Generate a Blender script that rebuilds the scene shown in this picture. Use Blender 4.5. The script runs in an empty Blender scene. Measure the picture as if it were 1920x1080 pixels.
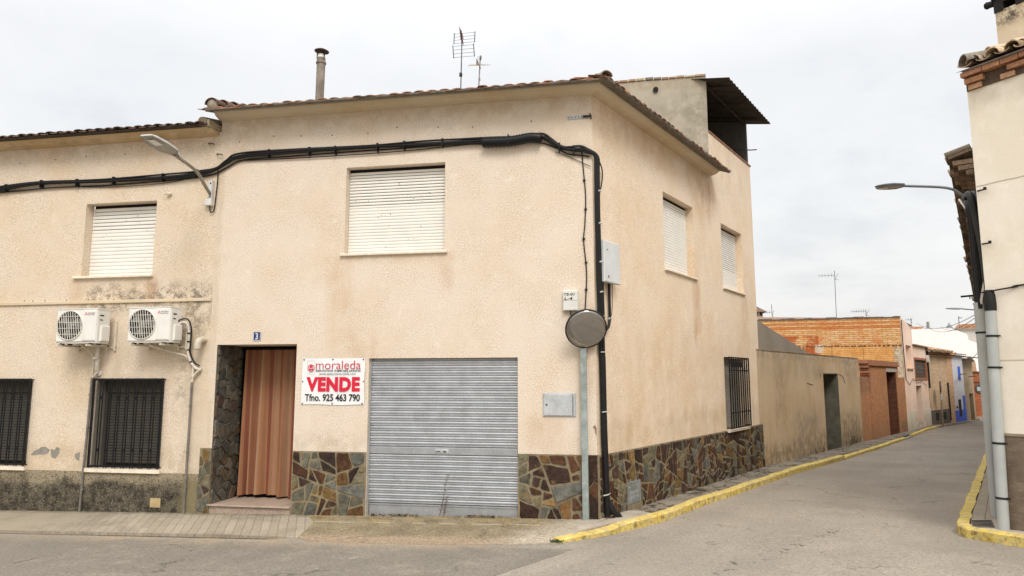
import bpy, bmesh, math, random
from mathutils import Vector
from mathutils.geometry import tessellate_polygon
random.seed(7)
S = bpy.context.scene
COL = S.collection
rnd = random.uniform
TH = math.radians(24.787)
SN, CS = math.sin(TH), math.cos(TH)

# ------------------------------------------------------------------ helpers
class Frame:
    """wall frame: a runs along the wall, d points out of it (towards the street), z is up"""
    def __init__(s, ox, oy, dx, dy, flip=False):
        n = math.hypot(dx, dy); s.o = (ox, oy); s.s = (dx / n, dy / n); k = -1 if flip else 1; s.n = (k * s.s[1], -k * s.s[0])
    def p(s, a, d, z):
        return (s.o[0] + s.s[0] * a + s.n[0] * d, s.o[1] + s.s[1] * a + s.n[1] * d, z)
def frame2(A, B, flip=False): return Frame(A[0], A[1], B[0] - A[0], B[1] - A[1], flip)
FRONT = Frame(0, 0, 1, 0)
SIDE = Frame(0, 0, SN, CS)
WORLD = Frame(0, 0, 1, 0)
def gz(x, y): return 0.018 * x - 0.025 * y

class MB:
    def __init__(s): s.v = []; s.f = []; s.c = []; s.mi = []; s.sm = []
    def add(s, vs, fs, col=None, mi=0, smooth=False):
        b = len(s.v); s.v += [tuple(q) for q in vs]
        for f in fs:
            s.f.append([b + i for i in f]); s.c.append(col); s.mi.append(mi); s.sm.append(smooth)
    def box(s, x0, x1, y0, y1, z0, z1, col=None, mi=0):
        vs = [(x, y, z) for x in (x0, x1) for y in (y0, y1) for z in (z0, z1)]
        s.add(vs, [(0, 1, 3, 2), (4, 6, 7, 5), (0, 4, 5, 1), (2, 3, 7, 6), (0, 2, 6, 4), (1, 5, 7, 3)], col, mi)
    def fbox(s, fr, a0, a1, d0, d1, z0, z1, col=None, mi=0, bev=0):
        if bev:
            return s.cham(fr, a0, a1, d0, d1, z0, z1, bev, col, mi)
        vs = [fr.p(a, d, z) for a in (a0, a1) for d in (d0, d1) for z in (z0, z1)]
        s.add(vs, [(0, 1, 3, 2), (4, 6, 7, 5), (0, 4, 5, 1), (2, 3, 7, 6), (0, 2, 6, 4), (1, 5, 7, 3)], col, mi)
    def cham(s, fr, a0, a1, d0, d1, z0, z1, b, col=None, mi=0):
        # front face (d1) chamfered all round
        o = [(a0, z0), (a1, z0), (a1, z1), (a0, z1)]
        i = [(a0 + b, z0 + b), (a1 - b, z0 + b), (a1 - b, z1 - b), (a0 + b, z1 - b)]
        vs = [fr.p(a, d0, z) for a, z in o] + [fr.p(a, d1 - b, z) for a, z in o] + [fr.p(a, d1, z) for a, z in i]
        fs = [(3, 2, 1, 0), (8, 9, 10, 11)]
        for k in range(4):
            n = (k + 1) % 4
            fs += [(k, n, 4 + n, 4 + k), (4 + k, 4 + n, 8 + n, 8 + k)]
        s.add(vs, fs, col, mi)
    def prism(s, fr, poly, d0, d1, col=None, mi=0):
        """poly: (a, z) outline extruded along d"""
        n = len(poly)
        vs = [fr.p(a, d0, z) for a, z in poly] + [fr.p(a, d1, z) for a, z in poly]
        s.add(vs, [list(range(n)), list(range(n, 2 * n))[::-1]] + [(k, n + k, n + (k + 1) % n, (k + 1) % n) for k in range(n)], col, mi)
    def sweep(s, fr, prof, a0, a1, col=None, mi=0, m0=None, m1=None, smooth=False):
        """prof: (d, z) outline swept along a; m0 / m1 give a mitre: a shift per unit d"""
        n = len(prof)
        vs = [fr.p(a0 + (m0 or 0) * d, d, z) for d, z in prof] + [fr.p(a1 + (m1 or 0) * d, d, z) for d, z in prof]
        s.add(vs, [(k, (k + 1) % n, n + (k + 1) % n, n + k) for k in range(n)], col, mi, smooth)
        s.add(vs, [list(range(n))[::-1], list(range(n, 2 * n))], col, mi)
    def tube(s, pts, r, n=8, col=None, mi=0, caps=True, square=False):
        pts = [Vector(p) for p in pts]; rr = r if isinstance(r, (list, tuple)) else [r] * len(pts)
        t = (pts[1] - pts[0]).normalized()
        up = Vector((0, 0, 1)) if abs(t.z) < .9 else Vector((1, 0, 0))
        u = t.cross(up).normalized(); vs = []
        for k, p in enumerate(pts):
            if k == 0: tt = pts[1] - pts[0]
            elif k == len(pts) - 1: tt = pts[-1] - pts[-2]
            else: tt = (pts[k + 1] - p).normalized() + (p - pts[k - 1]).normalized()
            tt.normalize(); u = (u - tt * u.dot(tt)).normalized(); w = tt.cross(u)
            for j in range(n):
                an = 2 * math.pi * (j + (.5 if square else 0)) / n
                vs.append(p + (u * math.cos(an) + w * math.sin(an)) * rr[k])
        fs = [(k * n + j, k * n + (j + 1) % n, (k + 1) * n + (j + 1) % n, (k + 1) * n + j) for k in range(len(pts) - 1) for j in range(n)]
        s.add(vs, fs, col, mi, not square)
        if caps:
            s.add(vs[:n], [list(range(n))[::-1]], col, mi); s.add(vs[-n:], [list(range(n))], col, mi)
    def lathe(s, c, axis, prof, n=24, col=None, mi=0, smooth=True, caps=True):
        """prof: (r, h) along axis from c"""
        ax = Vector(axis).normalized(); up = Vector((0, 0, 1)) if abs(ax.z) < .9 else Vector((1, 0, 0))
        u = ax.cross(up).normalized(); w = ax.cross(u); c = Vector(c); vs = []
        for r, h in prof:
            for j in range(n):
                an = 2 * math.pi * j / n
                vs.append(c + ax * h + (u * math.cos(an) + w * math.sin(an)) * r)
        s.add(vs, [(k * n + j, k * n + (j + 1) % n, (k + 1) * n + (j + 1) % n, (k + 1) * n + j) for k in range(len(prof) - 1) for j in range(n)], col, mi, smooth)
        if caps: s.add(vs[:n], [list(range(n))], col, mi); s.add(vs[-n:], [list(range(n))], col, mi)
    def wall(s, fr, a0, a1, z0, z1, holes=(), d=0, reveal=True, mi=0):
        """flat wall with rectangular openings; hole = (a0, a1, z0, z1, depth)"""
        A = sorted({a0, a1} | {h[0] for h in holes} | {h[1] for h in holes})
        Z = sorted({z0, z1} | {h[2] for h in holes} | {h[3] for h in holes})
        for i in range(len(A) - 1):
            for j in range(len(Z) - 1):
                ca, cz = (A[i] + A[i + 1]) / 2, (Z[j] + Z[j + 1]) / 2
                if any(h[0] < ca < h[1] and h[2] < cz < h[3] for h in holes): continue
                s.add([fr.p(A[i], d, Z[j]), fr.p(A[i + 1], d, Z[j]), fr.p(A[i + 1], d, Z[j + 1]), fr.p(A[i], d, Z[j + 1])], [(0, 1, 2, 3)], None, mi)
        if reveal:
            for h in holes:
                q = [(h[0], h[2]), (h[1], h[2]), (h[1], h[3]), (h[0], h[3])]
                for k in range(4):
                    (p, pz), (r, rz) = q[k], q[(k + 1) % 4]
                    s.add([fr.p(p, d, pz), fr.p(p, d - h[4], pz), fr.p(r, d - h[4], rz), fr.p(r, d, rz)], [(0, 1, 2, 3)], None, mi)

ORG = {}
def build(name, mb, mats, parent=None, at=None, normals=True, merge=False):
    """link the collected shape as ONE mesh object"""
    o0 = Vector(at) if at else (ORG[parent.name] if parent else Vector((0, 0, 0)))
    me = bpy.data.meshes.new(name)
    me.from_pydata([tuple(Vector(v) - o0) for v in mb.v], [], mb.f)
    ms = mats if isinstance(mats, (list, tuple)) else [mats]
    for m in ms: me.materials.append(m)
    for p, mi, sm in zip(me.polygons, mb.mi, mb.sm):
        p.material_index = mi; p.use_smooth = sm
    if any(c is not None for c in mb.c):
        at_ = me.color_attributes.new('Col', 'FLOAT_COLOR', 'CORNER')
        for p, c in zip(me.polygons, mb.c):
            c = c or (1, 1, 1)
            for li in p.loop_indices: at_.data[li].color = (c[0], c[1], c[2], 1)
    if normals or merge:
        bm = bmesh.new(); bm.from_mesh(me)
        if merge: bmesh.ops.remove_doubles(bm, verts=bm.verts, dist=1e-5)
        if normals: bmesh.ops.recalc_face_normals(bm, faces=bm.faces)
        bm.to_mesh(me); bm.free()
    me.update()
    o = bpy.data.objects.new(name, me); COL.objects.link(o)
    if parent: o.parent = parent; ORG[o.name] = o0
    else: o.location = o0; ORG[o.name] = o0
    return o
def tag(o, label=None, cat=None, group=None, kind=None):
    if label: o['label'] = label
    if cat: o['category'] = cat
    if group: o['group'] = group
    if kind: o['kind'] = kind
    return o
def thing(name, label, cat, loc, group=None):
    o = bpy.data.objects.new(name, None); COL.objects.link(o); o.empty_display_size = .2
    o.location = loc; ORG[o.name] = Vector(loc); return tag(o, label, cat, group)
def structure(name, mb, m, **k): return tag(build(name, mb, m, **k), kind='structure')
def copy_tree(o, parent=None):
    c = o.copy(); COL.objects.link(c); c.parent = parent
    for ch in o.children: copy_tree(ch, c)
    return c
def text_mesh(txt, fr, a0, a1, z0, z1, d, thick=.002, bold=0.0, shear=0.0, space=1.0):
    """lettering fitted into a rectangle of a wall frame; returns an MB"""
    cu = bpy.data.curves.new('lettering', 'FONT'); cu.body = txt; cu.size = 1; cu.offset = bold; cu.shear = shear
    cu.space_character = space; cu.resolution_u = 4; cu.fill_mode = 'FRONT'
    ob = bpy.data.objects.new('lettering_tmp', cu); COL.objects.link(ob)
    dg = bpy.context.evaluated_depsgraph_get(); me = bpy.data.meshes.new_from_object(ob.evaluated_get(dg))
    vs = [v.co.copy() for v in me.vertices]; fs = [list(p.vertices) for p in me.polygons]
    bpy.data.objects.remove(ob); bpy.data.curves.remove(cu); bpy.data.meshes.remove(me)
    x0 = min(v.x for v in vs); x1 = max(v.x for v in vs); y0 = min(v.y for v in vs); y1 = max(v.y for v in vs)
    mb = MB()
    mb.add([fr.p(a0 + (v.x - x0) / (x1 - x0) * (a1 - a0), d, z0 + (v.y - y0) / (y1 - y0) * (z1 - z0)) for v in vs], fs)
    return mb

# ------------------------------------------------------------------ materials
class NB:
    def __init__(s, name, rough=.85, metal=0.0, spec=.3):
        s.m = bpy.data.materials.new(name); s.m.use_nodes = True; s.t = s.m.node_tree; s.n = s.t.nodes; s.l = s.t.links
        s.b = s.n['Principled BSDF']; s.b.inputs['Roughness'].default_value = rough; s.b.inputs['Metallic'].default_value = metal
        s.b.inputs['Specular IOR Level'].default_value = spec
        s.pos = s.n.new('ShaderNodeNewGeometry').outputs['Position']
        sp = s.n.new('ShaderNodeSeparateXYZ'); s.l.new(s.pos, sp.inputs[0]); s.x, s.y, s.z = sp.outputs
    def set(s, sock, v):
        if hasattr(v, 'is_output') or isinstance(v, bpy.types.NodeSocket): s.l.new(v, sock)
        else:
            if sock.type == 'RGBA' and len(v) == 3: v = (*v, 1)
            sock.default_value = v
    def ma(s, op, a, b=0.0, clamp=False):
        n = s.n.new('ShaderNodeMath'); n.operation = op; n.use_clamp = clamp; s.set(n.inputs[0], a); s.set(n.inputs[1], b); return n.outputs[0]
    def vec(s, x, y, z):
        n = s.n.new('ShaderNodeCombineXYZ'); s.set(n.inputs[0], x); s.set(n.inputs[1], y); s.set(n.inputs[2], z); return n.outputs[0]
    def noise(s, scale, detail=3, rough=.6, vec=None, dist=0.0):
        n = s.n.new('ShaderNodeTexNoise'); n.inputs['Scale'].default_value = scale; n.inputs['Detail'].default_value = detail
        n.inputs['Roughness'].default_value = rough; n.inputs['Distortion'].default_value = dist
        s.l.new(vec if vec is not None else s.pos, n.inputs['Vector']); return n.outputs['Fac']
    def voro(s, scale, feature='F1', vec=None, out='Distance', rand=1.0):
        n = s.n.new('ShaderNodeTexVoronoi'); n.feature = feature; n.inputs['Scale'].default_value = scale; n.inputs['Randomness'].default_value = rand
        s.l.new(vec if vec is not None else s.pos, n.inputs['Vector']); return n.outputs[out]
    def ramp(s, f, stops, interp='LINEAR'):
        n = s.n.new('ShaderNodeValToRGB'); n.color_ramp.interpolation = interp; e = n.color_ramp.elements
        while len(e) < len(stops): e.new(.5)
        for k, (p, c) in enumerate(stops):
            e[k].position = p; c = c if isinstance(c, (tuple, list)) else (c, c, c); e[k].color = (*c, 1)
        s.l.new(f, n.inputs[0]); return n.outputs[0]
    def mr(s, v, f0, f1, t0=0.0, t1=1.0, smooth=True):
        n = s.n.new('ShaderNodeMapRange'); n.interpolation_type = 'SMOOTHSTEP' if smooth else 'LINEAR'
        s.set(n.inputs[0], v); n.inputs[1].default_value = f0; n.inputs[2].default_value = f1; n.inputs[3].default_value = t0; n.inputs[4].default_value = t1
        return n.outputs[0]
    def mix(s, f, a, b, mode='MIX'):
        n = s.n.new('ShaderNodeMix'); n.data_type = 'RGBA'; n.blend_type = mode; n.clamp_factor = True
        s.set(n.inputs[0], f); s.set(n.inputs[6], a); s.set(n.inputs[7], b); return n.outputs[2]
    def attr(s, name='Col'):
        n = s.n.new('ShaderNodeAttribute'); n.attribute_name = name; return n.outputs['Color']
    def along(s, fr):
        """distance along a wall frame"""
        return s.ma('ADD', s.ma('MULTIPLY', s.x, fr.s[0]), s.ma('ADD', s.ma('MULTIPLY', s.y, fr.s[1]), -(fr.o[0] * fr.s[0] + fr.o[1] * fr.s[1])))
    def box(s, a, z, a0, a1, z0, z1, sa=.1, sz=.1):
        m = s.ma('MULTIPLY', s.mr(a, a0 - sa, a0 + sa), s.mr(a, a1 - sa, a1 + sa, 1, 0))
        return s.ma('MULTIPLY', m, s.ma('MULTIPLY', s.mr(z, z0 - sz, z0 + sz), s.mr(z, z1 - sz, z1 + sz, 1, 0)))
    def var(s, base, amt=.15, scale=6, detail=4):
        """base colour varied by noise"""
        f = s.mr(s.noise(scale, detail), .3, .7, 1 - amt, 1 + amt, False)
        return s.mix(1.0, base, s.vec(f, f, f), 'MULTIPLY')
    def bump(s, h, strength=.3, dist=.01):
        n = s.n.new('ShaderNodeBump'); n.inputs['Strength'].default_value = strength; n.inputs['Distance'].default_value = dist
        s.l.new(h, n.inputs['Height']); s.l.new(n.outputs[0], s.b.inputs['Normal']); return n
    def out(s, col=None, rough=None):
        if col is not None: s.set(s.b.inputs['Base Color'], col)
        if rough is not None: s.set(s.b.inputs['Roughness'], rough)
        return s.m
def plain(name, col, rough=.8, metal=0.0, amt=.12, scale=8, bump=0, bscale=60, spec=.3):
    n = NB(name, rough, metal, spec); c = n.var(col, amt, scale)
    if bump: n.bump(n.noise(bscale, 2), bump, .006)
    return n.out(c)
def colattr(name, rough=.8, amt=.15, scale=12, bump=.3, bscale=50, metal=0):
    n = NB(name, rough, metal); c = n.attr()
    f = n.mr(n.noise(scale, 5, .65), .3, .7, 1 - amt, 1 + amt, False)
    c = n.mix(1.0, c, n.vec(f, f, f), 'MULTIPLY')
    if bump: n.bump(n.noise(bscale, 3), bump, .008)
    return n.out(c)

def plaster(name, base, fr, stains=(), speck=.34, tint=(.93, .86, .74), grime=.5, bump=.5, streak=.0, seams=()):
    """rough cast render: grain, cloudy patches, run-off marks. stain = (a0,a1,z0,z1,soft_a,soft_z,colour,amount,streaky)"""
    n = NB(name, .92, spec=.15); a = n.along(fr)
    gr = n.noise(46, 3, .8); cl = n.noise(.9, 5, .6); md = n.noise(4.5, 4, .6)
    c = n.mix(n.mr(cl, .38, .68), base, [base[k] * tint[k] for k in range(3)])
    c = n.mix(n.mr(md, .5, .75, 0, .35), c, [min(1, q * 1.13) for q in base])
    f = n.mr(gr, .3, .7, 1 - speck, 1 + speck * .8, False); f = n.ma('ADD', 1.0, n.ma('MULTIPLY', n.ma('SUBTRACT', f, 1.0), n.mr(n.noise(1.9, 4, .6), .36, .62, .35, 1.15))); c = n.mix(1.0, c, n.vec(f, f, f), 'MULTIPLY')
    if speck > .2:
        c = n.mix(n.mr(n.noise(3.1, 3, .55), .62, .72, 0, .4), c, [min(.9, base[k] * (1.12, 1.16, 1.24)[k]) for k in range(3)])
        c = n.mix(n.mr(n.noise(2.3, 4, .6), .60, .74, 0, .3), c, [base[k] * (.93, .84, .70)[k] for k in range(3)])
        wv = n.vec(n.ma('ADD', a, n.mr(n.noise(3, 4), 0, 1, -.25, .25, False)), 0.0, n.ma('ADD', n.z, n.mr(n.noise(3.4, 4), 0, 1, -.25, .25, False))); cr = n.ma('MULTIPLY', n.mr(n.voro(.42, 'DISTANCE_TO_EDGE', wv), .0015, .006, 1, 0), n.mr(n.noise(.9, 3), .58, .64)); c = n.mix(n.ma('MULTIPLY', cr, .12), c, (.30, .23, .15))
    pit = n.mr(n.noise(62, 2, .5), .30, .38, .72 if speck > .2 else .93, 1.0); c = n.mix(1.0, c, n.vec(pit, pit, pit), 'MULTIPLY')
    st = n.noise(1.0, 5, .65, n.vec(n.ma('ADD', n.ma('MULTIPLY', a, 2.6), n.ma('MULTIPLY', md, .35)), 0.0, n.ma('MULTIPLY', n.z, .5)))
    if streak:
        c = n.mix(n.mr(st, .5, .72, 0, streak), c, [base[0] * .72, base[1] * .62, base[2] * .48])
    for (a0, a1, z0, z1, sa, sz, col, amt, sk) in stains:
        m = n.box(a, n.z, a0, a1, z0, z1, sa, sz)
        tex = n.ma('ADD', n.mr(st, .3, .7, 0, .55), n.mr(n.noise(2.6, 5, .65), .35, .65, 0, .45)) if sk == 1 else (n.mr(n.noise(4, 6, .7), .38, .6) if sk == 0 else n.mr(n.ma('ADD', n.ma('MULTIPLY', n.noise(4.5, 5, .7), .62), n.ma('MULTIPLY', n.noise(42, 3, .8), .38)), .44, .58))
        c = n.mix(n.ma('MULTIPLY', n.ma('MULTIPLY', m, tex), amt), c, col)
    for (a0, a1, z, w, col) in seams:
        wob = n.ma('ADD', n.z, n.mr(n.noise(2.5, 2), 0, 1, -.012, .012, False))
        m = n.ma('MULTIPLY', n.box(a, wob, a0, a1, z - w, z + w, .02, w * .5), .8); c = n.mix(m, c, col)
    n.bump(n.ma('ADD', n.ma('MULTIPLY', gr, .7), n.ma('MULTIPLY', n.noise(14, 3), .5)), bump, .012)
    return n.out(c)

def brickmat(name, fr, c1, c2, mortar, bw=.25, bh=.07, mw=.012, blotch=None, stains=(), bump=.5, bias=0.0):
    n = NB(name, .92, spec=.15); a = n.along(fr)
    b = n.n.new('ShaderNodeTexBrick'); v = n.vec(n.ma('ADD', a, n.mr(n.noise(3, 2), 0, 1, -.03, .03, False)), n.ma('ADD', n.z, n.mr(n.noise(4, 2), 0, 1, -.015, .015, False)), 0.0)
    n.l.new(v, b.inputs['Vector']); b.inputs['Scale'].default_value = 1
    b.inputs['Brick Width'].default_value = bw; b.inputs['Row Height'].default_value = bh; b.inputs['Mortar Size'].default_value = mw
    b.inputs['Mortar Smooth'].default_value = .3; b.inputs['Bias'].default_value = bias
    n.set(b.inputs['Color1'], c1); n.set(b.inputs['Color2'], c2); n.set(b.inputs['Mortar'], mortar)
    c = b.outputs['Color']
    f = n.mr(n.noise(7, 5, .7), .3, .7, .72, 1.25, False); c = n.mix(1.0, c, n.vec(f, f, f), 'MULTIPLY')
    if blotch: c = n.mix(n.mr(n.noise(1.1, 5, .65), .48, .66, 0, blotch[1]), c, blotch[0])
    for (a0, a1, z0, z1, sa, sz, col, amt) in stains:
        c = n.mix(n.ma('MULTIPLY', n.ma('MULTIPLY', n.box(a, n.z, a0, a1, z0, z1, sa, sz), n.mr(n.noise(5, 5, .7), .34, .56)), amt), c, col)
    n.bump(n.ma('SUBTRACT', n.ma('MULTIPLY', n.noise(40, 3), .4), b.outputs['Fac']), bump, .012)
    return n.out(c)

RUST = (.42, .22, .085); GRIME = (.10, .085, .06); DIRT = (.30, .22, .13); BLK = (.025, .022, .018); CEM = (.33, .31, .27)
CREAM = (.705, .615, .515)
M = {}
M['front'] = plaster('front_plaster', CREAM, FRONT, [
    (-4.66, -4.25, 2.7, 4.42, .14, .5, (.52, .32, .15), .6, 1), (-4.75, -2.3, 4.22, 4.36, .15, .06, (.52, .33, .17), .3, 0), (-2.62, -2.4, 3.7, 4.4, .06, .2, RUST, .3, 1),
    (-6.9, -6.3, 6.2, 7.0, .3, .3, (.5, .36, .22), .4, 0), (-6.9, 0, 6.72, 7.02, .3, .14, (.45, .34, .22), .4, 0), (-6.92, -6.80, -.2, 6.4, .04, .3, (.45, .35, .22), .5, 1),
    (-1.1, -.5, 1.0, 1.62, .12, .15, RUST, .35, 1), (-.35, .02, 2.1, 3.4, .12, .3, RUST, .38, 0), (-.5, -.2, 3.0, 3.4, .1, .1, RUST, .35, 0),
    (-5.3, -3.9, .96, 1.25, .1, .12, DIRT, .3, 0), (-4.3, -3.7, 2.45, 3.0, .2, .2, RUST, .25, 0)], tint=(.96, .92, .86))
M['side'] = plaster('side_plaster', (.765, .64, .505), SIDE, [
    (4.8, 6.05, 5.9, 7.02, .35, .45, RUST, .7, 1), (-.1, 6.2, 6.45, 7.0, .2, .3, (.48, .29, .13), .55, 1), (4.5, 5.0, 3.0, 4.4, .1, .4, RUST, .55, 1),
    (8.0, 8.6, 3.0, 4.4, .1, .4, RUST, .4, 1), (6.0, 9.5, 6.5, 8.2, .2, .5, (.5, .42, .33), .45, 1), (0, 9.5, .95, 1.5, .1, .2, DIRT, .35, 1),
    (0.2, 9.4, 1.0, 3.2, .3, .6, (.5, .33, .17), .35, 1)], tint=(.97, .92, .84), streak=.08, seams=[(.40, .42, 4.5, .0, DIRT)])
LF = FRONT
M['left'] = plaster('left_plaster', (.68, .58, .465), LF, [
    (-9.6, -6.9, 3.55, 3.95, .4, .16, GRIME, .75, 2), (-8.2, -6.9, 2.9, 3.66, .3, .25, GRIME, .65, 2), (-9.7, -8.6, 3.4, 3.64, .2, .1, GRIME, .6, 2),
    (-7.55, -7.3, 1.6, 3.3, .12, .4, GRIME, .5, 2), (-7.4, -6.9, .5, 3.2, .15, .5, (.45, .36, .24), .4, 1), (-9.7, -9.3, 1.7, 2.9, .1, .3, (.42, .34, .22), .4, 1),
    (-8.9, -8.5, 2.0, 2.9, .08, .3, DIRT, .3, 1), (-15, -6.9, 6.5, 6.75, .3, .14, (.42, .31, .2), .4, 0), (-9.95, -9.7, 3.3, 4.1, .06, .25, RUST, .35, 1),
    (-8.3, -8.05, 3.6, 4.1, .08, .2, RUST, .6, 1), (-11.5, -6.9, .5, 1.0, .3, .15, DIRT, .3, 0),
    (-10.52, -9.95, .78, 1.0, .06, .05, CEM, .0, 0)], tint=(.97, .92, .84))
def rough_base():
    n = NB('spatter_dash', .97, spec=.1); g = n.noise(34, 4, .8); lo = n.noise(2.2, 4, .65)
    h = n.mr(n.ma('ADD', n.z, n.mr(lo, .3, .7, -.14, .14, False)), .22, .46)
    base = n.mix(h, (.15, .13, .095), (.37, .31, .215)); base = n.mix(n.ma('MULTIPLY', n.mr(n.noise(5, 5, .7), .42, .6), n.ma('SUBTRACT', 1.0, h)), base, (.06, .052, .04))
    c = n.mix(n.mr(g, .56, .70, 0, .8), base, (.42, .37, .28))
    c = n.mix(n.mr(g, .48, .38, 0, .85), c, (.028, .025, .02))
    c = n.mix(n.box(n.x, n.z, -7.3, -6.95, -.25, .45, .12, .1), c, (.26, .22, .13))
    n.bump(g, 1.0, .03); return n.out(c)
M['spatter'] = rough_base()
M['soffit'] = plaster('cornice_plaster', (.62, .53, .40), FRONT, [], speck=.05, bump=.1)
M['soffit_side'] = plaster('side_cornice_plaster', (.62, .53, .40), SIDE, [(-.2, 6, 6.98, 7.02, .2, .03, RUST, .4, 1)], speck=.05, bump=.1)
M['leftsoffit'] = plaster('left_cornice_plaster', (.60, .46, .29), FRONT, [(-15, -6.9, 6.73, 6.78, .2, .02, DIRT, .5, 0)], speck=.06, bump=.12)
M['mortar_soffit'] = plain('tile_bed_mortar', (.15, .13, .105), .95, amt=.3, scale=9, bump=.5, bscale=30)
M['tile'] = colattr('roof_tile', .9, .35, 18, .5, 45)
M['slat_white'] = plain('shutter_slats', (.80, .78, .73), .55, amt=.05, scale=3)
M['sill'] = plain('stone_sill', (.74, .66, .54), .8, amt=.12, scale=10)
M['reveal_dark'] = plain('dark_interior', (.03, .028, .025), .9)
M['slat_dark'] = plain('dark_shutter_slats', (.062, .056, .047), .7, amt=.15, scale=4)
M['iron'] = plain('black_iron', (.012, .012, .013), .5, .3, amt=.2)
def galv(name, base=(.50, .52, .54), rough=.42, metal=.75, var=.12):
    n = NB(name, rough, metal); c = n.var(base, var, 5); v = n.voro(60, out='Color'); bw = n.n.new('ShaderNodeRGBToBW'); n.l.new(v, bw.inputs[0])
    f = n.mr(bw.outputs[0], 0, 1, .9, 1.1, False); c = n.mix(1.0, c, n.vec(f, f, f), 'MULTIPLY'); return n.out(c)
M['galv'] = galv('galvanised_shutter', (.50, .52, .545), .38, .6)
M['galv_flat'] = galv('galvanised_rail', (.40, .415, .43), .5, .6)
M['galv_post'] = galv('galvanised_post', (.30, .345, .335), .6, .35, .3)
def stonemat(name='crazy_stone', bump=.7):
    n = NB(name, .82, spec=.25); c = n.attr(); no = n.noise(13, 6, .72); f = n.mr(no, .28, .72, .35, 1.75, False)
    c = n.mix(1.0, c, n.vec(f, f, f), 'MULTIPLY')
    c = n.mix(n.mr(n.noise(5, 5, .7, None, .6), .55, .72, 0, .55), c, (.27, .14, .045))
    c = n.mix(n.mr(n.noise(22, 4, .7), .64, .74, 0, .35), c, (.30, .27, .20))
    n.bump(n.noise(20, 5, .7), bump, .015); return n.out(c)
M['stone'] = stonemat(); M['rubble'] = stonemat('rubble_stone', 1.0)
def mortarm(name, base, dark):
    n = NB(name, .95, spec=.1); c = n.mix(n.mr(n.noise(4, 5, .7), .4, .65), base, dark); c = n.mix(n.mr(n.noise(2, 3), .5, .7, 0, .5), c, (.36, .25, .10))
    n.bump(n.noise(35, 4), .6, .012); return n.out(c)
M['mortar'] = mortarm('stone_mortar', (.25, .21, .14), (.15, .125, .085))
M['mortar_dark'] = mortarm('rubble_mortar', (.14, .125, .10), (.08, .07, .055))
M['curtain'] = colattr('curtain_cloth', .95, .05, 3, .25, 120)
def granite():
    n = NB('pink_granite', .55); c = n.ramp(n.noise(70, 3, .7), [(.3, (.15, .10, .075)), (.45, (.33, .25, .195)), (.6, (.46, .37, .30))]); return n.out(n.mix(n.mr(n.noise(3, 4), .45, .7, 0, .5), c, (.25, .2, .14)))
M['granite'] = granite()
M['cable'] = plain('black_cable', (.008, .008, .009), .55, amt=.3)
M['sleeve'] = plain('black_corrugated_sleeve', (.007, .008, .011), .35, amt=.2)
M['clip'] = plain('pale_cable_clip', (.5, .49, .45), .6)
M['white_plastic'] = plain('white_plastic', (.66, .66, .62), .45, amt=.06, scale=4)
M['cab'] = plain('cabinet_grey', (.60, .62, .63), .5, amt=.06, scale=3)
M['cab_side'] = plain('cabinet_side', (.50, .53, .53), .5)
M['banner'] = plain('banner_vinyl', (.78, .79, .80), .5, amt=.03, scale=2)
M['red'] = plain('red_lettering', (.62, .015, .045), .5, amt=.03)
M['redthin'] = plain('crimson_lettering', (.50, .02, .05), .5, amt=.03)
M['black'] = plain('black_lettering', (.01, .01, .012), .5)
M['grey_text'] = plain('grey_lettering', (.16, .15, .16), .5)
M['eyelet'] = plain('eyelet', (.12, .11, .1), .4, .7)
M['enamel'] = plain('blue_enamel', (.012, .03, .12), .25, amt=.1, spec=.5)
M['enamel_white'] = plain('white_enamel', (.72, .76, .85), .3, amt=.05)
M['zinc'] = galv('zinc_box', (.50, .52, .53), .55, .5, .15)
M['mirror'] = plain('convex_mirror', (.38, .37, .36), .04, 1.0, amt=.0)
M['rubber'] = plain('black_rubber', (.012, .012, .012), .6)
M['acwhite'] = plain('ac_casing', (.74, .73, .69), .5, amt=.05, scale=3)
M['acgrille'] = plain('ac_grille', (.62, .60, .54), .5, amt=.1)
M['acdark'] = plain('ac_dark', (.012, .012, .012), .7)
M['acfan'] = plain('ac_fan', (.20, .195, .175), .5)
M['bracket'] = plain('painted_bracket', (.60, .54, .43), .6, amt=.15)
M['pipe_wrap'] = plain('pipe_insulation', (.60, .56, .50), .7, amt=.2, scale=15)
M['drain'] = plain('grey_drain', (.17, .155, .135), .7, amt=.25)
M['beige_pipe'] = plain('beige_pipe', (.52, .47, .39), .8, amt=.25, scale=12, bump=.3)
M['fibre'] = plain('fibre_cement', (.22, .20, .17), .9, amt=.35, scale=6, bump=.4)
M['capdark'] = plain('rusty_cap', (.055, .045, .038), .7, .3, amt=.4)
M['alu'] = plain('antenna_metal', (.22, .21, .20), .4, .6)
M['alu_dark'] = plain('antenna_dark', (.05, .05, .055), .5, .3)
M['alu_red'] = plain('antenna_red', (.25, .09, .08), .5)
M['lamp_grey'] = plain('lamp_grey', (.60, .61, .61), .4, .1, amt=.05)
M['lamp_under'] = plain('lamp_underside', (.30, .29, .26), .5)
M['lamp_dark'] = plain('lamp_dark', (.05, .055, .06), .5, .2)
M['lamp_glass'] = plain('lamp_lens', (.62, .60, .55), .2, amt=.02)
M['arm'] = plain('lamp_arm', (.29, .26, .22), .6, .3, amt=.2)
M['pale_arm'] = plain('lamp_arm_grey', (.16, .175, .18), .5, .3, amt=.15)
M['pvc'] = plain('grey_pvc', (.40, .42, .41), .45, amt=.10, scale=2.5)
M['leaf'] = colattr('dry_leaf', .9, .2, 20, 0)
M['weed'] = plain('green_weed', (.05, .10, .02), .8)

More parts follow.
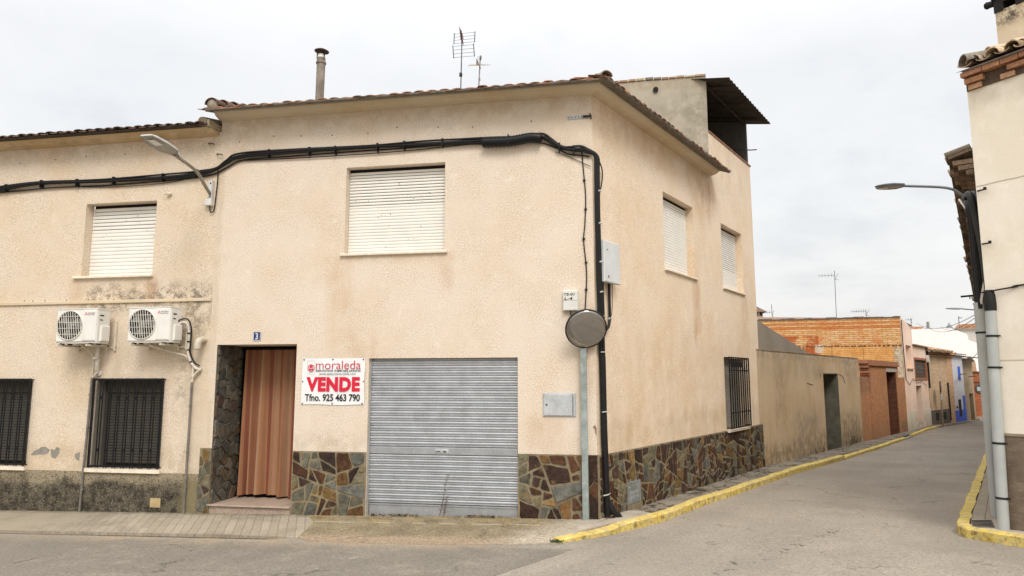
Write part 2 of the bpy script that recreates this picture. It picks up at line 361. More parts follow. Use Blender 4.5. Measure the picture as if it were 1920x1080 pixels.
# ------------------------------------------------------------------ shared makers
def clip_poly(poly, nx, ny, c):
    """keep nx*x+ny*y <= c"""
    out = []
    for i in range(len(poly)):
        p, q = poly[i], poly[(i + 1) % len(poly)]
        dp, dq = nx * p[0] + ny * p[1] - c, nx * q[0] + ny * q[1] - c
        if dp <= 0: out.append(p)
        if dp * dq < 0:
            t = dp / (dp - dq); out.append((p[0] + (q[0] - p[0]) * t, p[1] + (q[1] - p[1]) * t))
    return out
BROWN = [(.058, .030, .020), (.042, .024, .018), (.080, .036, .019), (.052, .032, .024)]
GREYS = [(.145, .13, .085), (.12, .115, .085), (.165, .135, .075), (.115, .115, .10)]
OCHRE = [(.20, .125, .045), (.15, .08, .03)]
def stones(mb, fr, a0, a1, z0, z1, size, pal, gap=(.008, .03), d=0.0, th=.014, aspect=1.0, jit=.95, seed=1):
    r = random.Random(seed); pts = []
    na = max(1, round((a1 - a0) / size)); nz = max(1, round((z1 - z0) / (size * aspect)))
    for i in range(-1, na + 1):
        for j in range(-1, nz + 1):
            pts.append((a0 + (i + .5 + (.25 if j % 2 else -.25) + (r.random() - .5) * jit) * (a1 - a0) / na, z0 + (j + .5 + (r.random() - .5) * jit) * (z1 - z0) / nz))
    wt = [r.uniform(-1, 1) * size * size * .16 for _ in pts]
    for i, p in enumerate(pts):
        if r.random() < .05: continue
        g = r.uniform(*gap); poly = [(a0 + .004, z0), (a1 - .004, z0), (a1 - .004, z1 - .004), (a0 + .004, z1 - .004)]
        for k, q in enumerate(pts):
            if k == i: continue
            nx, ny = q[0] - p[0], q[1] - p[1]; L = math.hypot(nx, ny)
            if L > size * 4: continue
            nx /= L; ny /= L
            gg = g * r.uniform(.5, 1.5)
            poly = clip_poly(poly, nx, ny, nx * (p[0] + q[0]) / 2 + ny * (p[1] + q[1]) / 2 + (wt[i] - wt[k]) / (2 * L) - gg)
            if len(poly) < 3: break
        if len(poly) < 3: continue
        ar = abs(sum(poly[m][0] * poly[(m + 1) % len(poly)][1] - poly[(m + 1) % len(poly)][0] * poly[m][1] for m in range(len(poly)))) / 2
        if ar < .0015: continue
        # drop near-duplicate corners and roughen the outline
        res = []
        for m in range(len(poly)):
            A, B = poly[m], poly[(m + 1) % len(poly)]; L = math.hypot(B[0] - A[0], B[1] - A[1])
            if L < .012: continue
            res.append(A)
            for t in ([.5] if L < .2 else [.33, .66]):
                w = (r.random() - .55) * .022
                res.append((A[0] + (B[0] - A[0]) * t - (B[1] - A[1]) / L * w, A[1] + (B[1] - A[1]) * t + (B[0] - A[0]) / L * w))
        res = [(min(a1 - .003, max(a0 + .003, x)), min(z1 - .003, z)) for x, z in res]
        if len(res) < 3: continue
        cx = sum(q[0] for q in res) / len(res); cz = sum(q[1] for q in res) / len(res)
        col = r.choice(r.choices([x[0] for x in pal], [x[1] for x in pal])[0]); k = r.uniform(.55, 1.05); col = tuple(c * k for c in col)
        n = len(res); tt = th * r.uniform(.7, 1.3)
        inn = [(cx + (x - cx) * .94, cz + (z - cz) * .94) for x, z in res]
        vs = [fr.p(x, d - .004, z) for x, z in res] + [fr.p(x, d + tt * .6, z) for x, z in res] + [fr.p(x, d + tt, z) for x, z in inn]
        fs = [list(range(2 * n, 3 * n))]
        for m in range(n):
            q = (m + 1) % n; fs += [(m, q, n + q, n + m), (n + m, n + q, 2 * n + q, 2 * n + m)]
        mb.add(vs, fs, col)
def slabs_(mb, fr, a0, a1, z0, z1, area, pal, gap, d=0.0, th=.014, seed=1):
    """crazy paving: the panel is split again and again by slanting lines, so the slabs come out angular and of mixed sizes"""
    r = random.Random(seed); todo = [[(a0 + .004, z0), (a1 - .004, z0), (a1 - .004, z1 - .004), (a0 + .004, z1 - .004)]]; done = []
    def ar(p): return abs(sum(p[m][0] * p[(m + 1) % len(p)][1] - p[(m + 1) % len(p)][0] * p[m][1] for m in range(len(p)))) / 2
    while todo:
        p = todo.pop(); lim = area[0] * (area[1] / area[0]) ** r.random()
        if ar(p) < lim * 1.25: done.append(p); continue
        cx = sum(q[0] for q in p) / len(p); cz = sum(q[1] for q in p) / len(p)
        sx = sum(abs(q[0] - cx) for q in p); sz = sum(abs(q[1] - cz) for q in p)
        an = (0 if sx > sz else math.pi / 2) + r.uniform(-.55, .55)
        nx, nz = math.cos(an), math.sin(an); w = .16 * math.sqrt(ar(p)); c = nx * (cx + r.uniform(-w, w)) + nz * (cz + r.uniform(-w, w))
        for s in (1, -1):
            q = clip_poly(p, s * nx, s * nz, s * c)
            if len(q) >= 3: todo.append(q)
    for p in done:
        n = len(p); cx = sum(q[0] for q in p) / n; cz = sum(q[1] for q in p) / n; q = p
        sg = 1 if sum(p[m][0] * p[(m + 1) % n][1] - p[(m + 1) % n][0] * p[m][1] for m in range(n)) > 0 else -1
        for m in range(n):
            A, B = p[m], p[(m + 1) % n]; L = math.hypot(B[0] - A[0], B[1] - A[1])
            if L < 1e-4: continue
            nx, nz = sg * (B[1] - A[1]) / L, -sg * (B[0] - A[0]) / L
            q = clip_poly(q, nx, nz, nx * A[0] + nz * A[1] - r.uniform(*gap))
            if len(q) < 3: break
        if len(q) < 3 or ar(q) < .0012: continue
        # knock some corners off and roughen the edges
        res = []
        for m in range(len(q)):
            P, A, B = q[m - 1], q[m], q[(m + 1) % len(q)]; c1 = min(.35, r.uniform(.0, .035) / max(.02, math.hypot(A[0] - P[0], A[1] - P[1]))); c2 = min(.35, r.uniform(.0, .035) / max(.02, math.hypot(B[0] - A[0], B[1] - A[1])))
            res.append((A[0] + (P[0] - A[0]) * c1, A[1] + (P[1] - A[1]) * c1)); res.append((A[0] + (B[0] - A[0]) * c2, A[1] + (B[1] - A[1]) * c2))
            L = math.hypot(B[0] - A[0], B[1] - A[1])
            if L > .1:
                for t in (.4, .65): w = r.uniform(-.008, .006) * sg; res.append((A[0] + (B[0] - A[0]) * t + (B[1] - A[1]) / L * w, A[1] + (B[1] - A[1]) * t - (B[0] - A[0]) / L * w))
        col = r.choice(r.choices([x[0] for x in pal], [x[1] for x in pal])[0]); k = r.uniform(.55, 1.1); col = tuple(c * k for c in col); n = len(res); tt = th * r.uniform(.6, 1.5)
        inn = [(cx + (x - cx) * .95, cz + (z - cz) * .95) for x, z in res]
        vs = [fr.p(x, d - .004, z) for x, z in res] + [fr.p(x, d + tt * .6, z) for x, z in res] + [fr.p(x, d + tt, z) for x, z in inn]
        fs = [list(range(2 * n, 3 * n))]
        for m in range(n): e = (m + 1) % n; fs += [(m, e, n + e, n + m), (n + m, n + e, 2 * n + e, 2 * n + m)]
        mb.add(vs, fs, col)
def slats(mb, fr, a0, a1, d, z0, z1, pitch, depth, groove=.14, n=5):
    """roller-shutter curtain: bulging slats with a groove between"""
    prof = []; k = max(1, round((z1 - z0) / pitch)); p = (z1 - z0) / k
    two = [(.12, .25), (.17, .48), (.23, .55), (.29, .50), (.34, .36), (.39, .36), (.45, .55), (.54, .82), (.64, .97), (.74, 1.0), (.84, .92), (.92, .70), (.97, .35), (1.0, 0)]
    for i in range(k):
        zb = z0 + i * p
        prof += [(d - .003, zb + p * .02), (d - .003, zb + p * groove)]
        if n == 7:
            prof += [(d + depth * h, zb + p * t) for t, h in two]; continue
        for j in range(n + 1):
            t = j / n; prof.append((d + depth * math.sin(math.pi * (.12 + .88 * t)) ** .8 if t < 1 else d, zb + p * (groove + (1 - groove) * t)))
    for i in range(len(prof) - 1):
        (da, za), (db, zb) = prof[i], prof[i + 1]
        mb.add([fr.p(a0, da, za), fr.p(a1, da, za), fr.p(a1, db, zb), fr.p(a0, db, zb)], [(0, 1, 2, 3)], None, 0, False)
def flat_slats(mb, fr, a0, a1, d, z0, z1, pitch, open_from=9, gap=.011):
    """pvc shutter: shallow convex slats; above open_from they hang apart and leave dark slots"""
    k = round((z1 - z0) / pitch); p = (z1 - z0) / k
    for i in range(k):
        zb = z0 + i * p; g = gap if zb > open_from else .004
        mb.add([fr.p(a0, d - .006, zb), fr.p(a1, d - .006, zb), fr.p(a1, d, zb + .006), fr.p(a0, d, zb + .006),
                fr.p(a1, d + .003, zb + (p - g) * .5), fr.p(a0, d + .003, zb + (p - g) * .5), fr.p(a1, d, zb + p - g), fr.p(a0, d, zb + p - g),
                fr.p(a1, d - .008, zb + p - g), fr.p(a0, d - .008, zb + p - g)], [(0, 1, 2, 3), (3, 2, 4, 5), (5, 4, 6, 7), (7, 6, 8, 9)])
TILECOL = [(.33, .15, .085), (.25, .12, .075), (.38, .20, .115), (.20, .12, .085), (.30, .19, .13)]
DARKTILE = [(.10, .06, .045), (.075, .05, .04), (.14, .085, .06), (.17, .13, .10)]
def tiles(mb, fr, a0, a1, d0, z0, slope, depth, period, pal, h=.06, row=.34, seed=3, maxd=None):
    """barrel tiles: rows of covers and channels climbing back from the eave edge at (d0, z0)"""
    r = random.Random(seed); nc = max(1, round((a1 - a0) / period)); per = (a1 - a0) / nc; nr = max(1, int(depth / row + .5))
    K = 6
    for c in range(nc):
        for kind in (0, 1):                       # 0 channel, 1 cover
            ac = a0 + (c + (.5 if kind else 0)) * per; rad = per * .34
            for j in range(nr):
                lim = maxd(ac) if maxd else 1e9
                if j * row > lim: break
                colr = r.choice(pal); kk = r.uniform(.75, 1.25); colr = tuple(q * kk for q in colr)
                da, db = d0 - j * row + (r.uniform(-.02, .02) if j == 0 else .03), d0 - (j + 1) * row
                jz = r.uniform(-.008, .012); vs = []
                for (dd, lift, sc) in ((da, .3 * h, 1.12), (db, .0, .92)):
                    for off in (0, -.014):
                        for q in range(K + 1):
                            an = math.pi * q / K
                            hh = (math.sin(an) * h if kind else -math.sin(an) * h * .5 + .2 * h)
                            vs.append(fr.p(ac - math.cos(an) * rad * sc, dd, z0 + (d0 - dd) * slope + hh + (lift if kind else lift * .5) + off + jz))
                m = K + 1; fs = []
                for q in range(K):
                    fs += [(q, q + 1, 2 * m + q + 1, 2 * m + q), (m + q, 3 * m + q, 3 * m + q + 1, m + q + 1), (q, m + q, m + q + 1, q + 1)]
                mb.add(vs, fs, colr)
def arc(c, r0, a0, a1, n, f):
    return [f(c[0] + r0 * math.cos(a0 + (a1 - a0) * k / n), c[1] + r0 * math.sin(a0 + (a1 - a0) * k / n)) for k in range(n + 1)]
def spline(pts, n=6):
    """catmull-rom through points"""
    P = [Vector(p) for p in pts]; P = [P[0] * 2 - P[1]] + P + [P[-1] * 2 - P[-2]]; out = []
    for i in range(1, len(P) - 2):
        for k in range(n):
            t = k / n; a, b, c, d = P[i - 1], P[i], P[i + 1], P[i + 2]
            out.append(.5 * ((2 * b) + (c - a) * t + (2 * a - 5 * b + 4 * c - d) * t * t + (3 * b - a - 3 * c + d) * t ** 3))
    out.append(P[-2]); return out
def grille(fr, a0, a1, z0, z1, dback, dfront, nbars, hz, r=.008, pair=0.0, frame=.014):
    mb = MB()
    for k in range(nbars):
        a = a0 + (a1 - a0) * k / (nbars - 1)
        for o in ((-pair, pair) if pair else (0,)):
            aa = min(a1, max(a0, a + o)); mb.tube([fr.p(aa, dfront, z0), fr.p(aa, dfront, z1)], r, 6)
    for z in hz: mb.fbox(fr, a0 - .01, a1 + .01, dfront - .006, dfront + .006, z - frame, z + frame)
    for z in (z0 + .02, z1 - .02):
        for a in (a0, a1): mb.tube([fr.p(a, dback, z), fr.p(a, dfront, z)], r, 6)
    for a in (a0, a1): mb.fbox(fr, a - .012, a + .012, dfront - .008, dfront + .008, z0, z1)
    return mb

# ------------------------------------------------------------------ main corner house
H = thing('corner_house', 'cream rendered two storey corner house with grey garage shutter and crazy stone plinth', 'house', (0, 0, 0))
W1 = (-4.394, -2.56, 4.39, 5.965, .17); GD = (-3.88, -1.28, -.6, 2.545, .13); DR = (-6.77, -5.226, -.6, 2.808, .80)
S1 = (3.007, 4.713, 4.395, 5.988, .18); S2 = (6.609, 8.289, 4.398, 5.994, .18); SB = (6.434, 7.985, .981, 2.681, .16)
mb = MB(); mb.wall(FRONT, -6.92, 0, -.6, 7.08, [W1, GD, DR]); build('wall', mb, M['front'], H, normals=False)
mb = MB(); mb.wall(SIDE, 0, 5.95, -.6, 7.08, [S1]); mb.wall(SIDE, 5.95, 9.39, -.6, 8.13, [S2, SB])
M['side_end'] = M['side']
mb.fbox(SIDE, 9.37, 9.388, -8.0, -.001, -1, 8.13); build('wall', mb, M['side'], H, normals=False)
# ground-floor room and attic behind, to close the volume
mb = MB(); mb.box(-6.9, 2.2, 7.6, 7.8, -.6, 8.0); mb.prism(Frame(-6.9, 0, 0, 1), [(.02, 6.0), (7.6, 6.0), (7.6, 7.7), (4.4, 8.3), (.02, 7.08)], -.015, 0)
build('rear_wall', mb, M['side'], H)
mb = MB(); mb.fbox(FRONT, DR[0] - .05, DR[1] + .05, -1.05, -1.0, -.6, 2.9); mb.fbox(FRONT, DR[0] - .06, DR[0] - .01, -1.0, -.8, -.6, 2.9); mb.fbox(FRONT, DR[1] + .01, DR[1] + .06, -1.0, -.8, -.6, 2.9)
mb.fbox(FRONT, DR[0] - .05, DR[1] + .05, -1.0, -.801, 2.812, 2.86); build('entrance_door', mb, M['reveal_dark'], H)
# cornice: a shallow cove under the tiles
k = (1 - SN) / CS
cov = [(0, 7.0), (.05, 7.004), (.13, 7.02), (.20, 7.045), (.25, 7.085), (.265, 7.14), (-.02, 7.16)]
mb = MB(); mb.sweep(FRONT, cov, -6.93, 0, m1=k, smooth=False); build('cornice', mb, M['soffit'], H)
mb = MB(); mb.sweep(SIDE, cov, 0, 5.9, m0=-k); build('cornice', mb, M['soffit_side'], H)
bed = [(.262, 7.105), (.46, 7.018), (.492, 7.04), (.492, 7.071), (.3, 7.118), (.0, 7.15)]
mb = MB(); mb.sweep(FRONT, bed, -6.95, 0, m1=k); mb.sweep(SIDE, bed, 0, 5.98, m0=-k); build('tile_bed', mb, M['mortar_soffit'], H)
# roof: front slope to the ridge, side slope, hip between
SL = .29
mb = MB()
def lim_front(a): return max(.3, min(5.0, (0.3 - a) * 1.5 + .35))
tiles(mb, FRONT, -7.02, .33, .50, 7.062, SL, 5.0, .222, TILECOL, h=.021, maxd=lim_front)
def lim_side(a): return max(.3, min(5.2, (a + .35) * 1.5 + .2))
tiles(mb, SIDE, -.33, 6.05, .50, 7.062, SL, 2.6, .222, TILECOL, h=.021, seed=5, maxd=lim_side)
roof = build('roof', mb, M['tile'], H, normals=False)
mb = MB()
yr = 4.6; zr = 7.1 + SL * 5.0
vs = [(-6.9, -.3, 7.13), (.2, -.3, 7.13), (-6.9, yr, zr - .05), (-.9, yr, zr - .05), (1.9, 4.7, 7.16), (2.3, 5.2, 7.2), (-.4, 5.3, zr - .05), (-6.9, 7.6, 7.9), (1.0, 7.6, 7.9)]
mb.add(vs, [(0, 1, 3, 2), (1, 4, 6, 3), (2, 3, 6, 8, 7)]); build('roof_deck', mb, M['mortar_soffit'], roof, normals=False)
# hip and verge cap tiles
mb = MB(); hb = Vector((.28, -.42, 7.12)); he = Vector((-.9, 1.7, 7.12 + .62)); hd = (he - hb).normalized(); L = (he - hb).length
for j in range(int(L / .33)):
    p0 = hb + hd * (j * .33 - .04); p1 = hb + hd * (j * .33 + .36); sd = Vector((hd.y, -hd.x, 0)).normalized(); vs = []; cc = random.choice([(.34, .28, .20), (.27, .21, .15), (.38, .24, .16)])
    for (p, sc, up) in ((p0, .10, .02), (p1, .085, .0)):
        for off in (0, -.016):
            for q in range(9):
                an = math.pi * q / 8; vs.append(p + sd * math.cos(an) * sc + Vector((0, 0, math.sin(an) * sc * .85 + up + off)))
    fs = []
    for q in range(8): fs += [(q, q + 1, 19 + q, 18 + q), (9 + q, 27 + q, 28 + q, 10 + q), (q, 9 + q, 10 + q, q + 1)]
    mb.add(vs, fs, cc)
build('ridge_tile', mb, M['tile'], roof, normals=False)
mb = MB()
for j in range(5):
    dd = .46 - j * .33; z = 7.13 + (.5 - dd) * SL; vs = []; cc = random.choice(DARKTILE)
    for (d_, sc, up) in ((dd, .125, .035), (dd - .38, .10, .0)):
        for off in (0, -.016):
            for q in range(9):
                an = math.pi * q / 8; vs.append((-6.86 + math.cos(an) * sc, -d_, z + (dd - d_) * SL + math.sin(an) * sc * .9 + up + off))
    fs = []
    for q in range(8): fs += [(q, q + 1, 19 + q, 18 + q), (9 + q, 27 + q, 28 + q, 10 + q), (q, 9 + q, 10 + q, q + 1)]
    mb.add(vs, fs, cc)
mb.lathe((-6.86, -.40, 7.165), (0, -1, -.2), [(.11, 0), (.105, .02), (.0, .021)], 14, (.32, .28, .22))
build('verge_tile', mb, M['tile'], roof, normals=False)
# asbestos-cement flue on the roof
mb = MB(); mb.tube([(-5.98, 2, 7.3), (-5.96, 2, 8.4), (-5.955, 2, 9.13)], [.092, .09, .092], 16); mb.lathe((-5.955, 2, 8.99), (0, 0, 1), [(.092, 0), (.108, .01), (.108, .05), (.09, .06)], 16)
fl = build('chimney', mb, M['fibre'], roof)
mb = MB(); mb.lathe((-5.95, 2, 9.28), (.06, -.03, 1), [(.155, 0), (.158, .012), (.10, .045), (.02, .055)], 24)
for an in (0.4, 2.5, 4.6): mb.fbox(WORLD, -5.955 + .088 * math.cos(an) - .012, -5.955 + .088 * math.cos(an) + .012, -2 + .088 * math.sin(an) - .006, -2 + .088 * math.sin(an) + .006, 9.1, 9.285)
mb.lathe((-5.955, 2, 9.12), (0, 0, 1), [(.085, 0), (.08, .09), (.0, .09)], 16, None, 1)
build('chimney_cap', mb, [M['capdark'], M['white_plastic']], roof)
# upper block: grey gable wall, open terrace with a corrugated roof
UG = plaster('grey_gable_render', (.43, .39, .32), FRONT, [(-2, 3, 9.3, 9.65, .3, .12, DIRT, .5, 0), (1.9, 2.55, 7, 9.4, .12, .4, (.17, .16, .11), .5, 2), (0, 3, 8.2, 8.9, .4, .3, (.24, .22, .17), .5, 0)], speck=.1, tint=(.86, .86, .84), bump=.35)
q0 = SIDE.p(5.95, 0, 0)
mb = MB(); mb.prism(FRONT, [(-4.5, 6.9), (q0[0], 6.9), (q0[0], 9.56), (-4.5, 9.50)], -q0[1] - .2, -q0[1]); UW = build('gable_wall', mb, UG, H)
mb = MB(); xx = -4.4; j = 0
while xx < q0[0]:
    w = min(rnd(.17, .24), q0[0] - xx); mb.fbox(FRONT, xx, xx + w - .012, -q0[1] - .24, -q0[1] + .03, 9.555 + rnd(-.006, .006), 9.60 + rnd(-.015, .02), random.choice([(.42, .30, .18), (.36, .22, .13), (.5, .38, .24), (.2, .15, .11)])); xx += w
build('coping_brick', mb, M['tile'], UW)
mb = MB(); mb.tube([(1.28, q0[1] + .05, 9.30), (1.28, q0[1] - .06, 9.28)], .065, 10); build('roof_drain_hole', mb, M['acdark'], UW)
mb = MB(); mb.fbox(SIDE, 5.96, 9.42, -.17, .025, 8.13, 8.165); build('parapet_coping', mb, plain('brick_coping', (.30, .15, .10), .9, amt=.3, scale=12), H)
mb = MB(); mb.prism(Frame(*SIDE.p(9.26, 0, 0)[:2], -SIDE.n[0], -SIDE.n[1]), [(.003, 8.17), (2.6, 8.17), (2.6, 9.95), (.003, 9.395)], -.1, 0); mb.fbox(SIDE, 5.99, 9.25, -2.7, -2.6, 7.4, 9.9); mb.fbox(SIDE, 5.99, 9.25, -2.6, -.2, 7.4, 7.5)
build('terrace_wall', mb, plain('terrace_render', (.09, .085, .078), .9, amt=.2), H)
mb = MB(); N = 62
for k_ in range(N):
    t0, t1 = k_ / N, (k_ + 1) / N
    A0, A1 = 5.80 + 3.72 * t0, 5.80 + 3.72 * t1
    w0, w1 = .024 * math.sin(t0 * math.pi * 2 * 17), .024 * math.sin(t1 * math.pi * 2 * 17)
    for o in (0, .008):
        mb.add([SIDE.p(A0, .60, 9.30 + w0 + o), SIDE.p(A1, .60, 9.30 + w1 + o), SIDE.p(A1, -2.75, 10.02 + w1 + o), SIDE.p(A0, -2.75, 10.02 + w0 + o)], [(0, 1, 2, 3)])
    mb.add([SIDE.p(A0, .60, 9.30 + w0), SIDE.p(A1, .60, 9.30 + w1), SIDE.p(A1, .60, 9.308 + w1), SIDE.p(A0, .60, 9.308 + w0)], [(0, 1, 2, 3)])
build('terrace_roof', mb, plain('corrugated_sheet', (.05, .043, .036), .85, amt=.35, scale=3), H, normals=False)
mb = MB()
for a_ in (6.3, 7.6, 8.9): mb.tube([SIDE.p(a_, .42, 9.27), SIDE.p(a_, -2.6, 9.92)], .035, 4, square=True)
mb.tube([SIDE.p(5.97, -.05, 9.36), SIDE.p(9.3, -.05, 9.36)], .035, 4, square=True); build('roof_beam', mb, plain('old_timber', (.06, .048, .036), .9, amt=.3), H)
mb = MB(); mb.tube([SIDE.p(8.5, -.35, 8.5), SIDE.p(9.1, .1, 8.52), SIDE.p(9.35, .22, 8.58)], .016, 6); build('clothes_rod', mb, M['iron'], H)

def shutter_window(parent, fr, hole, sill, open_from, pitch=.056, guide=True):
    a0, a1, z0, z1, dp = hole
    mb = MB(); d = -dp
    mb.fbox(fr, a0 - .02, a1 + .02, d - .08, d - .05, z0 - .02, z1 + .02)
    w = build('window', mb, M['reveal_dark'], parent)
    mb = MB(); flat_slats(mb, fr, a0 + .004, a1 - .004, d + .012, z0 + .004, z1 - .05, pitch, open_from)  # slats stop short of the lintel; dark gap imitates the recess shade
    r2 = random.Random(int(a0 * 100))
    for _ in range(14):
        x, z = r2.uniform(a0 + .1, a1 - .1), r2.uniform(z0 + .1, z1 - .2); s_ = r2.uniform(.006, .012); mb.fbox(fr, x, x + s_ * 1.6, d + .0155, d + .0175, z, z + s_, None, 1)
    build('shutter', mb, [M['slat_white'], M['capdark']], w, normals=False)
    mb = MB(); mb.cham(fr, sill[0], sill[1], d, sill[2], z0 - .045, z0 - .002, .006); build('sill', mb, M['sill'], w)
    return w
shutter_window(H, FRONT, W1, (-4.46, -2.50, .05), 5.2)
shutter_window(H, SIDE, S1, (2.98, 4.80, .05), 5.75)
shutter_window(H, SIDE, S2, (6.58, 8.36, .05), 4.85)
a0, a1, z0, z1, dp = SB
mb = MB(); mb.fbox(SIDE, a0 - .02, a1 + .02, -dp - .08, -dp - .05, z0, z1); w = build('window', mb, M['reveal_dark'], H)
mb = MB(); flat_slats(mb, SIDE, a0 + .004, a1 - .004, -dp + .01, z0, z1 - .01, .056, 9); build('shutter', mb, plain('grey_slats', (.30, .28, .24), .7), w, normals=False)
mb = MB(); mb.cham(SIDE, a0 - .03, a1 + .05, -dp, .09, z0 - .05, z0 - .002, .006); build('sill', mb, M['sill'], w)
g = grille(SIDE, a0 + .02, a1 - .0, z0 + .03, z1 + .02, 0, .12, 10, [z0 + .045, z0 + .40, z1 - .30, z1 + .01], r=.019, frame=.014)
g.fbox(SIDE, a0 + .2, a1 - .5, .11, .125, z1 - .22, z1 - .1); build('grille', g, M['iron'], w)

# garage shutter
mb = MB(); slats(mb, FRONT, GD[0] + .03, GD[1] - .012, -.10, 1.06, 2.50, .0845, .034, n=7); slats(mb, FRONT, GD[0] + .03, GD[1] - .012, -.10, .125, .93, .0845, .034, n=7)
gd = build('garage_door', mb, M['galv'], H, normals=False)
mb = MB(); mb.cham(FRONT, GD[0] + .03, GD[1] - .012, -.115, -.068, .935, 1.055, .008); build('lock_rail', mb, M['galv_flat'], gd)
mb = MB(); mb.cham(FRONT, GD[0] + .03, GD[1] - .012, -.115, -.080, -.12, .118, .01); mb.fbox(FRONT, GD[0] + .03, GD[1] - .012, -.081, -.068, .10, .115); build('bottom_rail', mb, M['galv_flat'], gd)
mb = MB(); mb.cham(FRONT, -2.70, -2.46, -.069, -.058, .965, 1.03, .006); mb.fbox(FRONT, -2.68, -2.60, -.058, -.050, .985, .997, None, 1); mb.fbox(FRONT, -2.56, -2.50, -.058, -.052, .98, 1.0, None, 1); build('lock_plate', mb, [M['zinc'], M['eyelet']], gd)
mb = MB(); mb.fbox(FRONT, GD[0] + .002, GD[0] + .03, -.125, -.05, -.3, 2.54); mb.fbox(FRONT, GD[1] - .012, GD[1] - .002, -.125, -.09, -.3, 2.54); mb.fbox(FRONT, GD[0] + .03, GD[1] - .012, -.13, -.115, 2.49, 2.54); build('guide_rail', mb, M['galv_flat'], gd)
mb = MB(); mb.fbox(FRONT, GD[0] - .02, GD[1] + .02, -.2, -.135, -.3, 2.56); build('backing', mb, M['reveal_dark'], gd)

# stone plinth
PAL = [(BROWN, .52), (GREYS, .34), (OCHRE, .14)]
kw = dict(d=.022, th=.014)
mb = MB(); mb.fbox(FRONT, -5.222, -3.883, -.10, .022, -.6, .965); pl = build('stone_plinth', mb, M['mortar'], H)
mb = MB(); slabs_(mb, FRONT, -5.215, -3.89, -.13, .965, (.020, .13), [(BROWN, .44), (GREYS, .44), (OCHRE, .12)], (.008, .026), seed=11, **kw); build('stone', mb, M['stone'], pl, normals=False)
mb = MB(); mb.fbox(FRONT, -1.277, .03, -.10, .022, -.6, .985); mb.fbox(SIDE, -.01, 9.41, -.2, .0225, -.6, .975); pl = build('stone_plinth', mb, M['mortar'], H)
mb = MB(); slabs_(mb, FRONT, -1.272, -.145, -.05, .985, (.020, .14), PAL, (.009, .027), seed=24, **kw); stones(mb, FRONT, -.135, .012, -.05, .985, .26, [(BROWN, 1)], (.003, .012), aspect=1.9, seed=8, **kw)
slabs_(mb, SIDE, .03, 9.395, -.22, .975, (.016, .11), [(BROWN, .52), (GREYS, .38), (OCHRE, .10)], (.010, .027), seed=17, **kw); build('stone', mb, M['stone'], pl, normals=False)
mb = MB(); mb.fbox(FRONT, -6.985, -6.765, -.0, .022, -.6, .985); pl = build('stone_plinth', mb, M['mortar'], H)
mb = MB(); stones(mb, FRONT, -6.98, -6.77, -.15, .985, .20, [(GREYS, .6), (OCHRE, .25), (BROWN, .15)], (.006, .02), seed=5, **kw); build('stone', mb, M['stone'], pl, normals=False)
# doorway: rubble left cheek, granite step
JF = Frame(DR[0] + .002, 0, 0, 1)       # runs into the house, faces +x
mb = MB(); mb.fbox(JF, .0, .80, -.0, .012, -.5, 2.805); dw = build('doorway_cheek', mb, M['mortar_dark'], H)
RUB = [([(.12, .112, .09), (.10, .098, .085), (.14, .125, .095)], .85), ([(.11, .075, .055), (.13, .09, .06)], .15)]
mb = MB(); stones(mb, JF, .004, .796, .02, 2.80, .20, RUB, (.004, .016), d=.012, th=.028, seed=31); build('rubble', mb, M['rubble'], dw, normals=False)
mb = MB(); mb.fbox(FRONT, DR[0] + .01, DR[1] - .006, -.82, .005, -.5, -.004); st = build('door_step', mb, M['granite'], H)
mb = MB(); mb.cham(FRONT, DR[0] - .02, DR[1] - .004, -.8, .045, -.003, .028, .008); build('tread', mb, M['granite'], st)
# screw holes under the eaves
for a_, z_ in [(-6.5, 6.62), (-5.9, 6.63), (-5.3, 6.6), (-4.7, 6.62), (-4.1, 6.6), (-3.5, 6.62), (-2.75, 6.63), (-2.1, 6.61), (-1.1, 6.6)]:
    mb = MB(); mb.lathe(FRONT.p(a_ + rnd(-.1, .1), .001, z_ + rnd(-.05, .05)), (0, -1, 0), [(.014, 0), (.009, .006)], 6); build('screw_hole', mb, M['capdark'], H)
mb = MB(); mb.prism(FRONT, [(-.055, 1.43), (-.02, 1.46), (.0, 1.40), (-.005, 1.28), (-.025, 1.33), (-.03, 1.39), (-.052, 1.4)], -.002, .003); build('plaster_chip', mb, plain('chipped_plaster', (.25, .17, .11), .95), H)

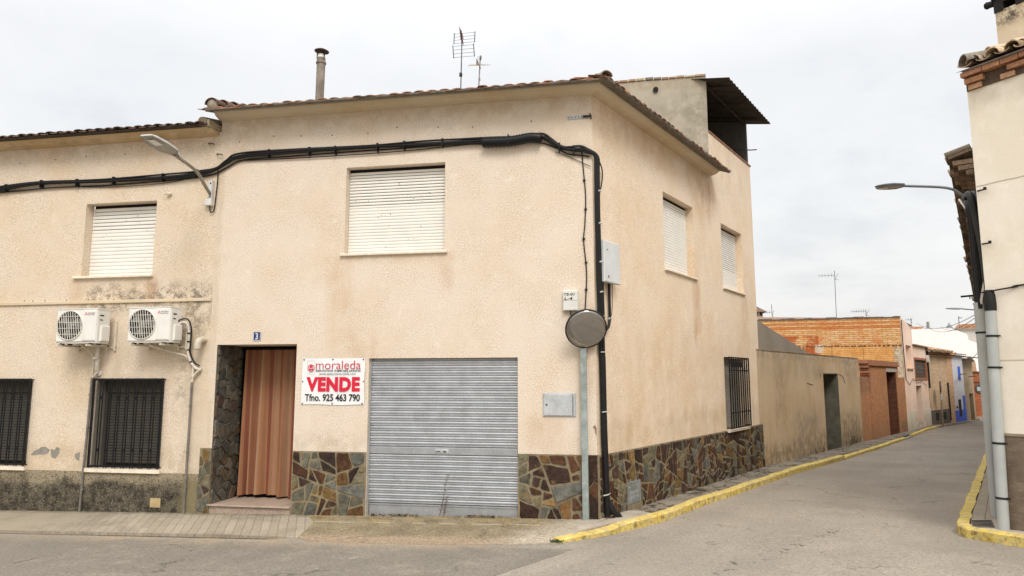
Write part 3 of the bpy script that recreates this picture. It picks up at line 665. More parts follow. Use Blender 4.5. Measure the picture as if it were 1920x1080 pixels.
# ------------------------------------------------------------------ curtain in the doorway
def make_curtain():
    mb = MB(); a0, a1 = -6.64, -5.235; n = 150; zs = [.075, .5, 1.1, 1.8, 2.4, 2.74]
    r = random.Random(4); stripe = []; x = 0
    pal = [(.30, .145, .075), (.22, .075, .043), (.32, .175, .098), (.25, .105, .058), (.30, .14, .072), (.35, .205, .125)]
    while x < 1.02: w = r.uniform(.035, .085); stripe.append((x + w, pal[len(stripe) % 6])); x += w
    def pt(t, z):
        a = a0 + (a1 - a0) * t; f = (2.74 - z) / 2.7
        w = .050 * math.sin(t * 47 + 1.6 * math.sin(t * 7) + .35 * f) + .03 * math.sin(t * 24 + f * 1.1) + .010 * math.sin(t * 105 + f)
        amp = .55 + .75 * f
        out = .10 * f * max(0, (t - .72) / .28) ** 1.5
        sag = .02 * math.sin(t * 5)
        return FRONT.p(a + .012 * f * math.sin(t * 40), -.72 + w * amp + out, z + (sag - .07 * max(0, t - .4) if z < .2 else 0))
    vs = [pt(i / n, z) for i in range(n + 1) for z in zs]; m = len(zs)
    for i in range(n):
        t = (i + .5) / n; c = next(q for e, q in stripe if t < e)
        mb.add([vs[i * m + j] for j in range(m)] + [vs[(i + 1) * m + j] for j in range(m)], [(j, m + j, m + j + 1, j + 1) for j in range(m - 1)], c, 0, True)
    c = build('door_curtain', mb, M['curtain'], at=FRONT.p(-5.95, -.72, .05), normals=False, merge=True)
    tag(c, 'striped orange and brown fabric curtain hanging in the stone doorway', 'curtain')
    mb = MB(); mb.tube([FRONT.p(-6.75, -.72, 2.76), FRONT.p(-5.235, -.72, 2.76)], .012, 8); build('curtain_rod', mb, M['iron'], c)
make_curtain()

# ------------------------------------------------------------------ left neighbour house
LH = thing('terraced_house', 'beige rendered house with barred ground floor windows and dark spattered base', 'house', (-9.5, 0, -.17))
LW = (-9.705, -8.186, 4.131, 5.545, .20); LB = (-9.187, -7.784, .60, 2.193, .24); LB2 = (-11.98, -10.56, .60, 2.193, .24)
mb = MB(); mb.wall(FRONT, -16, -6.9205, -.8, 6.80, [LW, LB, LB2], d=-.004); build('wall', mb, M['left'], LH, normals=False)
mb = MB(); mb.box(-16, -6.935, 7.4, 7.6, -.8, 8.4); mb.box(-16.1, -16, 0, 7.5, -.8, 7); build('rear_wall', mb, M['left'], LH)
mb = MB(); mb.fbox(FRONT, -16, -6.99, -.05, .022, -.8, .535); build('spatter_base', mb, M['spatter'], LH)
mb = MB(); mb.cham(FRONT, -16, -6.94, -.01, .028, 3.605, 3.665, .006); build('string_course', mb, M['soffit'], LH)
lcov = [(0, 6.725), (.06, 6.73), (.15, 6.745), (.19, 6.775), (.22, 6.79), (.26, 6.83), (-.02, 6.86)]
mb = MB(); mb.sweep(FRONT, lcov, -16, -6.965); build('cornice', mb, M['leftsoffit'], LH)
mb = MB(); mb.sweep(FRONT, [(.24, 6.82), (.40, 6.80), (.41, 6.82), (.24, 6.9), (0, 6.9)], -16, -6.97); build('tile_bed', mb, plain('dark_tile_bed', (.06, .045, .035), .95, amt=.3), LH)
mb = MB(); tiles(mb, FRONT, -16, -7.0, .44, 6.835, .27, 4.6, .21, DARKTILE, h=.026, seed=9); rf = build('roof', mb, M['tile'], LH, normals=False)
mb = MB(); mb.add([(-16, -.2, 6.9), (-6.95, -.2, 6.9), (-6.95, 4.3, 8.1), (-16, 4.3, 8.1), (-16, 7.5, 7.6), (-6.95, 7.5, 7.6)], [(0, 1, 2, 3), (3, 2, 5, 4)]); build('roof_deck', mb, M['mortar_soffit'], rf, normals=False)
mb = MB(); mb.lathe((-7.07, -.38, 6.875), (0, 1, .27), [(.085, 0), (.09, .02), (.08, .5), (.08, 1.6)], 14, (.22, .18, .13)); mb.fbox(FRONT, -7.02, -6.94, -.1, .36, 6.80, 6.92, (.34, .28, .2)); build('verge_tile', mb, M['tile'], rf)
shutter_window(LH, FRONT, LW, (-9.85, -8.16, .06), 4.95, .07)
def barred(hole, sill):
    a0, a1, z0, z1, dp = hole
    mb = MB(); mb.fbox(FRONT, a0 - .02, a1 + .02, -dp - .08, -dp - .05, z0, z1); w = build('window', mb, M['reveal_dark'], LH)
    mb = MB(); slats(mb, FRONT, a0 + .10, a1 - .02, -dp, z0 + .06, z1 - .24, .052, .010); mb.fbox(FRONT, a0 + .004, a0 + .10, -dp - .04, -dp + .02, z0, z1 - .004); mb.fbox(FRONT, a1 - .02, a1 - .004, -dp - .04, -dp + .02, z0, z1 - .004); mb.fbox(FRONT, a0 + .1, a1 - .02, -dp - .04, -dp + .035, z1 - .24, z1 - .004)
    build('shutter', mb, M['slat_dark'], w, normals=False)
    mb = MB(); mb.fbox(FRONT, a0 + .002, a0 + .012, -dp + .02, -.01, z0 + .002, z1 - .004); mb.fbox(FRONT, a0 + .012, a1 - .004, -dp + .036, -.01, z1 - .014, z1 - .004); build('jamb_shade', mb, plain('shaded_jamb_grey', (.23, .21, .18), .8), w)  # grey sheets added over the cream reveal, coloured as its shade
    mb = MB(); mb.cham(FRONT, sill[0], sill[1], -dp, .07, z0 - .075, z0 - .003, .006); build('sill', mb, M['sill'], w)
    g = grille(FRONT, a0 - .0, a1 + .02, z0 + .01, z1 + .02, -.004, .07, 9, [z0 + .04, z1 - .0], r=.011, pair=.026, frame=.018)
    for k in range(9):
        aa = a0 + (a1 + .02 - a0) * k / 8
        for zz in (z0 + .33, z1 - .33): g.lathe(FRONT.p(aa, .07, zz), (0, 0, 1), [(.008, -.03), (.019, 0), (.008, .03)], 6)
    build('grille', g, M['iron'], w)
    return w
barred(LB, (-9.26, -7.74)); barred(LB2, (-12.1, -10.53))
GREYP = plain('exposed_cement', (.25, .235, .205), .95, amt=.2, scale=9, bump=.4)
for pts in ([(-10.47, .80), (-10.40, .88), (-10.32, .91), (-10.25, .95), (-10.16, .955), (-10.07, .90), (-10.12, .83), (-10.18, .815), (-10.30, .82), (-10.38, .80)],
            [(-10.05, .92), (-9.97, .90), (-9.93, .955), (-9.86, .93), (-9.87, .84), (-9.93, .75), (-10.02, .77)], [(-9.53, .84), (-9.43, .87), (-9.43, .72), (-9.48, .73), (-9.53, .78)]):
    mb = MB(); mb.prism(FRONT, pts, -.01, -.0005); build('plaster_patch', mb, GREYP, LH)
mb = MB(); mb.cham(FRONT, -7.905, -7.70, 0, .032, -.06, .10, .006); build('vent_tile', mb, plain('vent_tile', (.42, .31, .17), .8, amt=.2), LH)
for a_, z_ in [(-11.3, 6.45), (-10.5, 6.48), (-9.8, 6.5), (-8.95, 6.5), (-8.2, 6.52)]:
    mb = MB(); mb.lathe(FRONT.p(a_, -.003, z_), (0, -1, 0), [(.014, 0), (.009, .006)], 6); build('screw_hole', mb, M['capdark'], LH)
for a_ in [-10.9, -10.72, -10.45, -9.98, -9.5, -8.6, -8.3, -7.7, -7.3]:
    mb = MB(); mb.lathe(FRONT.p(a_, -.003, 3.68 + rnd(0, .015)), (0, -1, 0), [(.012, 0), (.008, .006)], 6); build('screw_hole', mb, M['capdark'], LH)

# small wall fittings
mb = MB(); mb.tube(spline([(-7.03, .02, 2.90), (-7.03, -.09, 2.90), (-7.05, -.15, 2.85), (-7.06, -.16, 2.72)], 5), .058, 12); mb.lathe((-7.06, -.16, 2.715), (0, 0, -1), [(.064, -.03), (.064, 0), (.05, .001), (.05, -.02)], 12)
tag(build('vent_elbow', mb, M['beige_pipe'], at=(-7.03, 0, 2.85)), 'short pale elbow vent pipe sticking out of the beige wall beside the doorway', 'vent pipe')
mb = MB(); mb.lathe((-7.91, 0, 5.65), (-.2, -1, .05), [(.04, 0), (.04, .03), (.03, .06), (.0, .062)], 10); mb.tube([(-7.92, -.03, 5.65), (-8.0, -.06, 5.64)], .012, 6)
tag(build('insulator', mb, M['bracket'], at=(-7.91, 0, 5.65)), 'small cream insulator knob on the wall above the left upper window', 'insulator')
for (a_, z_), lb in (((-7.16, 6.58), 'rusty bent hook under the left cornice, nearest the eaves'), ((-6.98, 6.36), 'rusty nail stub at the wall seam below the cornice hook')):
    mb = MB(); mb.tube([(a_, 0, z_), (a_ + .02, -.05, z_), (a_ + .10, -.06, z_ - .01), (a_ + .14, -.05, z_ - .03)], .010, 6); tag(build('wall_hook', mb, M['capdark'], at=(a_, 0, z_)), lb, 'hook')

# ------------------------------------------------------------------ air conditioners
def make_ac(x0):
    A = lambda v: x0 + v
    t = thing('air_conditioner', 'white outdoor air conditioner', 'air conditioner', (x0, 0, 2.86), 'air conditioners on the beige house')
    w, zt, zb, yf, yb = .845, 3.455, 2.86, .45, .15
    mb = MB(); mb.cham(FRONT, A(0), A(w), yb, yf, zb, zt, .016); mb.fbox(FRONT, A(-.006), A(w + .006), yb - .005, yf + .005, zt - .002, zt + .014); mb.fbox(FRONT, A(0), A(w), yb, yf - .02, zb - .02, zb + .002)
    build('casing', mb, M['acwhite'], t)
    c = FRONT.p(A(.285), yf, (zt + zb) / 2 + .005); R = .262
    mb = MB(); mb.lathe(c, (0, -1, 0), [(R, -.01), (R, .002), (0, .0022)], 36); build('fan_opening', mb, M['acdark'], t)
    mb = MB()
    for b in range(3):
        a = b * 2.094 + .4; vs = []
        for rr, sw, h in ((.05, -.3, .004), (.22, -.55, .004), (.22, .35, .007), (.05, .4, .007)): vs.append((c[0] + rr * math.cos(a + sw), c[1] - h, c[2] + rr * math.sin(a + sw)))
        mb.add(vs, [(0, 1, 2, 3)])
    mb.lathe(c, (0, -1, 0), [(.065, .002), (.06, .009), (.0, .0095)], 20); build('fan', mb, M['acfan'], t, normals=False)
    mb = MB()
    k = -R + .02
    while k < R:
        h = math.sqrt(max(0, R * R - k * k)); mb.tube([(c[0] + k + h * .16, c[1] - .014, c[2] - h), (c[0] + k - h * .16, c[1] - .014, c[2] + h)], .0066, 5); k += .0475
    for q in (-.62, -.2, .2, .62):
        h = math.sqrt(R * R - (q * R) ** 2); mb.tube([(c[0] - h, c[1] - .017, c[2] + q * R), (c[0] + h, c[1] - .017, c[2] + q * R)], .005, 5)
    mb.lathe(c, (0, -1, 0), [(R + .012, 0), (R + .01, .014), (R - .006, .016), (R - .008, .004)], 40, caps=False); build('fan_guard', mb, M['acgrille'], t)
    mb = MB(); mb.cham(FRONT, A(.56), A(.835), yf - .002, yf + .012, zb + .02, zt - .012, .01); mb.fbox(FRONT, A(.58), A(.80), yf + .012, yf + .0132, zb + .05, zb + .054, None, 1); mb.fbox(FRONT, A(.60), A(.61), yf + .012, yf + .0132, zb + .07, zb + .25, None, 1)
    build('service_panel', mb, [M['acwhite'], M['acgrille']], t)
    mb = MB(); zl = zt - .088
    for (dx, dz) in ((0, .018), (-.016, -.009), (.016, -.009)):
        mb.prism(FRONT, [(A(.615) + dx, zl + dz - .016), (A(.615) + dx + .012, zl + dz), (A(.615) + dx, zl + dz + .016), (A(.615) + dx - .012, zl + dz)], yf + .012, yf + .014)
    build('emblem', mb, M['red'], t)
    for txt, z0, z1 in (('MITSUBISHI', zl + .002, zl + .024), ('ELECTRIC', zl - .028, zl - .008)):
        build('lettering', text_mesh(txt, FRONT, A(.65), A(.80), z0, z1, yf + .0135, bold=.02), M['grey_text'], t, normals=False)
    SR = Frame(A(w), 0, 0, 1)   # right flank
    mb = MB(); mb.prism(Frame(A(w), 0, 0, -1), [(yb + .01, zb), (yf - .09, zb), (yf - .07, zb + .10), (yf - .11, zb + .33), (yb + .03, zb + .35), (yb + .01, zb + .3)], -.0, -.028 if 0 else .0, None) if 0 else None
    mb.cham(Frame(A(w), -yb, 0, -1), .0, .17, -.03, .0, 0, 0, 0) if 0 else None
    fr = Frame(A(w), -yf, 0, 1)
    mb.cham(fr, .08, .29, -.0, .035, zb + .02, zb + .30, .012); build('valve_cover', mb, M['acwhite'], t); mb = MB(); mb.fbox(fr, .06, .15, .0, .006, zt - .12, zt - .10, None, 1); mb.fbox(fr, .06, .13, .0, .006, zt - .20, zt - .185, None, 1)
    build('side_vent', mb, [M['acwhite'], M['acdark']], t)
    mb = MB()
    for a in (.10, .70):
        mb.fbox(FRONT, A(a), A(a + .035), 0, .52, zb - .075, zb - .04); mb.fbox(FRONT, A(a), A(a + .035), 0, .035, zb - .14, zb + .42 if a > .5 else zb + .1)
        mb.fbox(FRONT, A(a - .01), A(a + .045), .20, .26, zb - .042, zb - .018, None, 1); mb.fbox(FRONT, A(a - .01), A(a + .045), .38, .44, zb - .042, zb - .018, None, 1)
    mb.fbox(FRONT, A(.86), A(.90), 0, .035, zb - .14, zb + .40); mb.fbox(FRONT, A(.10), A(.90), 0.0, .034, zb - .10, zb - .07)
    build('wall_bracket', mb, [M['bracket'], M['rubber']], t)
    return t
ac = make_ac(-9.725); ac['label'] = 'white air conditioner outdoor unit left of its twin, above the bare plaster patches'
ac2 = copy_tree(ac); ac2.location.x += 1.475; ac2['label'] = 'white air conditioner outdoor unit directly above the full barred window, beside the vent elbow'
# pipes of the two units
mb = MB(); mb.tube([(-9.13, -.10, 2.80), (-9.13, -.09, 2.50), (-9.14, -.07, 2.38), (-9.15, -.02, 2.33)], .038, 8); mb.tube([(-9.13, -.14, 2.56), (-9.13, -.14, 2.60)], .045, 8)
mb.lathe((-9.14, .0, 2.30), (0, -1, 0), [(.06, 0), (.05, .03), (0, .035)], 10)
tag(build('pipe_wrap', mb, M['pipe_wrap'], at=(-9.13, 0, 2.33)), 'short wrapped pipe dropping into the wall under the left air conditioner', 'insulated pipe')
mb = MB(); mb.tube(spline([(-7.46, -.28, 3.05), (-7.41, -.20, 3.19), (-7.32, -.14, 3.20), (-7.275, -.11, 3.06), (-7.28, -.09, 2.8), (-7.29, -.08, 2.66), (-7.23, -.07, 2.5), (-7.13, -.06, 2.39), (-7.05, -.02, 2.37)], 5), .024, 8)
for p_, q_ in (((-7.275, -.11, 3.03), (-7.276, -.108, 3.0)), ((-7.279, -.098, 2.88), (-7.28, -.096, 2.85)), ((-7.285, -.087, 2.73), (-7.287, -.085, 2.71)), ((-7.235, -.07, 2.51), (-7.22, -.069, 2.485))): mb.tube([p_, q_], .027, 8, None, 1)
mb.tube(spline([(-7.46, -.30, 3.12), (-7.39, -.22, 3.25), (-7.28, -.15, 3.26), (-7.225, -.12, 3.1), (-7.235, -.1, 2.85), (-7.25, -.08, 2.68), (-7.17, -.06, 2.5), (-7.07, -.05, 2.43)], 5), .014, 6, None, 1)
tag(build('pipe_wrap', mb, [M['pipe_wrap'], M['cable']], at=(-7.15, 0, 2.4)), 'taped white pipe loop running from the right air conditioner to the doorway wall', 'insulated pipe')
mb = MB(); mb.tube(spline([(-9.28, -.36, 2.82), (-9.24, -.2, 2.72), (-9.22, -.08, 2.6), (-9.23, -.06, 2.4)], 4) + [Vector((-9.25, -.05, 2.24))], .017, 8, None, 1)
mb.tube([(-9.14, -.06, 2.32), (-9.2, -.05, 2.26), (-9.25, -.05, 2.22)], .02, 8, None, 1); mb.tube([(-9.25, -.05, 2.24), (-9.265, -.05, 1.2), (-9.285, -.05, .5), (-9.29, -.06, -.22)], .021, 8)
for z in (1.9, 1.3, .8, .2): mb.tube([(-9.26 - (.02 if z < 1 else 0), -.05, z), (-9.26 - (.02 if z < 1 else 0), -.05, z + .03)], .028, 8)
tag(build('drain_pipe', mb, [M['drain'], M['bracket']], at=(-9.29, 0, -.2)), 'thin grey drain pipe running down the wall left of the barred window', 'drain pipe', 'condensate drain pipes on the beige house')
mb = MB(); mb.tube(spline([(-7.9, -.33, 2.80), (-7.65, -.18, 2.70), (-7.4, -.08, 2.63), (-7.29, -.07, 2.58)], 4), .017, 8, None, 1); mb.tube([(-7.06, -.05, 2.36), (-7.13, -.05, 2.30), (-7.19, -.05, 2.22)], .022, 8, None, 1)
mb.tube([(-7.19, -.05, 2.42), (-7.195, -.05, 2.24), (-7.20, -.05, 2.14)], .022, 8, None, 1); mb.tube([(-7.20, -.05, 2.24), (-7.205, -.05, 1.0), (-7.21, -.06, -.2)], .021, 8)
for z in (1.7, .9, .3): mb.tube([(-7.205, -.05, z), (-7.205, -.05, z + .03)], .028, 8)
tag(build('drain_pipe', mb, [M['drain'], M['bracket']], at=(-7.21, 0, -.2)), 'thin grey drain pipe running down the wall between the barred window and the doorway', 'drain pipe', 'condensate drain pipes on the beige house')

# ------------------------------------------------------------------ estate agent's banner
bx0, bx1, bz0, bz1 = -5.10, -3.945, 1.755, 2.55
BN = thing('banner', 'white for sale banner with red VENDE lettering fixed beside the garage shutter', 'banner', FRONT.p(-4.52, 0, bz0))
mb = MB(); n, m_ = 16, 10; vs = []
r_ = random.Random(2)
for i in range(n + 1):
    for j in range(m_ + 1):
        u, v = i / n, j / m_
        a = bx0 + (bx1 - bx0) * u + (.006 * math.sin(v * 9) if i == n else 0) + (-.006 * (1 - v) if i == 0 else 0); z = bz0 + (bz1 - bz0) * v + (.006 * math.sin(u * 8) if j == 0 else 0)
        edge = min(u, 1 - u, v, 1 - v)
        vs.append(FRONT.p(a, .012 + .006 * math.sin(u * 7 + v * 3) * math.sin(v * 5) + (.010 if i == n and .2 < v < .8 else 0), z))
mb.add(vs, [(i * (m_ + 1) + j, (i + 1) * (m_ + 1) + j, (i + 1) * (m_ + 1) + j + 1, i * (m_ + 1) + j + 1) for i in range(n) for j in range(m_)], None, 0, True)
build('sheet', mb, M['banner'], BN, normals=False)
def bp(u, v): return bx0 + (bx1 - bx0) * u, bz1 - (bz1 - bz0) * v      # banner fractions, v downwards
def lett(txt, u0, u1, v0, v1, mat_, bold=0, d=.0215, **k):
    (a0, z1), (a1, z0) = bp(u0, v0), bp(u1, v1)
    build('lettering', text_mesh(txt, FRONT, a0, a1, z0, z1, d, bold=bold, **k), mat_, BN, normals=False)
lett('moraleda', .222, .935, .05, .235, M['redthin'], -.006)
lett('SERVICIOS INMOBILIARIOS', .222, .935, .247, .292, M['black'], .012)
lett('www.asesoriamoraleda.com', .275, .86, .305, .362, M['grey_text'], .0)
lett('VENDE', .075, .93, .405, .72, M['red'], .055, space=1.08)
lett('Tfno. 925 463 790', .06, .935, .77, .925, M['black'], .022)
mb = MB(); ca, cz = bp(.145, .205); cpt = FRONT.p(ca, .0205, cz)
mb.lathe(cpt, (0, -1, 0), [(.062, 0), (.062, .002), (.051, .002), (.051, 0)], 28, caps=False)
mb.prism(FRONT, [(ca - .030, cz + .004), (ca + .030, cz + .004), (ca + .026, cz + .030), (ca + .012, cz + .042), (ca - .012, cz + .042), (ca - .026, cz + .030)], .0205, .0225)
mb.prism(FRONT, [(ca - .034, cz - .040), (ca - .034, cz - .008), (ca - .018, cz - .008), (ca, cz - .024), (ca + .018, cz - .008), (ca + .034, cz - .008), (ca + .034, cz - .040), (ca + .016, cz - .040), (ca + .016, cz - .026), (ca, cz - .040), (ca - .016, cz - .026), (ca - .016, cz - .040)], .0205, .0225)
build('logo', mb, M['red'], BN)
mb = MB()
(f0, f1), (g0, g1) = bp(.085, .05), bp(.205, .345)
for q in ((f0, f1, g0, f1 - .003), (f0, g1, g0, g1 + .003), (f0, f1, f0 + .003, g1), (g0 - .003, f1, g0, g1)): mb.fbox(FRONT, q[0], q[2], .0205, .0215, min(q[1], q[3]), max(q[1], q[3]))
mb.fbox(FRONT, f0 + .03, g0 - .03, .0205, .0215, g1 + .035, g1 + .043); build('logo_frame', mb, plain('pale_line', (.45, .42, .43), .6), BN)
for u, v in ((.025, .025), (.49, .02), (.975, .025), (.015, .5), (.985, .5), (.02, .975), (.5, .975), (.97, .97)):
    a, z = bp(u, v); mb = MB(); mb.lathe(FRONT.p(a, .012, z), (0, -1, 0), [(.012, 0), (.011, .016), (0, .018)], 8); build('eyelet', mb, M['eyelet'], BN)
# house number
NP = thing('house_number', 'small blue enamel number plate reading 3 above the doorway', 'number plate', FRONT.p(-6.0, 0, 2.88))
mb = MB(); mb.cham(FRONT, -6.07, -5.925, 0, .010, 2.875, 3.025, .003); build('plate', mb, M['enamel'], NP)
mb = MB()
for q in ((-6.068, -6.061, 2.88, 3.02), (-5.934, -5.927, 2.88, 3.02), (-6.068, -5.927, 2.877, 2.884)): mb.fbox(FRONT, q[0], q[1], .010, .012, q[2], q[3])
build('border', mb, M['enamel_white'], NP); build('digit', text_mesh('3', FRONT, -6.025, -5.975, 2.895, 3.008, .0125, bold=.01), M['enamel_white'], NP, normals=False)
# meter hatch
MT = thing('meter_hatch', 'galvanised meter cupboard door set in the wall right of the garage shutter', 'meter box', FRONT.p(-.6, 0, 1.6))
mb = MB(); mb.fbox(FRONT, -.865, -.325, -.02, .012, 1.585, 1.965); build('frame', mb, M['zinc'], MT)
mb = MB(); mb.cham(FRONT, -.85, -.375, .012, .032, 1.60, 1.95, .006); mb.fbox(FRONT, -.37, -.335, .012, .026, 1.6, 1.95); build('door', mb, M['zinc'], MT)
mb = MB(); mb.lathe(FRONT.p(-.80, .031, 1.775), (0, -1, 0), [(.018, 0), (.016, .006), (.008, .007), (0, .004)], 10); mb.fbox(FRONT, -.372, -.368, .012, .034, 1.62, 1.93); build('lock', mb, M['eyelet'], MT)
# terminal box with hand lettering
TB = thing('terminal_box', 'small grey terminal box with handwritten TE-01 L-4 beside the round mirror', 'terminal box', FRONT.p(-.38, 0, 3.29))
mb = MB(); mb.cham(FRONT, -.51, -.262, 0, .085, 3.30, 3.635, .012); mb.fbox(FRONT, -.505, -.267, .0852, .087, 3.468, 3.472, None, 1); build('case', mb, [M['white_plastic'], M['grey_text']], TB)
for txt, q in (('TE-01', (-.495, -.315, 3.545, 3.59)), ('L-4', (-.487, -.352, 3.475, 3.525))): build('lettering', text_mesh(txt, FRONT, *q, .0872, bold=.02, shear=.15), M['black'], TB, normals=False)
mb = MB(); mb.tube([FRONT.p(-.385, .06, 3.34), FRONT.p(-.385, .06, 3.22)], .012, 6); build('cable_gland', mb, M['cable'], TB)
# electrical cabinet on the side wall
EC = thing('electrical_cabinet', 'pale grey plastic cable cabinet on the side wall next to the corner conduit', 'cable cabinet', SIDE.p(.4, 0, 3.78))
mb = MB(); mb.fbox(SIDE, .10, .665, 0, .085, 3.80, 4.47); build('case', mb, M['cab_side'], EC)
mb = MB(); mb.cham(SIDE, .092, .675, .085, .15, 3.785, 4.485, .012); build('door', mb, M['cab'], EC)
mb = MB(); mb.lathe(SIDE.p(.20, .15, 4.33), (SIDE.n[0], SIDE.n[1], 0), [(.014, 0), (.012, .008), (0, .009)], 8); mb.fbox(SIDE, .22, .25, .15, .156, 3.86, 3.90); build('latch', mb, M['eyelet'], EC)
mb = MB()
for s in (.20, .44): mb.tube(spline([SIDE.p(s, .05, 3.82), SIDE.p(s + .01, .045, 3.5), SIDE.p(s + (.03 if s < .3 else 0.02), .04, 3.22), SIDE.p(s - (.02 if s < .3 else .05), .05, 3.06), SIDE.p(s - (.08 if s < .3 else .22), .06, 2.97)], 5), .024, 8)
mb.tube(spline([SIDE.p(.60, .03, 3.82), SIDE.p(.63, .01, 3.5), SIDE.p(.60, .01, 3.3), SIDE.p(.50, .01, 3.15), SIDE.p(.45, .01, 3.05)], 5), .005, 5)
for s, z in ((.22, 3.22), (.46, 3.2)): mb.tube([SIDE.p(s - .03, .045, z), SIDE.p(s + .05, .045, z)], .02, 6, None, 1)
build('cable', mb, [M['cable'], M['clip']], EC)
# bracket plate under the cornice
mb = MB(); mb.cham(FRONT, -.41, -.05, 0, .012, 6.585, 6.645, .003); mb.fbox(FRONT, -.14, .01, .012, .035, 6.60, 6.632, None, 1); mb.tube([FRONT.p(-.02, .03, 6.66), FRONT.p(.0, .03, 6.56)], .014, 6, None, 1)
for q in range(5): mb.lathe(FRONT.p(-.38 + q * .055, .012, 6.615), (0, -1, 0), [(.010, 0), (.009, .004), (0, .005)], 6, None, 1)
tag(build('wall_bracket', mb, [M['galv_flat'], M['capdark']], at=FRONT.p(-.2, 0, 6.6)), 'perforated galvanised steel bracket high on the wall beside the corner', 'bracket')

# ------------------------------------------------------------------ traffic mirror
TM = thing('traffic_mirror', 'round convex traffic mirror with black rim on a galvanised post at the house corner', 'traffic mirror', (-.19, -.10, 0))
mb = MB(); mb.fbox(FRONT, -.233, -.137, .05, .13, -.3, 3.0); build('post', mb, M['galv_post'], TM)
mc = Vector((-.125, -.26, 2.985)); ax = Vector((.24, -1, -.55)).normalized()
Rm = .325
mb = MB(); mb.lathe(mc, ax, [(Rm * math.cos(q * math.pi / 16 * .999) if q < 8 else 0.001, .012 + .062 * math.sin(q * math.pi / 16)) for q in range(9)], 48); build('mirror_face', mb, M['mirror'], TM)
mb = MB(); mb.lathe(mc, ax, [(Rm - .012, .0), (Rm - .004, .024), (Rm + .006, .026), (Rm + .014, .008), (Rm + .01, -.02), (Rm - .02, -.035), (.1, -.05), (0, -.05)], 48); build('rim', mb, M['rubber'], TM)
mb = MB(); mb.tube([mc - ax * .03, Vector((-.185, -.11, 2.93))], .03, 8); mb.fbox(FRONT, -.245, -.125, .04, .145, 2.88, 2.96); build('clamp', mb, M['galv_post'], TM)

# ------------------------------------------------------------------ cables
CB = thing('cable_bundle', 'thick black cable bundle sagging along both facades below the eaves', 'cable bundle', (-3.5, 0, 6.2))
path = [(-16, 5.86), (-12.6, 5.86), (-11.7, 5.93), (-10.73, 6.00), (-9.3, 5.975), (-7.82, 5.99), (-7.2, 6.02), (-6.93, 6.08), (-6.73, 6.20), (-6.46, 6.305), (-5.34, 6.32), (-3.9, 6.315), (-2.9, 6.315), (-1.89, 6.30), (-1.3, 6.30), (-1.0, 6.325), (-.80, 6.30), (-.66, 6.19), (-.50, 6.085), (-.35, 6.055), (-.20, 6.05), (-.07, 6.0)]
P = [FRONT.p(a, .055, z) for a, z in path] + [SIDE.p(.0, .085, 5.90), SIDE.p(.02, .085, 5.6), SIDE.p(.02, .08, 5.0), SIDE.p(.03, .08, 4.4), SIDE.p(.04, .08, 3.8), SIDE.p(.06, .08, 3.2), SIDE.p(.09, .08, 2.6)]
for dz, dd, r in ((0, 0, .026), (-.034, .008, .022), (.020, .020, .018), (-.016, .026, .016), (.036, 0, .011)):
    mb = MB(); r3 = random.Random(int(dz * 1000) + 50); ph = r3.uniform(0, 6); q = []
    for k, p in enumerate(P):
        w = .013 * math.sin(k * 1.7 + ph)
        q.append((p[0] + (0 if k < 22 else dz * .9), p[1] - dd * (1 if k < 22 else .6), p[2] + (dz + w if k < 22 else 0)))
    mb.tube(spline(q, 5), r, 8); build('strand', mb, M['cable'], CB)
mb = MB(); low = [(-16, 5.80), (-11.7, 5.865), (-10.5, 5.90), (-9.3, 5.885), (-8.4, 5.90), (-7.8, 5.915), (-7.2, 5.95), (-6.95, 6.0), (-6.73, 6.10), (-6.4, 6.22), (-5.4, 6.235), (-4.2, 6.25), (-3.2, 6.255), (-2.2, 6.27), (-1.9, 6.25), (-1.4, 6.21), (-.95, 6.22), (-.6, 6.09), (-.4, 5.97), (-.15, 5.93), (-.04, 5.90)]
mb.tube(spline([FRONT.p(a, .03, z) for a, z in low], 5), .013, 6)
mb.tube(spline([FRONT.p(a, .03, z - .05 * max(0, math.sin((a + 6.4) / 4.6 * math.pi)) - .01) for a, z in low if -6.5 < a < -1.7], 5), .009, 6)
mb.tube(spline([FRONT.p(-9.8, .02, 5.88), FRONT.p(-8.9, .02, 5.845), FRONT.p(-8.0, .02, 5.87), FRONT.p(-7.4, .02, 5.95)], 6), .006, 5)
mb.tube(spline([FRONT.p(-.62, .03, 6.02), FRONT.p(-.4, .02, 5.93), FRONT.p(-.15, .02, 5.80), FRONT.p(-.02, .03, 5.73)], 5), .006, 5); build('thin_cable', mb, M['cable'], CB)
mb = MB()
prof = []
for k in range(34): prof += [k]
pts = spline([FRONT.p(-1.87, .085, 6.245), FRONT.p(-1.4, .09, 6.235), FRONT.p(-1.05, .085, 6.275), FRONT.p(-.85, .08, 6.25)], 14); mb.tube(pts, [.088 + (.007 if i % 2 else -.006) for i in range(len(pts))], 14)
build('sleeve', mb, M['sleeve'], CB)
for a, z in ((-11.5, 5.93), (-10.7, 5.97), (-9.9, 5.95), (-9.1, 5.95), (-8.05, 5.96), (-7.35, 6.0), (-5.9, 6.30), (-5.1, 6.29), (-4.6, 6.28), (-3.8, 6.28), (-3.3, 6.29), (-2.6, 6.29), (-1.41, 6.24), (-.55, 6.08), (-.3, 6.02)):
    mb = MB(); mb.fbox(FRONT, a - .008, a + .008, .0, .10 if a != -1.41 else .17, z - .07, z + .07 + (.03 if a == -1.41 else 0)); mb.fbox(FRONT, a - .018, a + .018, .03, .075, z + .055, z + .085, None, 1); build('clip', mb, [M['clip'] if random.random() < .15 else M['cable'], M['cable']], CB)
for z in (5.3, 4.75, 4.1, 3.6): mb = MB(); mb.tube([SIDE.p(.0, .12, z), SIDE.p(.06, .125, z + .01)], .016, 6); build('clip', mb, M['clip'], CB)
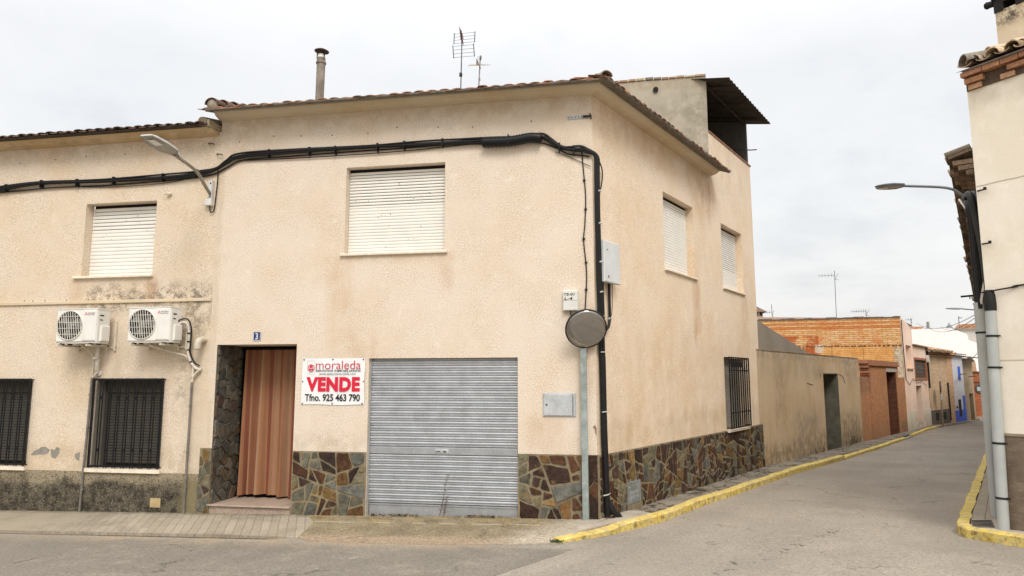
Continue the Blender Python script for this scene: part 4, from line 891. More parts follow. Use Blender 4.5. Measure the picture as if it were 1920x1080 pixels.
mb = MB(); mb.tube(spline([SIDE.p(.05, .10, 5.85), SIDE.p(.25, .05, 5.77), SIDE.p(.31, .03, 5.64), SIDE.p(.27, .03, 5.48), SIDE.p(.13, .06, 5.28), SIDE.p(.07, .08, 5.1)], 6), .011, 6)
tag(build('cable_loop', mb, M['cable'], at=SIDE.p(.1, 0, 5.3)), 'small black cable loop bulging from the bundle on the side wall', 'cable')
mb = MB(); wp = [(-.17, 6.0), (-.14, 5.6), (-.115, 5.21), (-.135, 4.75), (-.16, 4.48), (-.13, 4.12), (-.12, 3.85), (-.14, 3.5), (-.165, 3.15)]
mb.tube(spline([FRONT.p(a, .014, z) for a, z in wp], 5), .0105, 6)
for a, z in ((-.135, 5.5), (-.12, 5.0), (-.158, 4.5), (-.125, 4.1), (-.13, 3.65), (-.16, 3.25)): mb.fbox(FRONT, a - .022, a + .022, .0, .03, z - .012, z + .012)
tag(build('thin_wire', mb, M['cable'], at=FRONT.p(-.14, 0, 3.2)), 'thin black wire tacked down the wall left of the corner above the mirror', 'wire')
mb = MB(); q = [SIDE.p(.10, .065, 2.95), SIDE.p(.12, .065, 2.4), SIDE.p(.135, .065, 1.4), SIDE.p(.165, .07, .4), SIDE.p(.175, .075, .02)]
mb.tube(q, .052, 12); mb.tube([SIDE.p(.19, .062, 2.55), SIDE.p(.20, .062, 1.4), SIDE.p(.215, .065, .3)], .024, 8); mb.tube([SIDE.p(.08, .07, 3.3), SIDE.p(.1, .068, 2.9)], .05, 10)
cd = build('corner_conduit', mb, M['cable'], at=SIDE.p(.16, .07, 0)); tag(cd, 'black protective cable conduit running down the house corner to the pavement', 'conduit')
mb = MB(); mb.tube(spline([SIDE.p(.20, .09, .25), SIDE.p(.24, .13, .1), SIDE.p(.33, .17, .02), SIDE.p(.40, .19, -.03)], 4), [.05, .055, .06, .06, .06, .06, .06, .06, .06, .06, .055, .05, .045], 10); build('foot_bend', mb, M['rubber'], cd)
for z in (2.62, 1.66, .36): mb = MB(); mb.tube([SIDE.p(.03, .09, z), SIDE.p(.12, .125, z + .005), SIDE.p(.23, .10, z + .01)], .010, 6); build('clamp', mb, M['clip'], cd)

# ------------------------------------------------------------------ left street lamp
SL_ = thing('street_lamp', 'white led street lamp on a bent arm fixed at the seam between the two houses', 'street lamp', (-7.05, 0, 5.7))
mb = MB(); mb.fbox(FRONT, -7.10, -7.01, 0, .035, 5.50, 5.86); mb.fbox(FRONT, -7.015, -7.005, 0, .07, 5.50, 5.86)
for z in (5.55, 5.81): mb.lathe(FRONT.p(-7.06, .035, z), (0, -1, 0), [(.016, 0), (.014, .012), (0, .013)], 6, None, 1)
build('wall_plate', mb, [M['lamp_grey'], M['eyelet']], SL_)
mb = MB(); mb.tube(spline([(-7.055, -.04, 5.60), (-7.045, -.25, 5.73), (-7.03, -.45, 5.86), (-7.03, -.62, 5.92), (-7.03, -1.12, 6.0)], 5), .030, 10); build('arm', mb, M['arm'], SL_)
fr = Frame(-7.03, -1.05, 0, -1)         # along the head, away from the wall
tilt = .10
def head(mb, fr, z, L, W, H_, tilt, mi=0):
    secs = [(0.0, .05, .05), (.10, .07, .055), (.20, .13, .05), (.32, .95 * W / 2, .06), (.62, W / 2, .055), (.88, W * .42, .04), (1.0, W * .30, .022)]
    vs = []
    for t, w, h in secs:
        zz = z + tilt * L * t
        vs += [fr.p(L * t, -w, zz - h * .5), fr.p(L * t, -w, zz + h * .1), fr.p(L * t, -w * .72, zz + h * .65), fr.p(L * t, w * .72, zz + h * .65), fr.p(L * t, w, zz + h * .1), fr.p(L * t, w, zz - h * .5)]
    n = len(secs); fs = [(k * 6 + j, k * 6 + (j + 1) % 6, (k + 1) * 6 + (j + 1) % 6, (k + 1) * 6 + j) for k in range(n - 1) for j in range(5)]
    mb.add(vs, fs, None, mi, False); mb.add([vs[0], vs[1], vs[2], vs[3], vs[4], vs[5]], [(0, 1, 2, 3, 4, 5)]); mb.add(vs[-6:], [(5, 4, 3, 2, 1, 0)])
    un = MB(); un.add([fr.p(L * t, s * (w - .012), z + tilt * L * t - h * .5 + .004) for t, w, h in secs for s in (-1, 1)], [(k * 2, k * 2 + 1, k * 2 + 3, k * 2 + 2) for k in range(n - 1)])
    ln = MB(); zz = lambda t: z + tilt * L * t - .032
    ln.add([fr.p(L * t, s, zz(t)) for t, s in ((.58, -.075), (.58, .075), (.86, .065), (.86, -.065))], [(0, 1, 2, 3)])
    return un, ln
mb = MB(); un, ln = head(mb, fr, 6.02, .78, .36, .06, tilt); build('lamp_head', mb, M['lamp_grey'], SL_); build('underside', un, M['lamp_under'], SL_, normals=False); build('lens', ln, M['lamp_glass'], SL_, normals=False)
mb = MB(); mb.cham(FRONT, -7.135, -7.0, 0, .09, 5.375, 5.495, .012); tag(build('junction_box', mb, M['white_plastic'], at=FRONT.p(-7.06, 0, 5.37)), 'small white junction box on the wall just below the left street lamp bracket', 'junction box')
mb = MB(); mb.tube(spline([(-6.93, -.03, 6.05), (-6.925, -.03, 5.85), (-6.94, -.03, 5.6), (-6.955, -.03, 5.38), (-6.98, -.03, 5.27), (-7.03, -.04, 5.26), (-7.05, -.045, 5.38)], 5), .011, 6)
tag(build('lamp_cable', mb, M['cable'], at=(-6.95, 0, 5.3)), 'black cable dropping from the bundle and looping up into the junction box', 'cable')

# ------------------------------------------------------------------ antennas on the roof
def yagi(mb, base, top, boomdir, blen, els, el=.35, r=.006, mi=1):
    mb.tube([base, top], .016, 8); t = Vector(top); b = Vector(boomdir).normalized(); s = b.cross(Vector((0, 0, 1))).normalized()
    mb.tube([t, t + b * blen], .010, 6, None, mi)
    for k in range(els): p = t + b * blen * (k + .5) / els; L = el * (1 - .5 * k / els); mb.tube([p - s * L / 2, p + s * L / 2], r, 4, None, mi)
AN = thing('tv_antenna', 'taller dark roof aerial with grid reflector on a thin mast', 'aerial', (-2.68, 1.5, 7.7), 'television aerials on the corner house roof')
mb = MB(); mb.tube([(-2.69, 1.5, 7.5), (-2.665, 1.5, 9.13)], .011, 8); mb.lathe((-2.685, 1.5, 8.26), (0, 0, 1), [(.022, -.04), (.032, -.035), (.032, .035), (.022, .04)], 8); build('mast', mb, M['alu_dark'], AN)
mb = MB()
for z0, z1 in ((8.92, 9.12), (8.62, 8.86)):
    for k in range(4): z = z0 + (z1 - z0) * k / 3; mb.tube([(-2.83, 1.47, z), (-2.40, 1.47, z)], .0045, 4)
    for x in (-2.83, -2.40): mb.tube([(x, 1.48, z0 - .01), (x + .015 * (1 if z0 > 8.8 else -1), 1.45, z1 + .01)], .009, 5, None, 1)
mb.tube([(-2.67, 1.5, 8.45), (-2.67, 1.47, 9.12)], .008, 5); build('reflector', mb, [M['alu'], M['alu_dark']], AN)
mb = MB(); b0, b1 = Vector((-2.65, 1.45, 8.93)), Vector((-2.50, .75, 8.80)); mb.tube([b0, b1], .012, 6)
for k in range(8): p = b0.lerp(b1, k / 7); mb.tube([p + Vector((-.03, 0, .07)), p + Vector((.03, 0, -.07))], .006, 4, None, 1 if k % 2 else 0)
for s in (-.03, .03): mb.tube([b0 + Vector((s, 0, .05)), b1 + Vector((s * .4, 0, 0))], .005, 4, None, 1)
build('boom', mb, [M['alu_dark'], M['alu_red']], AN)
AN2 = thing('tv_antenna', 'shorter pale roof aerial with thin horizontal elements beside the taller mast', 'aerial', (-2.32, 1.5, 7.7), 'television aerials on the corner house roof')
mb = MB(); mb.tube([(-2.335, 1.5, 7.5), (-2.285, 1.5, 8.59)], .013, 8); mb.lathe((-2.275, 1.48, 8.58), (.2, -.4, 1), [(.018, -.05), (.022, -.04), (.022, .02), (.01, .04)], 8); build('mast', mb, M['alu'], AN2)
mb = MB(); mb.tube([(-2.29, 1.55, 8.38), (-2.27, 1.1, 8.36)], .009, 5); mb.fbox(WORLD, -2.36, -2.32, -1.5, -1.46, 8.42, 8.50); mb.tube([(-2.33, 1.5, 8.62), (-2.34, 1.5, 8.45)], .005, 4)
for k, (zz, L) in enumerate(((8.41, .23), (8.37, .22), (8.34, .15))): mb.tube([(-2.29 - L, 1.45 - k * .1, zz), (-2.29 + L, 1.45 - k * .1, zz - .02)], .004, 4, None, 1)
mb.tube([(-2.30, 1.48, 8.20), (-2.26, 1.40, 8.06)], .008, 5); build('elements', mb, [M['alu'], plain('pale_element', (.5, .45, .33), .5)], AN2)

# ------------------------------------------------------------------ ground, road, pavements
def asphalt():
    n = NB('old_asphalt', .93, spec=.15)
    # worn side-street surfacing to the right of the seam, older darker patch in front of the garage
    side = n.ma('ADD', n.ma('MULTIPLY', n.x, .885), n.ma('ADD', n.ma('MULTIPLY', n.y, -.466), -.55))   # + to the right of the seam line
    wob = n.ma('ADD', side, n.mr(n.noise(6, 3), 0, 1, -.04, .04, False))
    right = n.mr(wob, -.02, .02)
    beyond = n.mr(n.y, -1.75, -1.5)
    right = n.ma('MAXIMUM', right, beyond)
    lo = n.noise(.55, 5, .65); mid = n.noise(2.2, 5, .7)
    c = n.mix(right, (.19, .17, .14), (.312, .274, .226))
    c = n.mix(n.mr(lo, .38, .66, 0, .55), c, (.225, .20, .165)); c = n.mix(n.mr(mid, .5, .72, 0, .4), c, (.33, .29, .238))
    # sand washed along the gutter of the front pavement
    gut = n.ma('MULTIPLY', n.mr(n.y, -2.1, -1.45), n.ma('MULTIPLY', n.mr(n.x, -.9, -1.6), n.mr(n.y, -1.2, -1.0, 1, 0)))
    c = n.mix(n.ma('MULTIPLY', gut, n.mr(n.noise(1.3, 5, .65), .38, .56)), c, (.33, .265, .19))
    tr = n.noise(1.0, 3, .6, n.vec(n.ma('MULTIPLY', n.ma('SUBTRACT', n.ma('MULTIPLY', n.x, .907), n.ma('MULTIPLY', n.y, .42)), 1.4), n.ma('MULTIPLY', n.y, .06), 0.0))
    c = n.mix(n.mr(tr, .45, .65, 0, .35), c, (.25, .222, .19)); edge = n.ma('ADD', n.ma('ABSOLUTE', n.ma('ADD', n.y, 1.405)), n.mr(n.noise(3, 4), 0, 1, -.03, .03, False)); c = n.mix(n.ma('MULTIPLY', n.mr(edge, .02, .06, .85, 0), n.mr(n.x, -4.7, -4.9)), c, (.07, .06, .045))  # dark line painted along the pavement edge as the kerb step's shadow
    gr = n.ma('ADD', n.ma('MULTIPLY', n.noise(55, 3, .8), .6), n.ma('MULTIPLY', n.noise(24, 3, .7), .4)); f = n.mr(gr, .34, .66, .52, 1.46, False); c = n.mix(1.0, c, n.vec(f, f, f), 'MULTIPLY')
    vd = n.voro(.55, 'DISTANCE_TO_EDGE', n.vec(n.ma('ADD', n.x, n.mr(n.noise(1.5, 4), 0, 1, -.6, .6, False)), n.ma('ADD', n.y, n.mr(n.noise(1.7, 4), 0, 1, -.6, .6, False)), 0.0))
    crack = n.ma('MULTIPLY', n.mr(vd, .004, .012, 1, 0), n.mr(n.noise(.8, 3), .52, .62)); c = n.mix(n.ma('MULTIPLY', crack, .55), c, (.05, .045, .04))
    seam = n.ma('MULTIPLY', n.mr(n.ma('ABSOLUTE', wob), .0, .02, .6, 0), n.mr(n.y, -1.75, -1.9)); c = n.mix(seam, c, (.06, .05, .04))
    big = n.mr(n.voro(.22, 'F1', n.vec(n.ma('ADD', n.x, n.mr(n.noise(.7, 3), 0, 1, -.8, .8, False)), n.ma('ADD', n.y, n.mr(n.noise(.8, 3), 0, 1, -.8, .8, False)), 0.0), 'Color') if 0 else n.noise(.28, 3, .5, None, .8), .5, .56, 0, .28); c = n.mix(big, c, (.20, .18, .15))
    sp = n.mr(n.noise(9, 4, .8), .64, .70, 0, .85); c = n.mix(n.ma('MULTIPLY', sp, n.mr(n.noise(.9, 2), .52, .66)), c, (.05, .045, .04)); kr = n.ma('MULTIPLY', n.mr(n.ma('ABSOLUTE', n.ma('ADD', n.ma('MULTIPLY', n.ma('SUBTRACT', n.x, 2.6), .80), n.ma('MULTIPLY', n.ma('ADD', n.y, 1.2), -.6))), .05, .22, 1, 0), n.mr(n.noise(7, 4, .8), .56, .62)); c = n.mix(n.ma('MULTIPLY', n.ma('MULTIPLY', kr, n.mr(n.y, .9, .3)), .8), c, (.06, .052, .045))
    wh = n.ma('MULTIPLY', n.box(n.x, n.y, -3.35, -3.0, -2.52, -2.35, .06, .05), n.mr(n.noise(14, 4, .8), .52, .66, 0, .6)); c = n.mix(wh, c, (.45, .43, .38))
    n.bump(n.ma('ADD', gr, n.ma('MULTIPLY', n.noise(8, 4), .6)), .55, .012); return n.out(c)
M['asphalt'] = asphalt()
def soil():
    n = NB('soil', .95); return n.out(n.mix(n.noise(.4, 4), (.22, .16, .09), (.16, .13, .07)))
def sheet(x0, x1, y0, y1, off, nx=1, ny=1):
    mb = MB()
    for i in range(nx):
        for j in range(ny):
            xa, xb = x0 + (x1 - x0) * i / nx, x0 + (x1 - x0) * (i + 1) / nx; ya, yb = y0 + (y1 - y0) * j / ny, y0 + (y1 - y0) * (j + 1) / ny
            mb.add([(x, y, gz(x, y) + off) for x, y in ((xa, ya), (xb, ya), (xb, yb), (xa, yb))], [(0, 1, 2, 3)])
    return mb
structure('ground', sheet(-400, 400, -400, 400, -.20), soil(), normals=False)
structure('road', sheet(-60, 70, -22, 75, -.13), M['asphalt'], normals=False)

def slab(name, top, m, off=0.0, depth=.25, offs=None):
    """pavement slab over an outline (x, y); offs = own height offset of each corner"""
    n = len(top); offs = offs or [off] * n
    bm = bmesh.new()
    vt = [bm.verts.new((x, y, gz(x, y) + o)) for (x, y), o in zip(top, offs)]; vb = [bm.verts.new((x, y, gz(x, y) - depth)) for x, y in top]
    for tri in tessellate_polygon([[Vector((x, y, 0)) for x, y in top]]): bm.faces.new([vt[i] for i in tri])
    for k in range(n): bm.faces.new((vt[k], vt[(k + 1) % n], vb[(k + 1) % n], vb[k]))
    bmesh.ops.recalc_face_normals(bm, faces=bm.faces)
    me = bpy.data.meshes.new(name); bm.to_mesh(me); bm.free(); me.materials.append(m)
    o = bpy.data.objects.new(name, me); COL.objects.link(o); ORG[o.name] = Vector((0, 0, 0)); return tag(o, kind='structure')
def pavers():
    n = NB('worn_paving', .93, spec=.15); ca, sa = math.cos(math.radians(25.7)), math.sin(math.radians(25.7))
    u = n.ma('ADD', n.ma('MULTIPLY', n.x, -sa), n.ma('MULTIPLY', n.y, ca)); v = n.ma('ADD', n.ma('MULTIPLY', n.x, ca), n.ma('MULTIPLY', n.y, sa))
    b = n.n.new('ShaderNodeTexBrick'); n.l.new(n.vec(n.ma('ADD', u, n.mr(n.noise(3), 0, 1, -.02, .02)), n.ma('ADD', v, n.mr(n.noise(5), 0, 1, -.015, .015)), 0.0), b.inputs['Vector'])
    b.inputs['Scale'].default_value = 1; b.inputs['Brick Width'].default_value = .9; b.inputs['Row Height'].default_value = .135; b.inputs['Mortar Size'].default_value = .006; b.inputs['Mortar Smooth'].default_value = .4
    n.set(b.inputs['Color1'], (.37, .32, .25)); n.set(b.inputs['Color2'], (.31, .265, .20)); n.set(b.inputs['Mortar'], (.20, .17, .125))
    left = n.mr(n.ma('ADD', n.x, n.mr(n.noise(1.5, 3), 0, 1, -.5, .5)), -9.4, -8.6)
    c = n.mix(left, (.31, .265, .20), b.outputs['Color'])
    c = n.mix(n.mr(n.noise(2, 5, .7), .46, .68, 0, .6), c, (.22, .19, .145)); f = n.mr(n.noise(45, 3, .8), .3, .7, .78, 1.22, False); c = n.mix(1.0, c, n.vec(f, f, f), 'MULTIPLY')
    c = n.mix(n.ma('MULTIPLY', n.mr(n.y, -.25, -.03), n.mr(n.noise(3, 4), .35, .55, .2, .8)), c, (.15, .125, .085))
    n.bump(n.ma('SUBTRACT', n.ma('MULTIPLY', n.noise(30, 3), .5), n.ma('MULTIPLY', b.outputs['Fac'], left)), .5, .01); return n.out(c)
def concrete(name, c1, c2, ochre=0.0, crack=.6, light=None, grain=.3):
    n = NB(name, .95, spec=.12); c = n.mix(n.mr(n.noise(1.6, 6, .7), .35, .65), c1, c2)
    if ochre:
        band = n.mr(n.y, -.75, -.1); c = n.mix(n.ma('MULTIPLY', n.ma('MULTIPLY', n.mr(n.noise(2.4, 5, .65), .44, .58), band), ochre * .75), c, (.33, .245, .11))
        c = n.mix(n.ma('MULTIPLY', n.mr(n.noise(3.2, 5, .7), .52, .64), n.ma('MULTIPLY', band, .6)), c, (.13, .115, .07))
        ln = n.ma('ABSOLUTE', n.ma('ADD', n.ma('ADD', n.y, .47), n.mr(n.noise(1.1, 4), 0, 1, -.12, .12, False))); c = n.mix(n.ma('MULTIPLY', n.mr(ln, .0, .06, .75, 0), n.mr(n.noise(2, 3), .42, .52)), c, (.44, .38, .28))
        ed = n.mr(n.ma('ADD', n.y, n.mr(n.noise(1.5, 4), 0, 1, -.2, .2, False)), -1.05, -1.3, 0, .8); c = n.mix(ed, c, (.34, .26, .18))
    if ochre: c = n.mix(n.mr(n.ma('ADD', n.ma('SUBTRACT', n.x, n.ma('MULTIPLY', n.y, .55)), n.mr(n.noise(1.4, 5, .7), 0, 1, -.9, .9, False)), -.95, -.1, 0, .9), c, (.40, .345, .27))
    gr = n.noise(30 if ochre else 45, 4, .8); f = n.mr(gr, .3, .7, 1 - grain, 1 + grain, False); c = n.mix(1.0, c, n.vec(f, f, f), 'MULTIPLY')
    if crack:
        v = n.voro(1.5 if not ochre else .9, 'DISTANCE_TO_EDGE', n.vec(n.ma('ADD', n.x, n.mr(n.noise(3, 4), 0, 1, -.35, .35, False)), n.ma('ADD', n.y, n.mr(n.noise(3.3, 4), 0, 1, -.35, .35, False)), 0.0))
        c = n.mix(n.ma('MULTIPLY', n.ma('MULTIPLY', n.mr(v, .006, .022, 1, 0), n.mr(n.noise(1.3, 3), .45, .55)), crack), c, (.045, .038, .03))
    n.bump(n.ma('ADD', gr, n.noise(9, 4)), .6, .015); return n.out(c)
PV = pavers()
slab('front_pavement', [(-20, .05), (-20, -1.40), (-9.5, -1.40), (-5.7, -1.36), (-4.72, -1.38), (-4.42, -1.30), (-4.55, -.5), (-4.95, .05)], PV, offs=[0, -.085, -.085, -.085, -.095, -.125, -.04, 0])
slab('garage_ramp', [(-4.95, .05), (-4.55, -.5), (-4.40, -1.32), (-4.15, -1.50), (-3.1, -1.56), (-2.1, -1.52), (-1.13, -1.42), (-.48, -1.28), (-.30, -1.0), (-.33, .05)], concrete('ramp_concrete', (.27, .22, .145), (.19, .155, .10), .95, .35, grain=.55), offs=[0.002, -.035, -.118, -.124, -.125, -.125, -.122, -.115, -.06, 0.0])
KL = [(-.47, -1.27), (-.12, -.95), (.27, -.50), (.66, .02), (1.09, .72), (1.6, 1.87), (2.19, 3.09), (2.89, 4.46), (3.75, 6.21), (4.78, 8.23), (5.94, 10.26), (6.9, 11.98), (8.87, 15.59), (12.1, 21.87), (16.16, 30.09), (18.67, 34.41), (22.84, 40.4)]
WL = [(-.33, .05), (-.0, .05), SIDE.p(.9, -.03, 0)[:2], SIDE.p(9.4, -.03, 0)[:2], (9.4, 18.6), (13.8, 26.5), (17.3, 33.0), (20.15, 36.9), (21.7, 39.1), (24.3, 43)]
def offs_path(path, w):
    out = []
    for k, p in enumerate(path):
        a = path[max(0, k - 1)]; b = path[min(len(path) - 1, k + 1)]; dx, dy = b[0] - a[0], b[1] - a[1]; L = math.hypot(dx, dy); out.append((p[0] - dy / L * w, p[1] + dx / L * w))
    return out
KI = offs_path(KL, .155)
slab('corner_pavement', [(-.33, .05), (-.30, -1.0)] + KI[1:5] + [SIDE.p(.98, -.03, 0)[:2], (0, .05)], concrete('pale_concrete', (.44, .39, .32), (.36, .31, .245), 0, .35, grain=.15), offs=[0, -.06, -.025, -.008, -.006, -.006, 0, 0])
def cracked():
    n = NB('cracked_paving', .95, spec=.1); c = n.mix(n.mr(n.noise(2, 6, .7), .35, .65), (.27, .235, .185), (.19, .165, .13))
    v = n.voro(4.2, 'DISTANCE_TO_EDGE', n.vec(n.ma('ADD', n.ma('MULTIPLY', n.x, 1.0), n.mr(n.noise(4, 4), 0, 1, -.3, .3, False)), n.ma('ADD', n.ma('MULTIPLY', n.y, .55), n.mr(n.noise(4.4, 4), 0, 1, -.3, .3, False)), 0.0))
    m = n.ma('MULTIPLY', n.mr(v, .02, .075, 1, 0), n.mr(n.noise(.7, 4), .40, .54)); c = n.mix(m, c, (.05, .042, .032))
    f = n.mr(n.noise(45, 3, .8), .3, .7, .75, 1.25, False); c = n.mix(1.0, c, n.vec(f, f, f), 'MULTIPLY'); n.bump(n.ma('SUBTRACT', n.noise(16, 4), n.ma('MULTIPLY', m, 1.5)), .8, .02); return n.out(c)
slab('side_pavement', [SIDE.p(.98, -.03, 0)[:2]] + KI[4:] + WL[::-1][:-3], cracked(), off=-.006)
def kerb(name, path, w, h0, m, seed=1, seg=.55, inside=1):
    """row of kerb stones: a chamfered section swept along the outer line; h0(t) = height above the road"""
    r = random.Random(seed); pts = [Vector((x, y, 0)) for x, y in path]; fine = [pts[0]]
    for a, b in zip(pts, pts[1:]):
        L = (b - a).length; k = max(1, round(L / (seg / 4)))
        fine += [a.lerp(b, (i + 1) / k) for i in range(k)]
    mb = MB(); secs = []; dist = 0; jw = jh = 0
    for k, p in enumerate(fine):
        if k: dist += (p - fine[k - 1]).length
        if k % 4 == 0: jw, jh = r.uniform(-.012, .012), r.uniform(-.012, .012)
        a, b = fine[max(0, k - 1)], fine[min(len(fine) - 1, k + 1)]; t = (b - a).normalized(); nv = Vector((-t.y, t.x, 0)) * inside
        zt = gz(p.x, p.y) - .13 + h0(dist) + jh * .6; zb = gz(p.x, p.y) - .2
        q = p + nv * jw
        secs.append([Vector((q.x, q.y, zb)), Vector((q.x, q.y, zt - .022)) + nv * .004, Vector((q.x, q.y, zt)) + nv * .026, Vector((q.x, q.y, zt + .004)) + nv * (w - .01), Vector((q.x, q.y, zb)) + nv * w])
        if k % 4 == 0 and 0 < k < len(fine) - 1:      # joint between stones
            for dz in (.026,):
                s2 = [v + t * .012 - Vector((0, 0, dz if i in (1, 2, 3) else 0)) + (nv * .008 if i in (1, 2) else Vector((0, 0, 0))) for i, v in enumerate(secs[-1])]
                s3 = [v + t * .024 for v in secs[-1]]; secs.append(s2); secs.append(s3)
    vs = [v for s in secs for v in s]; m5 = 5
    mb.add(vs, [(k * m5 + j, k * m5 + j + 1, (k + 1) * m5 + j + 1, (k + 1) * m5 + j) for k in range(len(secs) - 1) for j in range(4)])
    mb.add(secs[0], [(0, 1, 2, 3, 4)]); mb.add(secs[-1], [(4, 3, 2, 1, 0)])
    return tag(build(name, mb, m), kind='structure')
def yellow():
    n = NB('worn_yellow_paint', .85, spec=.2); c = n.mix(n.mr(n.noise(3, 4), .35, .65), (.62, .45, .09), (.68, .54, .19)); w = n.noise(7, 6, .75)
    nrm = n.n.new('ShaderNodeNewGeometry').outputs['Normal']; sp = n.n.new('ShaderNodeSeparateXYZ'); n.l.new(nrm, sp.inputs[0])
    c = n.mix(n.mr(w, .42, .62, 0, .85), c, (.44, .355, .17)); face = n.mr(sp.outputs[2], .3, .8, 1, 0)
    c = n.mix(n.ma('MULTIPLY', n.mr(n.noise(11, 5, .75), .5, .62), n.ma('ADD', n.ma('MULTIPLY', face, .6), .15)), c, (.15, .11, .05)); c = n.mix(n.mr(n.noise(13, 5, .8), .58, .66, 0, .8), c, (.36, .32, .25))
    f = n.mr(n.noise(40, 3), .3, .7, .86, 1.12, False); c = n.mix(1.0, c, n.vec(f, f, f), 'MULTIPLY'); n.bump(n.noise(22, 5, .7), .5, .012); return n.out(c)
YK = yellow(); GK = concrete('kerb_concrete', (.34, .30, .24), (.27, .235, .18), 0, 0)
def subpath(path, l0, l1):
    pts = [Vector((x, y)) for x, y in path]; out = []; d = 0
    for a, b in zip(pts, pts[1:]):
        L = (b - a).length
        if not out and d + L >= l0: out.append(a.lerp(b, (l0 - d) / L))
        if out and d + L >= l1: out.append(a.lerp(b, (l1 - d) / L)); return [tuple(v) for v in out]
        if out: out.append(b)
        d += L
    return [tuple(v) for v in out]
kerb('kerb', KL[:12] , .155, lambda t: .045 + min(.085, t * .05), YK, 2)
kerb('kerb', subpath(KL, 15.05, 26.2), .155, lambda t: .075 if t < .6 else .10, YK, 3); kerb('kerb', subpath(KL, 26.2, 28.4), .155, lambda t: .05, GK, 9)
kerb('kerb', subpath(KL, 28.4, 37.8), .155, lambda t: .115, YK, 4); kerb('kerb', subpath(KL, 37.8, 60), .155, lambda t: .12, GK, 5)
KR = [(9.0, -5.2), (6.9, -2.6), (5.62, -.95), (5.34, -.62), (5.14, -.32), (5.16, .0), (5.33, .38), (5.70, 1.2), (6.69, 3.29), (8.32, 6.75), (11.93, 14.39), (14.5, 20.0), (20.0, 31.0)]
KRI = offs_path(KR, -.17)
RC = (5.70, -.25); RST = Frame(RC[0], RC[1], math.sin(math.radians(25)), math.cos(math.radians(25)), True); RFA = Frame(RC[0], RC[1], .64, -.77)
kerb('kerb', KR, .17, lambda t: .14, YK, 6, inside=-1)
wl = [RFA.p(5, 0, 0)[:2], RC, RST.p(16, 0, 0)[:2], RST.p(40, 0, 0)[:2]]
def slabs():
    n = NB('paving_slabs', .93, spec=.15); u = n.along(RST); v = n.ma('ADD', n.ma('MULTIPLY', n.x, RST.n[0]), n.ma('MULTIPLY', n.y, RST.n[1]))
    b = n.n.new('ShaderNodeTexBrick'); n.l.new(n.vec(u, v, 0.0), b.inputs['Vector']); b.inputs['Scale'].default_value = 1; b.inputs['Brick Width'].default_value = .6; b.inputs['Row Height'].default_value = .2; b.inputs['Mortar Size'].default_value = .008; b.inputs['Mortar Smooth'].default_value = .3
    n.set(b.inputs['Color1'], (.33, .28, .215)); n.set(b.inputs['Color2'], (.29, .25, .19)); n.set(b.inputs['Mortar'], (.15, .125, .095))
    c = n.mix(n.mr(n.y, .55, .45), b.outputs['Color'], (.46, .41, .34)); c = n.mix(n.mr(n.noise(3, 5, .7), .45, .7, 0, .5), c, (.24, .20, .15)); f = n.mr(n.noise(45, 3, .8), .3, .7, .82, 1.18, False); c = n.mix(1.0, c, n.vec(f, f, f), 'MULTIPLY'); n.bump(n.noise(30, 3), .4, .008); return n.out(c)
slab('right_pavement', KRI[::-1][1:] + [wl[0], wl[1], wl[2], wl[3]], slabs(), off=-.004)
# drain slot, grate
mb = MB()
dc = [(.68, .80), (.80, .97), (.96, .80), (.84, .62)]
mb.add([(x, y, gz(x, y) + .000) for x, y in dc] + [(x, y, gz(x, y) - .03) for x, y in dc], [(4, 5, 6, 7), (0, 1, 5, 4), (1, 2, 6, 5), (2, 3, 7, 6), (3, 0, 4, 7)])
mb.add([(x, y, gz(x, y) - .003) for x, y in [(.72, .81), (.80, .92), (.92, .79), (.84, .68)]], [(0, 1, 2, 3)], None, 1)
tag(build('drain_cover', mb, [plain('drain_rim', (.38, .34, .28), .9), plain('rusty_iron', (.10, .06, .04), .8, amt=.3)], at=(.82, .8, 0), normals=False), 'small rusty drain cover in the pavement by the yellow kerb below the stone plinth', 'drain cover')
GT = thing('drain_grate', 'dark rectangular drain grate in the pavement corner at the foot of the grey pipes', 'drain grate', (5.5, .1, .09))
def gp_(u, v): a = Vector((5.50, .36)).lerp(Vector((5.80, .40)), u); b = Vector((5.28, -.20)).lerp(Vector((5.58, -.18)), u); return a.lerp(b, v)
mb = MB()
def qd(u0, u1, v0, v1, o, col=None, mi=0):
    q = [gp_(u0, v0), gp_(u1, v0), gp_(u1, v1), gp_(u0, v1)]; mb.add([(p.x, p.y, gz(p.x, p.y) + o + dz) for dz in (0, -.02) for p in q], [(0, 1, 2, 3), (0, 1, 5, 4), (1, 2, 6, 5), (2, 3, 7, 6), (3, 0, 4, 7)], col, mi)
for q in ((0, 1, 0, .06), (0, 1, .94, 1), (0, 1, .44, .54), (0, .05, .06, .94), (.95, 1, .06, .94)): qd(*q, .010)
build('frame', mb, plain('grate_frame', (.16, .13, .10), .7, .3, amt=.3), GT)
mb = MB()
for k in range(9): qd(.07 + k * .1, .12 + k * .1, .07, .43, .006); qd(.07 + k * .1, .12 + k * .1, .55, .93, .006)
build('bar', mb, plain('grate_bar', (.09, .075, .06), .7, .3, amt=.3), GT)
mb = MB(); qd(.02, .98, .02, .98, .0015); build('pit', mb, M['reveal_dark'], GT)
